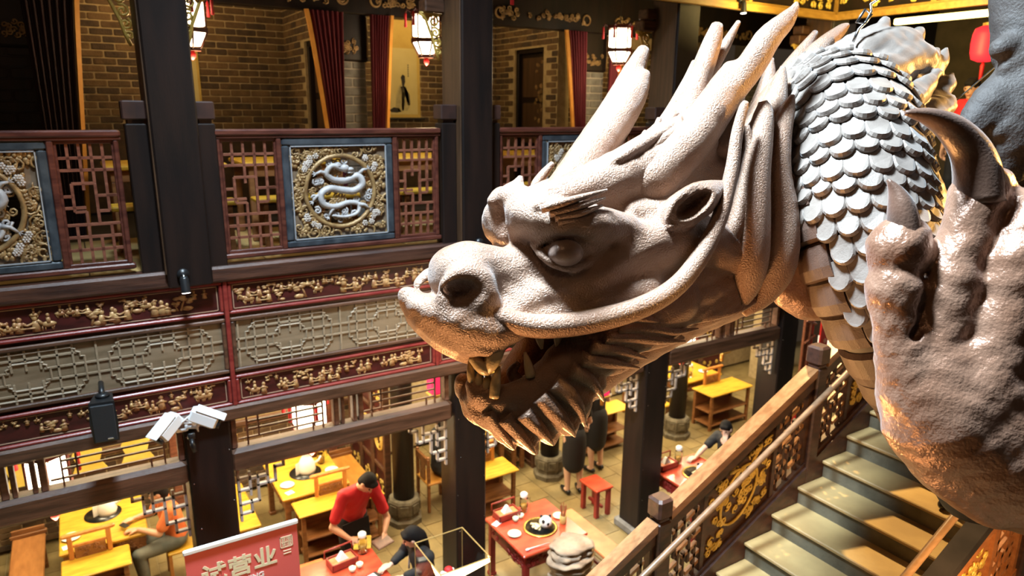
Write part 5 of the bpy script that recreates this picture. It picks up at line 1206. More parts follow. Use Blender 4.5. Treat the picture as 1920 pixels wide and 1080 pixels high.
def back_cabinet(x0, x1, y0, y1, lab, zt=-4.86, mt=None, md=None):
    mt = mt or M_TAB; md = md or M_TABD; t = thing('serving_cabinet', lab, 'cabinet', ((x0+x1)/2, (y0+y1)/2, G))
    obj('top_board', MB().bbox(x0-.03, x1+.03, y0-.03, y1+.02, zt-.03, zt, .01), mt, t)
    for k, z in enumerate((G+.08, G+.32)): obj('shelf', MB().bbox(x0+.02, x1-.02, y0+.01, y1-.01, z, z+.022, .004), md, t)
    for a in (x0+.03, x1-.03):
        for b in (y0+.03, y1-.03): obj('post', MB().bbox(a-.026, a+.026, b-.026, b+.026, G, zt-.03, .006), md, t)
    obj('back_board', MB().bbox(x0+.05, x1-.05, y1-.02, y1-.005, G+.08, zt-.03, .003), md, t)
    xc = (x0+x1)/2-.04; w = .21; y = y1+.0
    bk = obj('back_rest', MB().bbox(xc-w, xc-w+.05, y-.02, y+.02, zt, zt+.27, .008).bbox(xc+w-.05, xc+w, y-.02, y+.02, zt, zt+.27, .008).bbox(xc-w-.05, xc+w+.05, y-.025, y+.025, zt+.27, zt+.315, .012).bbox(xc-w+.05, xc+w-.05, y-.012, y+.012, zt+.14, zt+.17, .004), mat('orange_wood', (.42, .15, .03), .38, 0, (.52, .22, .05), 6, (3, 3, 1)), t)
    obj('splat', MB().bbox(xc-w+.06, xc+w-.06, y-.01, y+.01, zt+.0, zt+.14, .003), M_TABD, bk)
    g = MB(); rs = np.random.RandomState(int(x0*5)+30)
    for k in range(12): g.tube([(p, y-.014, q) for p, q in spiral(xc-w+.1+rs.rand()*(2*w-.2), zt+.03+rs.rand()*.09, .03, 1.2, rs.rand()*6, 1, 8)], .007, 5)
    stuff(obj('fretwork', g, M_TABD, bk, True)); return t
# left booth
Z = -4.788
table(-.62, .26, 8.32, 9.5, 'honey wood dining table at the far left with the man in orange', M_TAB, M_TABD)
top('hot_plate', MB().lathe([(.2, 0), (.2, .006), (.001, .007)], (-.17, 9.0, Z), 24), M_POT, 'black round hot plate under the wrapped pot on the far left table', 'hotplate', None, True)
wrapped_bundle(-.12, 8.98, Z+.008, 'white wrapped pot on the far left wooden table', .95)
plate(-.50, 8.62, Z, .10, 'white plate on the near left corner of the far left wooden table'); plate(-.52, 9.38, Z, .09, 'white plate on the back left corner of the far left wooden table')
paper_card(-.54, 8.44, Z, .2, .05, .045, 'small white paper napkin at the near left corner of the far left table', name='paper_napkin')
back_cabinet(-.58, .02, 7.92, 8.28, 'honey wood cabinet with carved back before the far left table', -4.86)
bench(-1.14, -.80, 8.1, 9.5, 'long chestnut wood bench left of the far left table', mat('chestnut_seat', (.26, .10, .03), .35, 0, (.38, .16, .05), 4, (4, 1, 4)), M_TABD, rail='back')
t = thing('plate_rack', 'dark red rack with two white dishes beside the far left table', 'rack', (-.82, 9.72, -5.0))
obj('rack_body', MB().bbox(-1.05, -.62, 9.62, 9.86, -5.0, -4.78, .01), M_REDD, t); obj('dish', MB().lathe([(.05, 0), (.11, .02), (.1, .02), (.001, .008)], (-.93, 9.74, -4.78), 18), M_CHINA, t, True); obj('dish', MB().lathe([(.05, 0), (.12, .02), (.11, .02), (.001, .008)], (-.73, 9.74, -4.78), 18), M_CHINA, t, True)
# second booth
table(1.76, 2.63, 8.2, 9.3, 'honey wood dining table behind the server in red', M_TAB, M_TABD)
top('hot_plate', MB().lathe([(.21, 0), (.21, .006), (.001, .007)], (2.2, 8.75, Z), 24), M_POT, 'black round hot plate under the wrapped pot on the table behind the server', 'hotplate', None, True)
wrapped_bundle(2.22, 8.74, Z+.008, 'tall white wrapped pot on the table behind the server in red', 1.05); jar(2.46, 8.9, Z, 'white-lidded jar beside the wrapped pot behind the server')
plate(2.52, 8.62, Z, .09, 'white plate on the right side of the table behind the server'); plate(1.90, 8.52, Z, .09, 'white plate on the left side of the table behind the server')
paper_card(1.88, 8.33, Z, .3, .05, .045, 'small white napkin on the near left corner of the table behind the server', name='paper_napkin')
t = thing('dish_box', 'dark carved box holding a white dish on the table behind the server', 'box', (2.45, 9.2, Z)); obj('box', MB().bbox(2.35, 2.56, 9.1, 9.28, Z, Z+.10, .01), M_REDD, t); obj('dish', MB().lathe([(.05, 0), (.1, .02), (.09, .02), (.001, .008)], (2.45, 9.19, Z+.1), 18), M_CHINA, t, True)
back_cabinet(1.88, 2.92, 7.82, 8.15, 'honey wood cabinet with shelves directly behind the server in red', -4.84)
bench(2.76, 3.10, 8.25, 9.55, 'orange wood bench between the table behind the server and the carved screen', mat('orange_seat', (.42, .18, .03), .33, 0, (.52, .25, .05), 4, (4, 1, 4)), M_TABD, rail='back')
bench(1.2, 1.5, 8.3, 9.5, 'orange wood bench left of the table behind the server, mostly behind the fret bracket', M_TAB, M_TABD)
bench(1.28, 1.62, 7.75, 8.05, 'short yellow stool right of the column under the cameras', M_TAB, M_TABD)
# third booth
table(4.45, 5.25, 8.5, 9.5, 'honey wood table behind the dragon beard', M_TAB, M_TABD); bench(5.35, 5.6, 8.5, 9.5, 'wooden bench right of the table behind the dragon beard', M_TAB, M_TABD)
back_cabinet(4.15, 4.75, 7.45, 7.85, 'honey wood cabinet just right of the column by the red table', -4.84)
back_cabinet(6.5, 7.5, 8.25, 8.6, 'honey wood cabinet beside the two women in black', -4.84)
top('amber_jug', MB().lathe([(.06, 0), (.09, .05), (.1, .14), (.06, .22), (.05, .25), (.001, .24)], (6.62, 8.36, -4.838), 16), mat('amber_glaze', (.5, .2, .03), .3), 'amber jug on the cabinet beside the women in black', 'jug', None, True)
# fourth booth, lamp-lit
table(8.95, 9.95, 8.45, 9.35, 'lamp-lit table at the back right with yellow tableware', M_TAB, M_TABD)
for k, (x, y) in enumerate(((9.15, 8.75), (9.4, 9.1), (9.7, 8.7))): plate(x, y, Z, .09, ['white plate at the left of the lamp-lit back table', 'white plate at the rear of the lamp-lit back table', 'white plate at the right of the lamp-lit back table'][k])
for k, (x, y) in enumerate(((9.3, 8.65), (9.55, 9.0))): t = jar(x, y, Z, ['glass jar at the front of the lamp-lit back table', 'glass jar at the rear of the lamp-lit back table'][k])
M_GLOW = mat('lamp_globe', (1, .95, .8), .4, emit=(1, .88, .5), estr=9)
for k, (x, y) in enumerate(((9.05, 9.2), (9.75, 9.25))):
    t = thing('table_lamp', ['round glowing lamp at the left end of the lamp-lit back table', 'round glowing lamp at the right end of the lamp-lit back table'][k], 'lamp', (x, y, Z)); obj('globe', MB().ell((x, y, Z+.17), (.085, .085, .085), 16, 10), M_GLOW, t, True); obj('foot', MB().lathe([(.06, 0), (.05, .02), (.015, .03), (.02, .09)], (x, y, Z), 12), M_BRASS, t, True)
back_cabinet(9.1, 10.1, 7.9, 8.35, 'dark cabinet with shelves before the lamp-lit back table', -4.86, M_TAB)
bench(8.3, 8.65, 8.4, 9.4, 'wooden bench left of the lamp-lit back table', M_TAB, M_TABD)
# red tables along the column line
table(3.73, 4.62, 5.67, 6.56, 'red lacquer table with carved apron and hotpot, right of the middle column', M_CHILI, M_CHILID)
hotpot(4.20, 6.05, Z, 'round black hotpot with a white panda-shaped butter ball on the middle red table')
tray(3.98, 6.45, Z, 0, 'red napkin tray at the back of the middle red table'); jar(4.22, 6.44, Z, 'glass jar with white lid at the back of the middle red table')
tea_cup(4.02, 6.31, Z, 'left celadon cup before the jar on the middle red table'); tea_cup(4.11, 6.335, Z, 'right celadon cup before the jar on the middle red table')
plate(3.86, 6.08, Z, .08, 'celadon plate at the left edge of the middle red table', M_CELA); plate(4.52, 6.12, Z, .075, 'celadon plate at the right edge of the middle red table', M_CELA)
chopstick_cup(4.48, 5.98, Z, 'cup of wooden chopsticks beside the panda butter ball')
top('spoon', MB().tube([(3.84, 5.75, Z+.012), (4.1, 5.72, Z+.02)], [.012, .006], 8, .5).ell((3.83, 5.75, Z+.012), (.03, .018, .01), 10, 6), M_CHINA, 'long white spoon near the front corner of the middle red table', 'spoon', None, True)
paper_card(3.80, 6.38, Z, .4, .06, .04, 'crumpled white napkin at the left back of the middle red table', name='paper_napkin')
bench(4.78, 5.08, 5.4, 6.6, 'orange-topped red bench right of the middle red table', M_TABLE_R, M_CHILID); bench(3.2, 3.5, 5.3, 5.95, 'red bench left of the middle red table, in front of the column', M_CHILI, M_CHILID)
table(6.3, 7.15, 5.6, 6.45, 'red lacquer table crowded with dishes by the woman in the black T-shirt', M_CHILI, M_CHILID)
hotpot(6.74, 6.0, Z, 'black hotpot with a white panda-shaped butter ball on the right red table'); tray(6.5, 6.36, Z, 0, 'red napkin tray at the back of the right red table'); jar(6.74, 6.36, Z, 'glass jar on the right red table'); chopstick_cup(7.03, 5.92, Z, 'cup of chopsticks on the right red table')
paper_card(6.42, 5.83, Z+.002, .5, .15, .11, 'pale pink printed menu sheet on the right red table', mat('pink_menu', (.62, .42, .33), .7, 0, (.75, .62, .52), 24)); plate(6.92, 5.82, Z, .07, 'small white plate at the front of the right red table'); top('spoon', MB().tube([(6.65, 5.68, Z+.012), (6.85, 5.72, Z+.016)], [.01, .006], 8, .5), M_CHINA, 'white spoon on the front edge of the right red table', 'spoon', None, True)
bench(5.62, 5.92, 6.75, 7.15, 'small red stool beside the foot of the stair column', M_CHILI, M_CHILID)
table(1.45, 2.36, 5.92, 6.76, 'red lacquer table in front of the server, at the bottom edge', M_CHILI, M_CHILID)
tray(1.98, 6.58, Z, .12, 'red napkin tray on the table in front of the server'); jar(2.24, 6.66, Z, 'glass jar with white lid on the table in front of the server')
tea_cup(2.03, 6.40, Z, 'left celadon cup on the table in front of the server'); tea_cup(2.12, 6.43, Z, 'right celadon cup on the table in front of the server')
t = thing('smartphone', 'black phone with lit screen lying on the table in front of the server', 'phone', (2.16, 6.2, Z)); obj('body', MB().bbox(-.09, .09, -.05, .05, 0, .012, .004, Matrix.Translation((2.16, 6.2, Z)) @ Matrix.Rotation(.25, 4, 'Z')), M_BLACK, t); obj('screen', MB().bbox(-.055, .055, -.035, .035, .012, .013, .0005, Matrix.Translation((2.16, 6.2, Z)) @ Matrix.Rotation(.25, 4, 'Z')), M_PAPER, t)
bench(1.3, 1.95, 6.95, 7.25, 'orange-topped bench behind the table in front of the server', M_TABLE_R, M_CHILID)
# big white lanterns and red paper lanterns near the ceiling of the ground floor
palace_lantern('large white palace lantern under the gallery at the far left', -.52, 7.3, -3.47, 1.2, M_WARM, 40, -1.6)
palace_lantern('large white palace lantern above the table behind the server', 1.95, 7.4, -3.5, 1.2, M_WARM, 40, -1.6)
palace_lantern('large white palace lantern behind the dragon cheek tuft', 7.75, 7.4, -3.52, 1.2, M_WARM, 40, -1.6)
M_PINK = mat('pink_paper', (.8, .03, .12), .5, emit=(1, .03, .14), estr=.7)
for k, (x, y, z, lab) in enumerate([(3.42, 7.2, -3.2, 'pink-red square paper lantern right of the middle transom'), (.98, 6.55, -2.86, 'pink-red paper lantern right of the column under the cameras'), (8.2, 7.0, -3.45, 'pink-red paper lantern left of the far right transom'), (6.35, 7.6, -4.05, 'small red paper lantern behind the right corner bracket')]):
    t = thing('paper_lantern', lab, 'lantern', (x, y, z)); h = .26 if k != 3 else .16; w = .085 if k != 1 else .05
    obj('shade', MB().bbox(x-w, x+w, y-w, y+w, z-h/2, z+h/2, .02), M_PINK, t); obj('gold_band', MB().bbox(x-w*1.05, x+w*1.05, y-w*1.05, y+w*1.05, z-h/2-.03, z-h/2, .006).bbox(x-w*1.05, x+w*1.05, y-w*1.05, y+w*1.05, z+h/2, z+h/2+.02, .006), M_GOLD, t); obj('cord', MB().tube([(x, y, z+h/2), (x, y, -1.6)], .005, 5), M_BLACK, t); obj('fringe', MB().lathe([(.02, 0), (.03, -.03), (.025, -.14), (.004, -.15)], (x, y, z-h/2-.03), 8), M_TRIM, t, True)
# yellow cut-paper pennants and wall plaques on the back wall
M_YEL = mat('yellow_pennant', (.60, .42, .06), .7, 0, (.72, .55, .12), 5)
for k, x in enumerate((-.95, -.25, .3)):
    pts = [(-.2, 0), (.2, 0), (.2, -.1), (.12, -.2), (.16, -.34), (.12, -.46), (.2, -.6), (-.2, -.6), (-.14, -.46), (-.18, -.34), (-.1, -.2), (-.2, -.1)]
    top('pennant', MB().prism([(x+a, -4.0+b) for a, b in pts], 9.84, 9.86), M_YEL, ['yellow scalloped wall plaque, left one above the far left table', 'yellow scalloped wall plaque, middle one above the far left table', 'yellow scalloped wall plaque, right one above the far left table'][k], 'plaque')
# lit lattice windows in the back wall
def lit_window(n, x0, x1, z0, z1, y=9.95, mt=M_WARM2):
    w = sroot('window_%d' % n, ((x0+x1)/2, y, z0)); k = max(2, int((x1-x0)/.13)); r = max(2, int((z1-z0)/.15))
    for i in range(k):
        for j in range(r): obj('pane', MB().bbox(x0+(x1-x0)*i/k+.008, x0+(x1-x0)*(i+1)/k-.008, y, y+.01, z0+(z1-z0)*j/r+.008, z0+(z1-z0)*(j+1)/r-.008, .003), mt, w)
    fr = MB()
    for i in range(k+1): fr.bbox(x0+(x1-x0)*i/k-.01, x0+(x1-x0)*i/k+.01, y-.03, y+.02, z0, z1, .003)
    for j in range(r+1): fr.bbox(x0, x1, y-.03, y+.02, z0+(z1-z0)*j/r-.01, z0+(z1-z0)*(j+1)/r*0+z0*0+(z0+(z1-z0)*j/r+.01)-z0*0 if False else z0+(z1-z0)*j/r+.01, .003)
    obj('lattice', fr, M_WOOD, w)
lit_window(1, .42, .68, -4.35, -3.75, 9.9); lit_window(2, 3.0, 3.18, -4.3, -3.7, 9.9); lit_window(3, 8.55, 9.0, -4.1, -3.5, 9.9)
# shop window with cracked-ice panes and the red couplet banner on the far right
w = sroot('window_4', (12.6, 7.2, -4.4)); rs = np.random.RandomState(5)
M_ICE = [mat('ice_pane_white', (.75, .75, .70), .3, emit=(1, .93, .8), estr=.9), mat('ice_pane_teal', (.35, .55, .5), .3, emit=(.55, .8, .7), estr=.4), mat('ice_pane_pink', (.75, .5, .5), .3, emit=(1, .7, .65), estr=.5)]
for i in range(9):
    for j in range(8):
        y = 5.6+i*.3; z = -4.9+j*.26; q = [(y+.02+.06*rs.rand(), z+.02+.05*rs.rand()), (y+.22+.06*rs.rand(), z+.02+.05*rs.rand()), (y+.22+.06*rs.rand(), z+.18+.06*rs.rand()), (y+.02+.06*rs.rand(), z+.18+.06*rs.rand())]
        obj('pane', MB().loft([[(12.5, a, b) for a, b in q], [(12.53, a, b) for a, b in q]]), M_ICE[rs.choice(3, p=[.6, .2, .2])], w)
obj('frame', MB().bbox(12.52, 12.6, 5.5, 8.4, -5.55, -2.7, .01), M_COL, w)
M_BAN = mat('couplet_red', (.62, .015, .012), .6)
t = thing('couplet_banner', 'long red vertical banner with pale spots at the far right, beyond the last column', 'banner', (10.6, 6.9, G+.3)); obj('cloth', MB().bbox(10.5, 10.72, 6.9, 6.93, G+.4, -3.2, .004), M_BAN, t)
for k in range(9): obj('spot', MB().ell((10.63, 6.895, -3.4-.2*k), (.045, .004, .045), 10, 6), mat('pale_pink', (.75, .35, .28), .6), t)
top('carved_wall_panel', MB().bbox(10.2, 10.45, 7.0, 7.05, G, -2.8, .01).tube([(10.2, 6.98, -3.4), (10.45, 6.98, -3.5)], .02, 6).tube([(10.2, 6.98, -3.8), (10.45, 6.98, -3.7)], .02, 6).tube([(10.3, 6.98, -4.2), (10.32, 6.98, -3.1)], .02, 6), M_WOOD, 'dark carved wooden panel left of the red banner', 'panel')
# ================================================================== the stair, parallel to the gallery
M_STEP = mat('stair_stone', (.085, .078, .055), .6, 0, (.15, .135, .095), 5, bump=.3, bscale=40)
M_STEP_LIT = mat('stair_stone_lit', (.36, .245, .105), .5, 0, (.52, .37, .16), 2.2, (1, 1, 1), .25, 30)  # same stone as the risers, warm light put into its tan
M_RAIL = mat('hand_rail_wood', (.20, .085, .03), .3, 0, (.34, .16, .065), 4, (.8, 6, 6), .1, 50, coat=.3); M_STW = mat('stair_dark_wood', (.035, .016, .012), .42, 0, (.075, .032, .022), 5, (2, 5, 5), .15, 50)
M_POLE = mat('round_rail_wood', (.19, .11, .06), .35, 0, (.27, .16, .09), 7, (1, 5, 5)); M_ORW = mat('orange_stair_wood', (.26, .09, .03), .4, 0, (.36, .14, .05), 5, (2, 5, 5), .15, 50)
M_STN = mat('near_rail_dark', (.014, .012, .014), .75, 0, (.026, .022, .024), 5, spec=.15)
def nz(x): return -3.08+.516*(x-4.92)
st = thing('staircase', 'wide stone staircase climbing to the right below the dragon hand', 'stairs', (4, 2.6, G))
for k in range(-15, 12):
    x = 4.92+.31*k; z = -3.08+.16*k
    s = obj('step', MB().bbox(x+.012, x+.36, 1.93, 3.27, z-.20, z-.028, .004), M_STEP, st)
    obj('tread', MB().bbox(x-.012, x+.33, 1.93, 3.27, z-.03, z, .007), M_STEP_LIT, s, label='stone tread with warm light in its tan colour')
xa, xb = .14, 8.45
DH = [0.0]
def sheared(x0, x1, y0, y1, h0, h1, b=.0):   # slab between heights h0..h1 above the nosing line
    P = []
    for h in (h0, h1):
        for x, y in ((x0, y0), (x1, y0), (x1, y1), (x0, y1)): P.append((x, y, nz(x)+h+DH[0]))
    return MB().add(P, [(0, 3, 2, 1), (4, 5, 6, 7), (0, 1, 5, 4), (1, 2, 6, 5), (2, 3, 7, 6), (3, 0, 4, 7)])
for y0, y1 in ((3.27, 3.40), (1.80, 1.93)): obj('stringer', sheared(xa, xb, y0, y1, -.42, .10), M_STW, st)
obj('soffit', sheared(xa+.4, xb, 1.9, 3.3, -.5, -.36), M_STW, st)
def stair_rail(lab, y, posts, sgn, orange=False):
    dh = -.24 if orange else -.05
    def nz(x): return -3.08+.516*(x-4.92)+dh
    DH[0] = dh
    t = thing('stair_balustrade', lab, 'railing', (posts[0], y, nz(posts[0]))); mw = M_STW if not orange else M_ORW
    for px_ in posts:
        z = nz(px_)
        obj('newel_post', MB().bbox(px_-.065, px_+.065, y-.065, y+.065, z-.25, z+1.0, .012).bbox(px_-.052, px_+.052, y-.052, y+.052, z+1.0, z+1.03, .005).bbox(px_-.072, px_+.072, y-.072, y+.072, z+1.03, z+1.19, .018), M_STW, t)
    for a, b in zip(posts, posts[1:]):
        x0, x1 = a+.066, b-.066
        obj('top_rail', sheared(x0, x1, y-.06, y+.06, .97, 1.04), M_RAIL if not orange else M_STN, t); obj('sub_rail', sheared(x0, x1, y-.04, y+.04, .86, .97), mw, t); obj('bottom_rail', sheared(x0, x1, y-.04, y+.04, .12, .19), mw, t)
        L = x1-x0; c0 = x0+L*.25; c1 = x0+L*.745
        for x in (x0+.02, c0, c1, x1-.02): obj('stile', sheared(x-.02, x+.02, y-.03, y+.03, .19, .86), mw, t)
        for u0, u1 in ((x0+.04, c0-.02), (c1+.02, x1-.04)):
            w = u1-u0
            def hb(p, q, h): obj('bar', sheared(u0+w*p, u0+w*q, y-.014, y+.014, .19+.67*h-.016, .19+.67*h+.016), M_RAIL if not orange else M_ORW, t)
            def vb(p, h0, h1): obj('bar', sheared(u0+w*p-.012, u0+w*p+.012, y-.014, y+.014, .19+.67*h0, .19+.67*h1), mw, t)
            for h, segs in ((.12, ((0, .45), (.6, 1))), (.26, ((.1, .5), (.7, 1))), (.40, ((0, .3), (.45, .9))), (.54, ((.2, .6), (.75, 1))), (.68, ((0, .4), (.55, 1))), (.86, ((.1, .9),))):
                for p, q in segs: hb(p, q, h)
            for p, h0, h1 in ((.15, 0, .3), (.32, .1, .55), (.5, 0, .45), (.66, .25, .75), (.85, 0, .4), (.2, .5, 1), (.45, .65, 1), (.8, .55, 1)): vb(p, h0, h1)
        bd = obj('carved_board', sheared(c0+.02, c1-.02, y-.006, y+.006, .19, .86), M_STW if not orange else M_ORW, t)
        g = MB(); rs = np.random.RandomState(int(a*10)+3); cx = (c0+c1)/2
        for s in (-1, 1):
            for q in range(70):
                u = c0+.06+rs.rand()*(c1-c0-.12); h = .23+rs.rand()*.58
                g.tube([(p, y+s*.014, nz(p)+w_) for p, w_ in spiral(u, h, .038, 1.3, rs.rand()*6, rs.choice([-1, 1]), 9)], .0085, 5)
            R = .2; g.tube([(cx+R*math.cos(a_), y+s*.016, nz(cx+R*math.cos(a_))+.525+R*1.1*math.sin(a_)) for a_ in np.linspace(0, 2*PI, 25)[:-1]], .012, 5, closed=True)
        stuff(obj('gold_carving', g, M_GOLD, bd, True))
    yr = y+sgn*(.16 if not orange else .06); xs = np.linspace(posts[0]-.25, posts[-1]+.2, 12)
    obj('round_rail', MB().tube([(x, yr, nz(x)-dh+(.82 if not orange else .97)) for x in xs], .024, 12), M_POLE, t, True)
    for px_ in posts: obj('rail_bracket', MB().tube([(px_, y, nz(px_)+.74), (px_, y+sgn*.1, nz(px_)+.74), (px_, yr, nz(px_)-dh+(.80 if not orange else .95))], .012, 8), M_BLACK, t, True)
stair_rail('carved wooden stair balustrade with gold panels on the far side of the stone stair', 3.33, [1.72, 3.38, 5.07, 6.74, 8.4], -1)
stair_rail('carved wooden stair balustrade with orange panels in the bottom right corner', 1.76, [1.9, 3.57, 5.22, 6.88, 8.4], 1, True)
DH[0] = 0.0
area('corner_lamp', (3.5, .5, -2.1), (4.1, 1.7, -2.75), .3, 16, (1, .58, .22), .3, math.radians(70))
# ================================================================== hanging wires, lamps, loudspeaker, cameras
top('hoist_wire', MB().tube(c2w(np.array([cc(1600, 78, 3.5), cc(1610, 55, 3.5), cc(1625, 40, 3.5), cc(1634, 28, 3.5), cc(1622, 18, 3.5), cc(1606, 42, 3.5), cc(1622, 44, 3.5), cc(1634, 22, 3.5), cc(1632, 8, 3.5), cc(1645, 0, 3.5), cc(1700, -220, 3.5), cc(1800, -900, 3.5)])), .0075, 7), M_STEEL, 'twisted steel hoisting wire tied to the top of the dragon neck', 'wire', smooth=True)
top('stay_cable', MB().tube(c2w(np.array([cc(1775, 205, 3.6), cc(1800, 182, 3.6), cc(1870, 122, 3.6), cc(1960, 40, 3.6), cc(2300, -300, 3.6)])), .004, 6), M_STEEL, 'thin straight stay cable beside the dark dragon coil at the upper right', 'cable', smooth=True)
def spotlight(lab, p, d):
    t = thing('spotlight', lab, 'lamp', p); p = Vector(p); d = Vector(d).normalized()
    obj('base', MB().tube([p, p+Vector((0, -.03, 0))], [.045, .045], 16), M_BLACK, t, True); q = p+Vector((0, -.05, -.03))
    obj('arm', MB().tube([p+Vector((0, -.03, 0)), q], .014, 8), M_STEEL, t, True); obj('barrel', MB().tube([q-d*.02, q, q+d*.10, q+d*.11], [.024, .034, .034, .037], 16), M_BLACK, t, True)
    obj('lens', MB().tube([q+d*.11, q+d*.114], [.031, .031], 16), mat('spot_lens', (1, 1, 1), .3, emit=(1, .95, .85), estr=8), t, True)
spotlight('small black spotlight at the foot of the left column, lens lit', (.66, 6.0, -1.30), (.02, -.15, -1))
spotlight('small black spotlight at the foot of the column behind the dragon nose', (3.35, 6.0, -1.29), (.5, -.25, -.8))
spotlight('black downlight under the gold eaves at the top right', (6.75, 5.95, 1.22), (0, -.1, -1))
t = thing('loudspeaker', 'black wall loudspeaker hung on the lower frieze at the left', 'speaker', (0, 5.9, -2.35)); M_ = Matrix.Translation((0.0, 5.93, -2.33)) @ Matrix.Rotation(-.12, 4, 'Z') @ Matrix.Rotation(.10, 4, 'X')
obj('cabinet', MB().loft([[(-.085, -.12, -.17), (.085, -.12, -.17), (.06, .07, -.15), (-.06, .07, -.15)], [(-.095, -.135, 0), (.095, -.135, 0), (.065, .08, 0), (-.065, .08, 0)], [(-.085, -.12, .17), (.085, -.12, .17), (.06, .07, .15), (-.06, .07, .15)]], M_), M_BLACK, t)
obj('grille', MB().bbox(-.078, .078, -.142, -.125, -.155, .155, .008, M_), mat('speaker_grille', (.02, .024, .028), .55, bump=.4, bscale=300), t); obj('badge', MB().bbox(.01, .05, -.146, -.140, -.14, -.128, .001, M_), M_STEEL, t)
obj('bracket', MB().tube([M_ @ Vector((0, 0, .15)), M_ @ Vector((0, 0, .2)), Vector((.0, 6.09, -2.12))], .02, 8).lathe([(.05, .0), (.05, .02), (.02, .03)], tuple(M_ @ Vector((0, 0, .16))), 14), M_BLACK, t, True)
M_CAMW = mat('camera_white', (.80, .80, .80), .35)
def cctv(lab, p, d):
    t = thing('security_camera', lab, 'camera', p); p = Vector(p); d = Vector(d).normalized(); u = Vector((0, 0, 1)); x = d.cross(u).normalized(); v = x.cross(d)
    M = Matrix(((x.x, d.x, v.x, p.x), (x.y, d.y, v.y, p.y), (x.z, d.z, v.z, p.z), (0, 0, 0, 1)))
    obj('housing', MB().bbox(-.058, .058, -.12, .10, -.055, .055, .016, M), M_CAMW, t); obj('hood', MB().bbox(-.062, .062, -.09, .14, .055, .063, .003, M), M_CAMW, t); obj('lens_face', MB().tube([M @ Vector((0, .10, 0)), M @ Vector((0, .125, 0))], [.05, .05], 16), M_BLACK, t, True)
    obj('arm', MB().tube([M @ Vector((0, -.03, -.045)), M @ Vector((0, -.03, -.10)), Vector((.56, 5.98, p.z-.16)), Vector((.57, 6.13, p.z-.2))], .014, 8), M_CAMW, t, True); obj('lead', MB().tube(catmull([M @ Vector((.02, -.11, 0)), M @ Vector((.05, -.14, -.08)), Vector((.62, 5.98, p.z-.14)), Vector((.66, 6.12, p.z-.26))], 14), .007, 6), M_CAMW, t, True)
cctv('white security camera on the column, the left of two, aimed left', (.40, 5.72, -2.45), (-.75, -.45, -.6)); cctv('white security camera on the column, the right of two, aimed right', (.68, 5.72, -2.43), (.85, -.30, -.45))
top('camera_plug', MB().tube([(.60, 6.1, -2.75), (.60, 6.06, -2.80), (.61, 6.05, -2.86)], [.018, .022, .016], 10).bbox(.57, .63, 6.08, 6.13, -2.76, -2.70, .006), M_BLACK, 'black cable plug hanging below the two white cameras', 'plug', smooth=True)
# loose lead over the hall column
top('loose_wire', MB().tube([(3.48, 6.12, -2.75), (3.50, 6.11, -3.0), (3.47, 6.11, -3.2), (3.42, 6.11, -3.33)], .004, 6), M_STEEL, 'thin loose wire on the column below the dragon chin', 'wire', smooth=True)

# ================================================================== banner, glass case, rock
bx0, bx1, by = .33, 1.07, 4.6; bz = -2.885
t = thing('trial_opening_banner', 'red roll-up banner with pale Chinese lettering and a white top bar', 'banner', (.7, by, G))
M_BNR = mat('banner_red', (.74, .13, .115), .55); M_LET = mat('cream_lettering', (.80, .72, .48), .6); M_WHT = mat('white_lettering', (.85, .80, .74), .6)
obj('sheet', MB().box(bx0, bx1, by, by+.006, G+.12, bz), M_BNR, t); obj('top_bar', MB().bbox(bx0-.008, bx1+.008, by-.014, by+.018, bz-.01, bz+.022, .006), mat('bar_white', (.78, .76, .74), .35), t); obj('base', MB().bbox(bx0-.02, bx1+.02, by-.12, by+.12, G, G+.12, .02), M_STEEL, t); obj('pole', MB().tube([((bx0+bx1)/2, by+.03, G+.1), ((bx0+bx1)/2, by+.03, bz)], .012, 8), M_STEEL, t, True)
def text(body, x, z, size, m, parent, bold=0.0, name='lettering', sx=1.0):
    cu = bpy.data.curves.new(name, 'FONT'); cu.body = body; cu.size = size; cu.extrude = .0015; cu.offset = bold
    o = bpy.data.objects.new(name, cu); C.objects.link(o); bpy.context.view_layer.update()
    me = bpy.data.meshes.new_from_object(o.evaluated_get(bpy.context.evaluated_depsgraph_get())); bpy.data.objects.remove(o)
    me.transform(Matrix.Translation((x, by-.003, z)) @ Matrix.Rotation(PI/2, 4, 'X') @ Matrix.Diagonal((sx, 1, 1, 1)))
    return obj(name, me, m, parent)
text('试', bx0+.085, bz-.27, .165, M_LET, t, .004, 'character'); text('营', bx0+.255, bz-.27, .165, M_LET, t, .004, 'character'); text('业', bx0+.425, bz-.262, .165, M_LET, t, .004, 'character')
text('TRIAL RUNNING', bx0+.08, bz-.345, .052, M_WHT, t, .001, 'latin_lettering', 1.05)
sl = MB(); sx_, sz_, w_ = bx0+.615, bz-.175, .088
for a in ((0, w_, 0, .006), (0, w_, w_-.006, w_), (0, .006, 0, w_), (w_-.006, w_, 0, w_), (.044, .048, .01, w_-.01), (.01, w_-.01, .042, .046)): sl.box(sx_+a[0], sx_+a[1], by-.003, by, sz_+a[2], sz_+a[3])
for cx in (.012, .052):
    for cz in (.012, .052):
        for a in ((0, .026, .022, .026), (0, .026, .011, .015), (0, .026, 0, .004), (.011, .015, 0, .026)): sl.box(sx_+cx+a[0], sx_+cx+a[1], by-.003, by, sz_+cz+a[2], sz_+cz+a[3])
for q in range(2): sl.box(sx_+.018, sx_+.072, by-.003, by, sz_-.03-.022*q, sz_-.024-.022*q)
stuff(obj('seal', sl, M_LET, t))
gx0, gx1, gy0, gy1, gz = 2.46, 2.99, 5.14, 5.72, -4.2
t = thing('glass_case', 'glass display case with brass edges at the bottom centre, beside the seated girl', 'display case', ((gx0+gx1)/2, (gy0+gy1)/2, G))
M_BRE = mat('brass_edge', (.42, .29, .10), .5, .3)
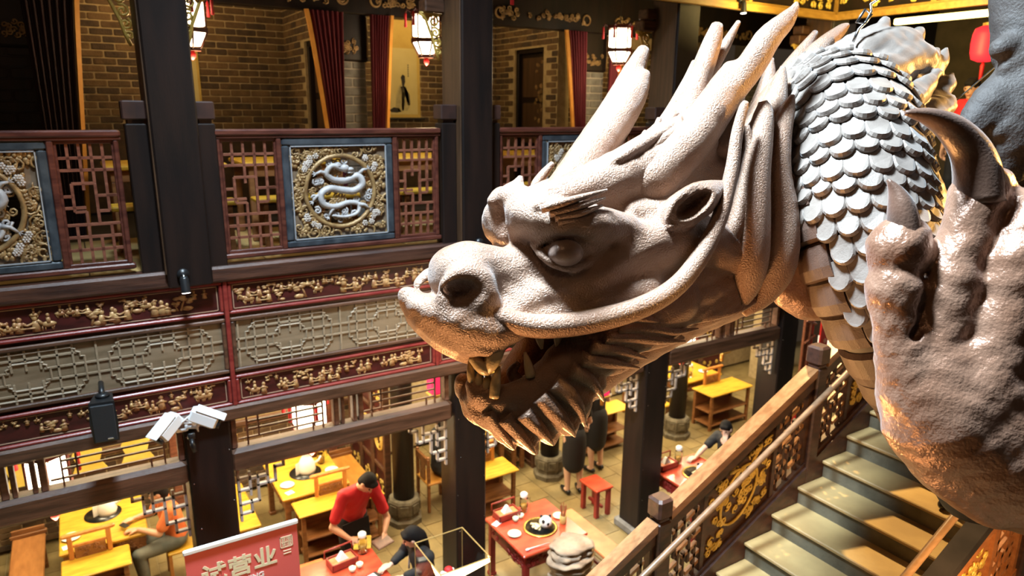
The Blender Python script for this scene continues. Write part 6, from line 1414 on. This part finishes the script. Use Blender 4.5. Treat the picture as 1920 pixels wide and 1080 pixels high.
e = .006
for a, b in (((gx0, gy0), (gx1, gy0)), ((gx1, gy0), (gx1, gy1)), ((gx1, gy1), (gx0, gy1)), ((gx0, gy1), (gx0, gy0))):
    obj('edge_bar', MB().tube([(a[0], a[1], gz), (b[0], b[1], gz)], e, 6), M_BRE, t); obj('corner_bar', MB().tube([(a[0], a[1], gz), (a[0], a[1], -4.78)], e, 6), M_BRE, t)
for a in ((gx0, gx1, gy0-.002, gy0+.002), (gx0, gx1, gy1-.002, gy1+.002), (gx0-.002, gx0+.002, gy0, gy1), (gx1-.002, gx1+.002, gy0, gy1)): obj('pane', MB().box(a[0], a[1], a[2], a[3], -4.78, gz), M_GLASS, t)
obj('plinth', MB().bbox(gx0-.02, gx1+.02, gy0-.02, gy1+.02, G, -4.78, .012), M_REDD, t)
t = thing('red_white_toy', 'small red and white plush toys inside the glass case', 'toy', (2.72, 5.5, -4.78)); obj('body', MB().ell((2.70, 5.5, -4.68), (.09, .08, .10), 14, 10), M_TRAY, t, True); obj('head', MB().ell((2.70, 5.48, -4.53), (.075, .07, .07), 14, 10), M_CHINA, t, True); obj('ears', MB().ell((2.645, 5.49, -4.47), (.025, .02, .025), 10, 6), M_CHINA, t, True); obj('ears', MB().ell((2.755, 5.49, -4.47), (.025, .02, .025), 10, 6), M_CHINA, t, True); obj('hat', MB().ell((2.72, 5.5, -4.46), (.045, .045, .03), 12, 8), M_TASS, t, True)
top('glass_bowl', MB().lathe([(.05, 0), (.10, .04), (.11, .10), (.105, .10), (.095, .045), (.001, .01)], (2.86, 5.27, -4.78), 18), M_GLASS, 'round glass bowl inside the display case', 'bowl', None, True)
# scholar's rock: a stack of weathered slabs
rk = Sdf((3.45, 4.65, -5.0), (4.35, 5.4, -4.15), .011); rs = np.random.RandomState(8)
for k, (cx, cy, z, rx, ry, rz) in enumerate([(3.88, 5.02, -4.30, .22, .17, .045), (3.90, 5.03, -4.36, .25, .19, .05), (3.86, 5.0, -4.43, .27, .19, .05), (3.88, 5.02, -4.51, .25, .2, .06), (3.85, 5.0, -4.60, .21, .18, .06), (3.92, 5.0, -4.69, .19, .17, .07), (3.86, 5.02, -4.79, .2, .17, .07), (3.90, 5.0, -4.9, .18, .16, .08)]):
    rk.ell((cx, cy, z), (rx, ry, rz), None, .012)
    for q in range(4): a = rs.rand()*6.28; rk.ell((cx+rx*.9*math.cos(a), cy+ry*.9*math.sin(a), z), (.05, .05, .03), None, .02, '+' if rs.rand() < .55 else '-')
g = np.indices(rk.n, dtype=np.float32); q = [rk.lo[i]+rk.h*g[i] for i in range(3)]; rk.f += (.004*np.sin(q[2]*95+3*np.sin(q[0]*13)+2*np.sin(q[1]*17))+.006*np.sin(q[0]*31+2*np.sin(q[1]*23))*np.sin(q[1]*29)).astype(np.float32)
t = thing('scholar_rock', 'layered pale brown ornamental rock in front of the middle red table', 'rock', (3.88, 5.0, G)); big_obj('rock', rk.mesh('rock'), mat('layered_rock', (.22, .15, .10), .75, 0, (.40, .30, .21), 5, (1, 1, 5), .6, 40), t)
obj('stand', MB().bbox(3.6, 4.16, 4.78, 5.24, G, -4.98, .03).bbox(3.56, 4.2, 4.74, 5.28, -5.04, -4.98, .015), M_REDD, t)
# ================================================================== people
SKIN = mat('skin', (.58, .31, .19), .5, 0, (.62, .34, .22), 6); SKINP = mat('skin_pale', (.66, .40, .28), .5, 0, (.70, .44, .32), 6)
HAIR = mat('black_hair', (.008, .006, .0055), .75, bump=.4, bscale=160, spec=.2)
CLO = {'red': mat('red_polo', (.50, .012, .018), .75, 0, (.60, .02, .026), 4), 'black': mat('black_cloth', (.010, .009, .010), .8), 'navy': mat('dark_cloth', (.02, .018, .022), .8), 'orange': mat('orange_shirt', (.62, .14, .035), .75, 0, (.70, .20, .06), 5), 'jean': mat('grey_green_jeans', (.075, .085, .075), .8, 0, (.14, .14, .11), 6), 'rust': mat('rust_shirt', (.45, .05, .02), .75)}
SHOE = mat('black_shoe', (.010, .009, .009), .35); WHITE = mat('white_trim', (.72, .70, .66), .7)
V = lambda *a: np.array(a, float)
def person(name_lab, J, top_c, bot_c, skirt=False, sleeves=.5, hairlen=0, h=.010, skin=None, shoes=True, fem=False, group=None, extra=None, apron=False):
    """J: joints in world metres. hip, chest, neck, head, fwd (face direction); sh, el, wr, hd (hand direction) for l/r; hp, kn, an, toe for l/r"""
    skin = skin or SKIN; base = np.mean([J['an'][0], J['an'][1]], 0)
    allp = np.array([J['hip'], J['neck'], J['head']]+[p for k in ('sh', 'el', 'wr', 'kn', 'an', 'toe') for p in J[k]])
    lo, hi = allp.min(0)-.24, allp.max(0)+.24; t = thing('person', name_lab, 'person', (base[0], base[1], float(allp[:, 2].min()-.04)), 0, group)
    S = Sdf(lo, hi, h); f = np.asarray(J['fwd'], float); f = f/np.linalg.norm(f); nk = np.asarray(J['head'])-np.asarray(J['neck']); up = nk/np.linalg.norm(nk); sd = np.cross(f, up); sd /= np.linalg.norm(sd); f2 = np.cross(up, sd)
    hd_ = np.asarray(J['head']); g = .92 if fem else 1.0
    hip, ch, ne = [np.asarray(J[k], float) for k in ('hip', 'chest', 'neck')]; shl, shr = [np.asarray(p, float) for p in J['sh']]; hpl, hpr = [np.asarray(p, float) for p in J['hp']]
    tw = (shr-shl); tw /= np.linalg.norm(tw); sp = ne-hip; sp /= np.linalg.norm(sp); fr = np.cross(sp, tw); R_ = np.array([tw, fr, sp])
    # torso
    S.ell(ch, (.155*g, .105*g, .17), R_, .06); S.ell((hip+ch)/2, (.125*g, .09*g, .16), R_, .06); S.ell(hip+sp*.02, (.155, .105, .12), R_, .06)
    S.tube([shl, ch+sp*.11, shr], [.052*g, .075*g, .052*g], .04); S.tube([ch+sp*.12, ne, hd_-up*.03+f2*-.01], [.065, .052*g, .05*g], .03, raw=True)
    # head with brow, nose, mouth, chin, ears
    RH = np.array([sd, f2, up]); S.ell(hd_+up*.02-f2*.008, (.072, .092, .10), RH, .02); S.ell(hd_-up*.045+f2*.022, (.053, .062, .065), RH, .03)
    S.tube([hd_+up*.015+f2*.085, hd_-up*.022+f2*.105], [.009, .014], .012, raw=True); S.ell(hd_-up*.10+f2*.058, (.024, .02, .018), RH, .015)
    S.ell(hd_-up*.058+f2*.082, (.026, .012, .012), RH, .008)
    for s in (-1, 1): S.ell(hd_+sd*s*.075-up*.005, (.012, .024, .033), RH, .006); S.ell(hd_+sd*s*.03+up*.018+f2*.088, (.018, .012, .010), RH, .008, '-')
    for s in (0, 1):
        sh, el, wr = [np.asarray(J[k][s], float) for k in ('sh', 'el', 'wr')]; S.tube([sh, (sh+el)/2, el], [.05*g, .045*g, .037*g], .02); S.tube([el, el+(wr-el)*.3, wr], [.038*g, .040*g, .025*g], .012)
        d = np.asarray(J['hd'][s], float); d /= np.linalg.norm(d); ar = (wr-el)/np.linalg.norm(wr-el)
        n_ = np.cross(d, np.cross(ar, d) if np.linalg.norm(np.cross(ar, d)) > .2 else sd); n_ = np.asarray(J['palm'][s], float) if 'palm' in J else n_
        n_ = n_-d*(n_@d); n_ /= np.linalg.norm(n_)+1e-9; w_ = np.cross(d, n_); pc = wr+d*.05
        S.ell(pc, (.042, .016, .05), np.array([w_, n_, d]), .012)
        for q, (o, L) in enumerate(((-.030, .065), (-.010, .078), (.011, .072), (.030, .055))):
            b0 = wr+d*.088+w_*o; S.tube([b0, b0+d*L*.5+n_*.010, b0+d*L*.85+n_*.034], [.0105, .0098, .0085], .004, raw=True)
        ts = -1 if s == 0 else 1; b0 = wr+d*.025+w_*ts*-.032; S.tube([b0, b0+d*.035-w_*ts*.024+n_*.010, b0+d*.062-w_*ts*.022+n_*.026], [.013, .0115, .0095], .006, raw=True)
        hp, kn, an, to = [np.asarray(J[k][s], float) for k in ('hp', 'kn', 'an', 'toe')]; S.tube([hp, (hp+kn)/2, kn], [.085, .075, .054], .04); S.tube([kn, kn+(an-kn)*.3, an], [.054, .054, .034], .02); S.tube([an-V(0, 0, .02), an+(to-an)*.5-V(0, 0, .02), to], [.036, .034, .026], .015)
    big_obj('body', S.mesh('body'), skin, t)
    # top garment
    Sh = Sdf(lo, hi, h); e = .016
    Sh.ell(ch, (.155*g+e, .105*g+e, .175), R_, .06); Sh.ell((hip+ch)/2, (.135*g+e, .098*g+e, .17), R_, .06); Sh.ell(hip+sp*.03, (.15+e, .10+e, .10), R_, .06); Sh.tube([shl, ch+sp*.11, shr], [.056*g+e*.7, .078*g+e*.5, .056*g+e*.7], .04); Sh.tube([ch+sp*.10, ne-sp*.012], [.085, .062], .02, raw=True)
    for s in (0, 1):
        sh, el, wr = [np.asarray(J[k][s], float) for k in ('sh', 'el', 'wr')]; end = sh+(el-sh)*min(sleeves, 1)
        Sh.tube([sh, end], [.056*g+e, .05*g+e], .015, raw=True)
        if sleeves > 1: Sh.tube([el, el+(wr-el)*(sleeves-1)], [.05*g+e*.7, .036+e*.6], .015, raw=True)
    gq = np.indices(Sh.n, dtype=np.float32); q = [Sh.lo[i]+h*gq[i] for i in range(3)]; Sh.f += (.0035*np.sin(q[2]*34+3*np.sin(q[0]*17+q[1]*11))*np.sin(q[0]*27+q[1]*21)).astype(np.float32); del gq, q
    sh_o = big_obj('shirt', Sh.mesh('shirt'), CLO[top_c], t)
    # trousers or skirt
    Tr = Sdf(lo, hi, h)
    if skirt:
        kn = (np.asarray(J['kn'][0])+np.asarray(J['kn'][1]))/2; m_ = hip+(kn-hip)*.95; Tr.tube([hip+sp*.06, hip, (hip+m_)/2, m_], [.14, .165, .175, .165], .03)
    else:
        Tr.ell(hip, (.165, .115, .12), R_, .04)
        for s in (0, 1):
            hp, kn, an = [np.asarray(J[k][s], float) for k in ('hp', 'kn', 'an')]; Tr.tube([hp, (hp+kn)/2, kn], [.098, .088, .07], .03); Tr.tube([kn, (kn+an)/2, an+(kn-an)*.04], [.07, .064, .052], .02)
    big_obj('skirt' if skirt else 'trousers', Tr.mesh('bottoms'), CLO[bot_c], t)
    # hair
    Hr = Sdf(hd_-.36, hd_+.2, .009); Hr.ell(hd_+up*.036-f2*.018, (.082, .096, .092), RH, .02); Hr.tube([hd_+up*.075+f2*.06-sd*.04, hd_+up*.078+f2*.066+sd*.03], [.024, .022], .03, raw=True)
    Hr.ell(hd_-up*.025-f2*.045, (.079, .058, .088), RH, .03)
    if hairlen: Hr.tube([hd_-f2*.05, hd_-f2*.085-up*.06, hd_-f2*.085-up*hairlen], [.075, .062, .022], .03)
    Hr.ell(hd_-up*.10+f2*.085, (.09, .095, .085), RH, .01, '-'); Hr.ell(hd_-up*.01+f2*.12, (.055, .04, .045), RH, .012, '-')
    big_obj('hair', Hr.mesh('hair'), HAIR, t)
    ey = MB()
    for s in (-1, 1): ey.ell(hd_+sd*s*.031+up*.016+f2*.079, (.011, .011, .008), 8, 6)
    obj('eyes', ey, HAIR, t, True); obj('mouth', MB().tube([hd_-sd*.022-up*.057+f2*.092, hd_-up*.059+f2*.096, hd_+sd*.022-up*.057+f2*.092], .004, 6), mat('lips', (.40, .12, .10), .5), t, True)
    if shoes:
        for s in (0, 1):
            an, to = [np.asarray(J[k][s], float) for k in ('an', 'toe')]; s2 = Sdf(np.minimum(an, to)-.14, np.maximum(an, to)+.1, .009); d = to-an; d[2] = 0; d /= np.linalg.norm(d)
            s2.tube([an-d*.035-V(0, 0, .042), an+(to-an)*.5-V(0, 0, .022), to+V(0, 0, .0)], [.036, .039, .031], .02); s2.ell(an+V(0, 0, .045)+d*.0, (.036, .036, .05), None, .01, '-')
            big_obj('shoe', s2.mesh('shoe'), SHOE, t)
    return t, sh_o
def standing(x, y, rz, lean=0.0, s=1.0, z=G):
    """default upright joints facing +y before rotation"""
    c, n = math.cos(rz), math.sin(rz)
    def P(a, b, h): return V(x+(a*c-b*n)*s, y+(a*n+b*c)*s, z+h*s)
    sl = math.sin(lean); cl = math.cos(lean)
    def U(a, b, h): return P(a, b+(h-.92)*sl+.0, .92+(h-.92)*cl)      # upper body leans from the hip
    J = dict(hip=P(0, 0, .93), chest=U(0, 0, 1.25), neck=U(0, .01, 1.44), head=U(0, .045, 1.57), fwd=P(0, 1, 0)-P(0, 0, 0),
             sh=[U(-.185, 0, 1.38), U(.185, 0, 1.38)], el=[U(-.23, -.02, 1.10), U(.23, -.02, 1.10)], wr=[U(-.22, .06, .86), U(.22, .06, .86)], hd=[V(0, 0, -1), V(0, 0, -1)], palm=[P(1, .2, 0)-P(0, 0, 0), P(-1, .2, 0)-P(0, 0, 0)],
             hp=[P(-.09, 0, .90), P(.09, 0, .90)], kn=[P(-.10, .02, .48), P(.10, .02, .48)], an=[P(-.10, -.02, .09), P(.10, -.02, .09)], toe=[P(-.12, .15, .035), P(.12, .15, .035)])
    return J, P, U
def sitting(x, y, rz, seat=.46, lean=.0, z=G, s=1.0):
    c, n = math.cos(rz), math.sin(rz)
    def P(a, b, h): return V(x+(a*c-b*n)*s, y+(a*n+b*c)*s, z+h)
    sl = math.sin(lean); cl = math.cos(lean); H0 = seat+.10
    def U(a, b, h): return P(a, b*cl+(h)*sl, H0+h*cl-b*sl)
    J = dict(hip=P(0, 0, H0), chest=U(0, 0, .31), neck=U(0, .01, .50), head=U(0, .04, .63), fwd=P(0, 1, -.12)-P(0, 0, 0), sh=[U(-.185, 0, .44), U(.185, 0, .44)], el=[U(-.24, .08, .18), U(.24, .08, .18)], wr=[U(-.13, .30, .22), U(.13, .30, .22)], hd=[P(.2, 1, 0)-P(0, 0, 0), P(-.2, 1, 0)-P(0, 0, 0)], palm=[V(0, 0, -1), V(0, 0, -1)],
             hp=[P(-.09, .03, H0-.02), P(.09, .03, H0-.02)], kn=[P(-.11, .44, seat+.05), P(.11, .44, seat+.05)], an=[P(-.11, .40, .09), P(.11, .40, .09)], toe=[P(-.13, .56, .035), P(.13, .56, .035)])
    return J, P, U
# server in red, bending over the table
J, P, U = standing(2.32, 7.22, PI+.15, .42, .98)
J['el'] = [V(2.66, 6.98, -4.66), V(2.01, 6.98, -4.58)]; J['wr'] = [V(2.57, 6.84, -4.74), V(2.14, 6.80, -4.66)]; J['hd'] = [V(-.3, -.6, -.5), V(.8, -.4, -.3)]; J['palm'] = [V(-.5, .3, -.6), V(.2, .3, -.9)]; J['fwd'] = V(.25, -.75, -.75); J['head'] = J['head']+V(.05, -.02, -.03)
t, so = person('server in a red polo and black apron bending over a red table', J, 'red', 'black', sleeves=.72, h=.009)
c_ = J['chest']; ap = MB(); fw = np.array([.15, -1, -.3]); fw /= np.linalg.norm(fw)
obj('apron', MB().bbox(-.17, .17, -.012, .0, -.46, 0, .005, Matrix.Translation((2.30, 7.055, -4.62)) @ Matrix.Rotation(.15, 4, 'Z') @ Matrix.Rotation(-.12, 4, 'X')), CLO['black'], t)
obj('apron_print', MB().bbox(.02, .10, -.016, -.011, -.2, -.17, .001, Matrix.Translation((2.30, 7.05, -4.62)) @ Matrix.Rotation(.15, 4, 'Z') @ Matrix.Rotation(-.12, 4, 'X')), WHITE, t)
top('clipboard', MB().bbox(-.05, .14, -.09, .09, 0, .012, .004, Matrix.Translation((2.22, 6.74, -4.71)) @ Matrix.Rotation(-.4, 4, 'Z') @ Matrix.Rotation(.3, 4, 'X')), M_TAB, 'honey-coloured board held in the right hand of the server in red', 'board')
top('menu_book', MB().bbox(-.11, .11, -.08, .08, 0, .02, .004, Matrix.Translation((2.50, 6.74, -4.80)) @ Matrix.Rotation(.3, 4, 'Z') @ Matrix.Rotation(.2, 4, 'X')).bbox(-.10, .10, -.07, .07, .02, .024, .002, Matrix.Translation((2.50, 6.74, -4.80)) @ Matrix.Rotation(.3, 4, 'Z') @ Matrix.Rotation(.2, 4, 'X')), mat('dark_leather', (.09, .035, .02), .4, 0, (.16, .07, .04), 20), 'dark brown menu book held in the left hand of the server in red', 'book')
# girl seated at the bottom red table
J, P, U = sitting(2.76, 6.12, PI*.5+.15, .46, .22); J['fwd'] = V(-1, .25, -.45); J['wr'] = [V(2.42, 5.98, -4.74), V(2.40, 6.24, -4.74)]; J['el'] = [V(2.62, 5.92, -4.70), V(2.60, 6.33, -4.70)]; J['hd'] = [V(-1, .2, 0), V(-1, -.2, 0)]
t, so = person('girl with dark ponytail in a black jacket seated behind the glass case', J, 'black', 'jean', sleeves=1.75, hairlen=.26, h=.010, skin=SKINP, fem=True)
obj('white_lining', MB().tube([J['neck']+V(-.03, .08, -.03), J['chest']+V(-.10, .07, .06), J['chest']+V(-.13, .03, -.10)], .012, 6), WHITE, t, True)
tag(obj('stool', MB().lathe([(.17, 0), (.19, .03), (.13, .12), (.15, .40), (.18, .44), (.001, .455)], (2.80, 6.12, G), 16), M_CHILID, None, True), 'round red stool under the girl in the black jacket', 'stool')
# man in orange at the far left table
J, P, U = sitting(.56, 8.42, PI*.5+.1, .47, .18); J['wr'] = [V(.16, 8.36, -4.75), V(.14, 8.62, -4.74)]; J['el'] = [V(.36, 8.22, -4.80), V(.34, 8.72, -4.78)]; J['hd'] = [V(-1, .3, 0), V(-1, -.3, 0)]; J['fwd'] = V(-1, .1, -.4)
t, so = person('man in an orange shirt and grey jeans seated at the far left table', J, 'orange', 'jean', sleeves=.7, h=.010)
top('phone', MB().bbox(-.03, .03, -.06, .06, 0, .012, .003, Matrix.Translation((.03, 8.5, -4.74)) @ Matrix.Rotation(.5, 4, 'Z')), M_BLACK, 'black phone between the hands of the man in orange', 'phone')
def chair(x, y, rz, lab, m=M_TABD, mt=None):
    t = thing('wooden_chair', lab, 'chair', (x, y, G), rz); o = lambda n, mb: obj(n, mb, m if n != 'seat' else (mt or m), t, False, world=False)
    o('seat', MB().bbox(-.21, .21, -.2, .2, .42, .455, .01))
    for a in (-.18, .18):
        o('leg', MB().bbox(a-.02, a+.02, .155, .195, 0, .42, .005)); o('leg', MB().bbox(a-.02, a+.02, -.195, -.155, 0, .86, .005))
    o('backrest', MB().bbox(-.21, .21, -.2, -.16, .72, .84, .012).bbox(-.08, .08, -.19, -.17, .455, .72, .004)); o('stretcher', MB().bbox(-.18, .18, .16, .19, .18, .21, .004))
    return t
chair(.62, 8.42, PI*.5, 'orange-brown wooden chair under the man in orange', mat('orange_chair', (.34, .14, .03), .4, 0, (.45, .2, .05), 6), M_TAB)
# two women in black seen from behind
J, P, U = standing(5.80, 7.52, -.25, .05, .97); J['el'][1] = U(.27, .06, 1.12); J['wr'][1] = U(.10, .26, 1.10); J['hd'][1] = P(-1, .3, .1)-P(0, 0, 0); J['el'][0] = U(-.26, .05, 1.12); J['wr'][0] = U(-.06, .27, 1.08); J['hd'][0] = P(1, .3, .1)-P(0, 0, 0); J['palm'] = [V(0, -1, 0), V(0, -1, 0)]
person('woman in black dress and flats, nearer of the two standing by the post', J, 'black', 'black', True, .45, .22, .010, SKINP, True, True)
J, P, U = standing(6.50, 7.88, .1, .03, .99); J['el'][1] = U(.27, .03, 1.13); J['wr'][1] = U(.24, .24, 1.16); J['hd'][1] = P(0, 1, .1)-P(0, 0, 0); J['palm'] = [V(1, 0, 0), V(0, 0, -1)]
t, so = person('woman in black with white print on her back, farther of the two standing', J, 'black', 'black', True, .5, .0, .010, SKINP, True, True)
pr_ = MB(); rs = np.random.RandomState(2)
for q in range(9): 
    if q == 4: continue
    pr_.box(6.36+.034*q, 6.384+.034*q, 7.742, 7.752, -4.27, -4.235+.012*(q % 2))
stuff(obj('back_print', pr_, WHITE, t))
# woman in a black T-shirt with her hand at her chin
J, P, U = sitting(7.52, 6.15, PI*.5, .47, .1); J['el'] = [V(7.18, 5.98, -4.72), V(7.20, 6.36, -4.72)]; J['wr'] = [V(7.30, 6.05, -4.53), V(7.02, 6.30, -4.75)]; J['hd'] = [V(.25, .25, 1), V(-1, 0, 0)]; J['palm'] = [V(1, .4, -.2), V(0, 0, -1)]; J['fwd'] = V(-.9, -.4, -.2)
person('woman in a black T-shirt with hand at her chin at the right red table', J, 'black', 'black', False, .6, .0, .010, SKINP, True, True); chair(7.62, 6.15, PI*.5, 'red chair under the woman in the black T-shirt', M_CHILID)
# others in the background
J, P, U = sitting(3.98, 8.3, -PI*.5, .47, .1); person('person in black seated on a chair behind the middle column', J, 'black', 'black', False, 1.9, .0, .012); chair(3.9, 8.3, -PI*.5, 'wooden chair under the person in black behind the middle column', M_TABD, mat('orange_seat', (.42, .18, .03), .33))
J, P, U = sitting(9.55, 6.6, PI*.6, .47, .1); person('person in a red shirt seated at the far right, beyond the last column', J, 'red', 'black', False, .7, .0, .012); chair(9.63, 6.57, PI*.6, 'dark chair under the person in red at the far right', M_TABD)
J, P, U = standing(9.35, 4.55, PI*.5, 0, 1.0, FL); person('person in a red shirt standing on the end gallery at the upper right', J, 'red', 'black', False, .7, .0, .012)
J, P, U = standing(5.36, 2.22, -PI*.5, 0, .95, -2.92); person('person on the stair, only a black shoe showing below the dragon hand', J, 'navy', 'navy', True, .8, .1, .012, SKINP, True, True)
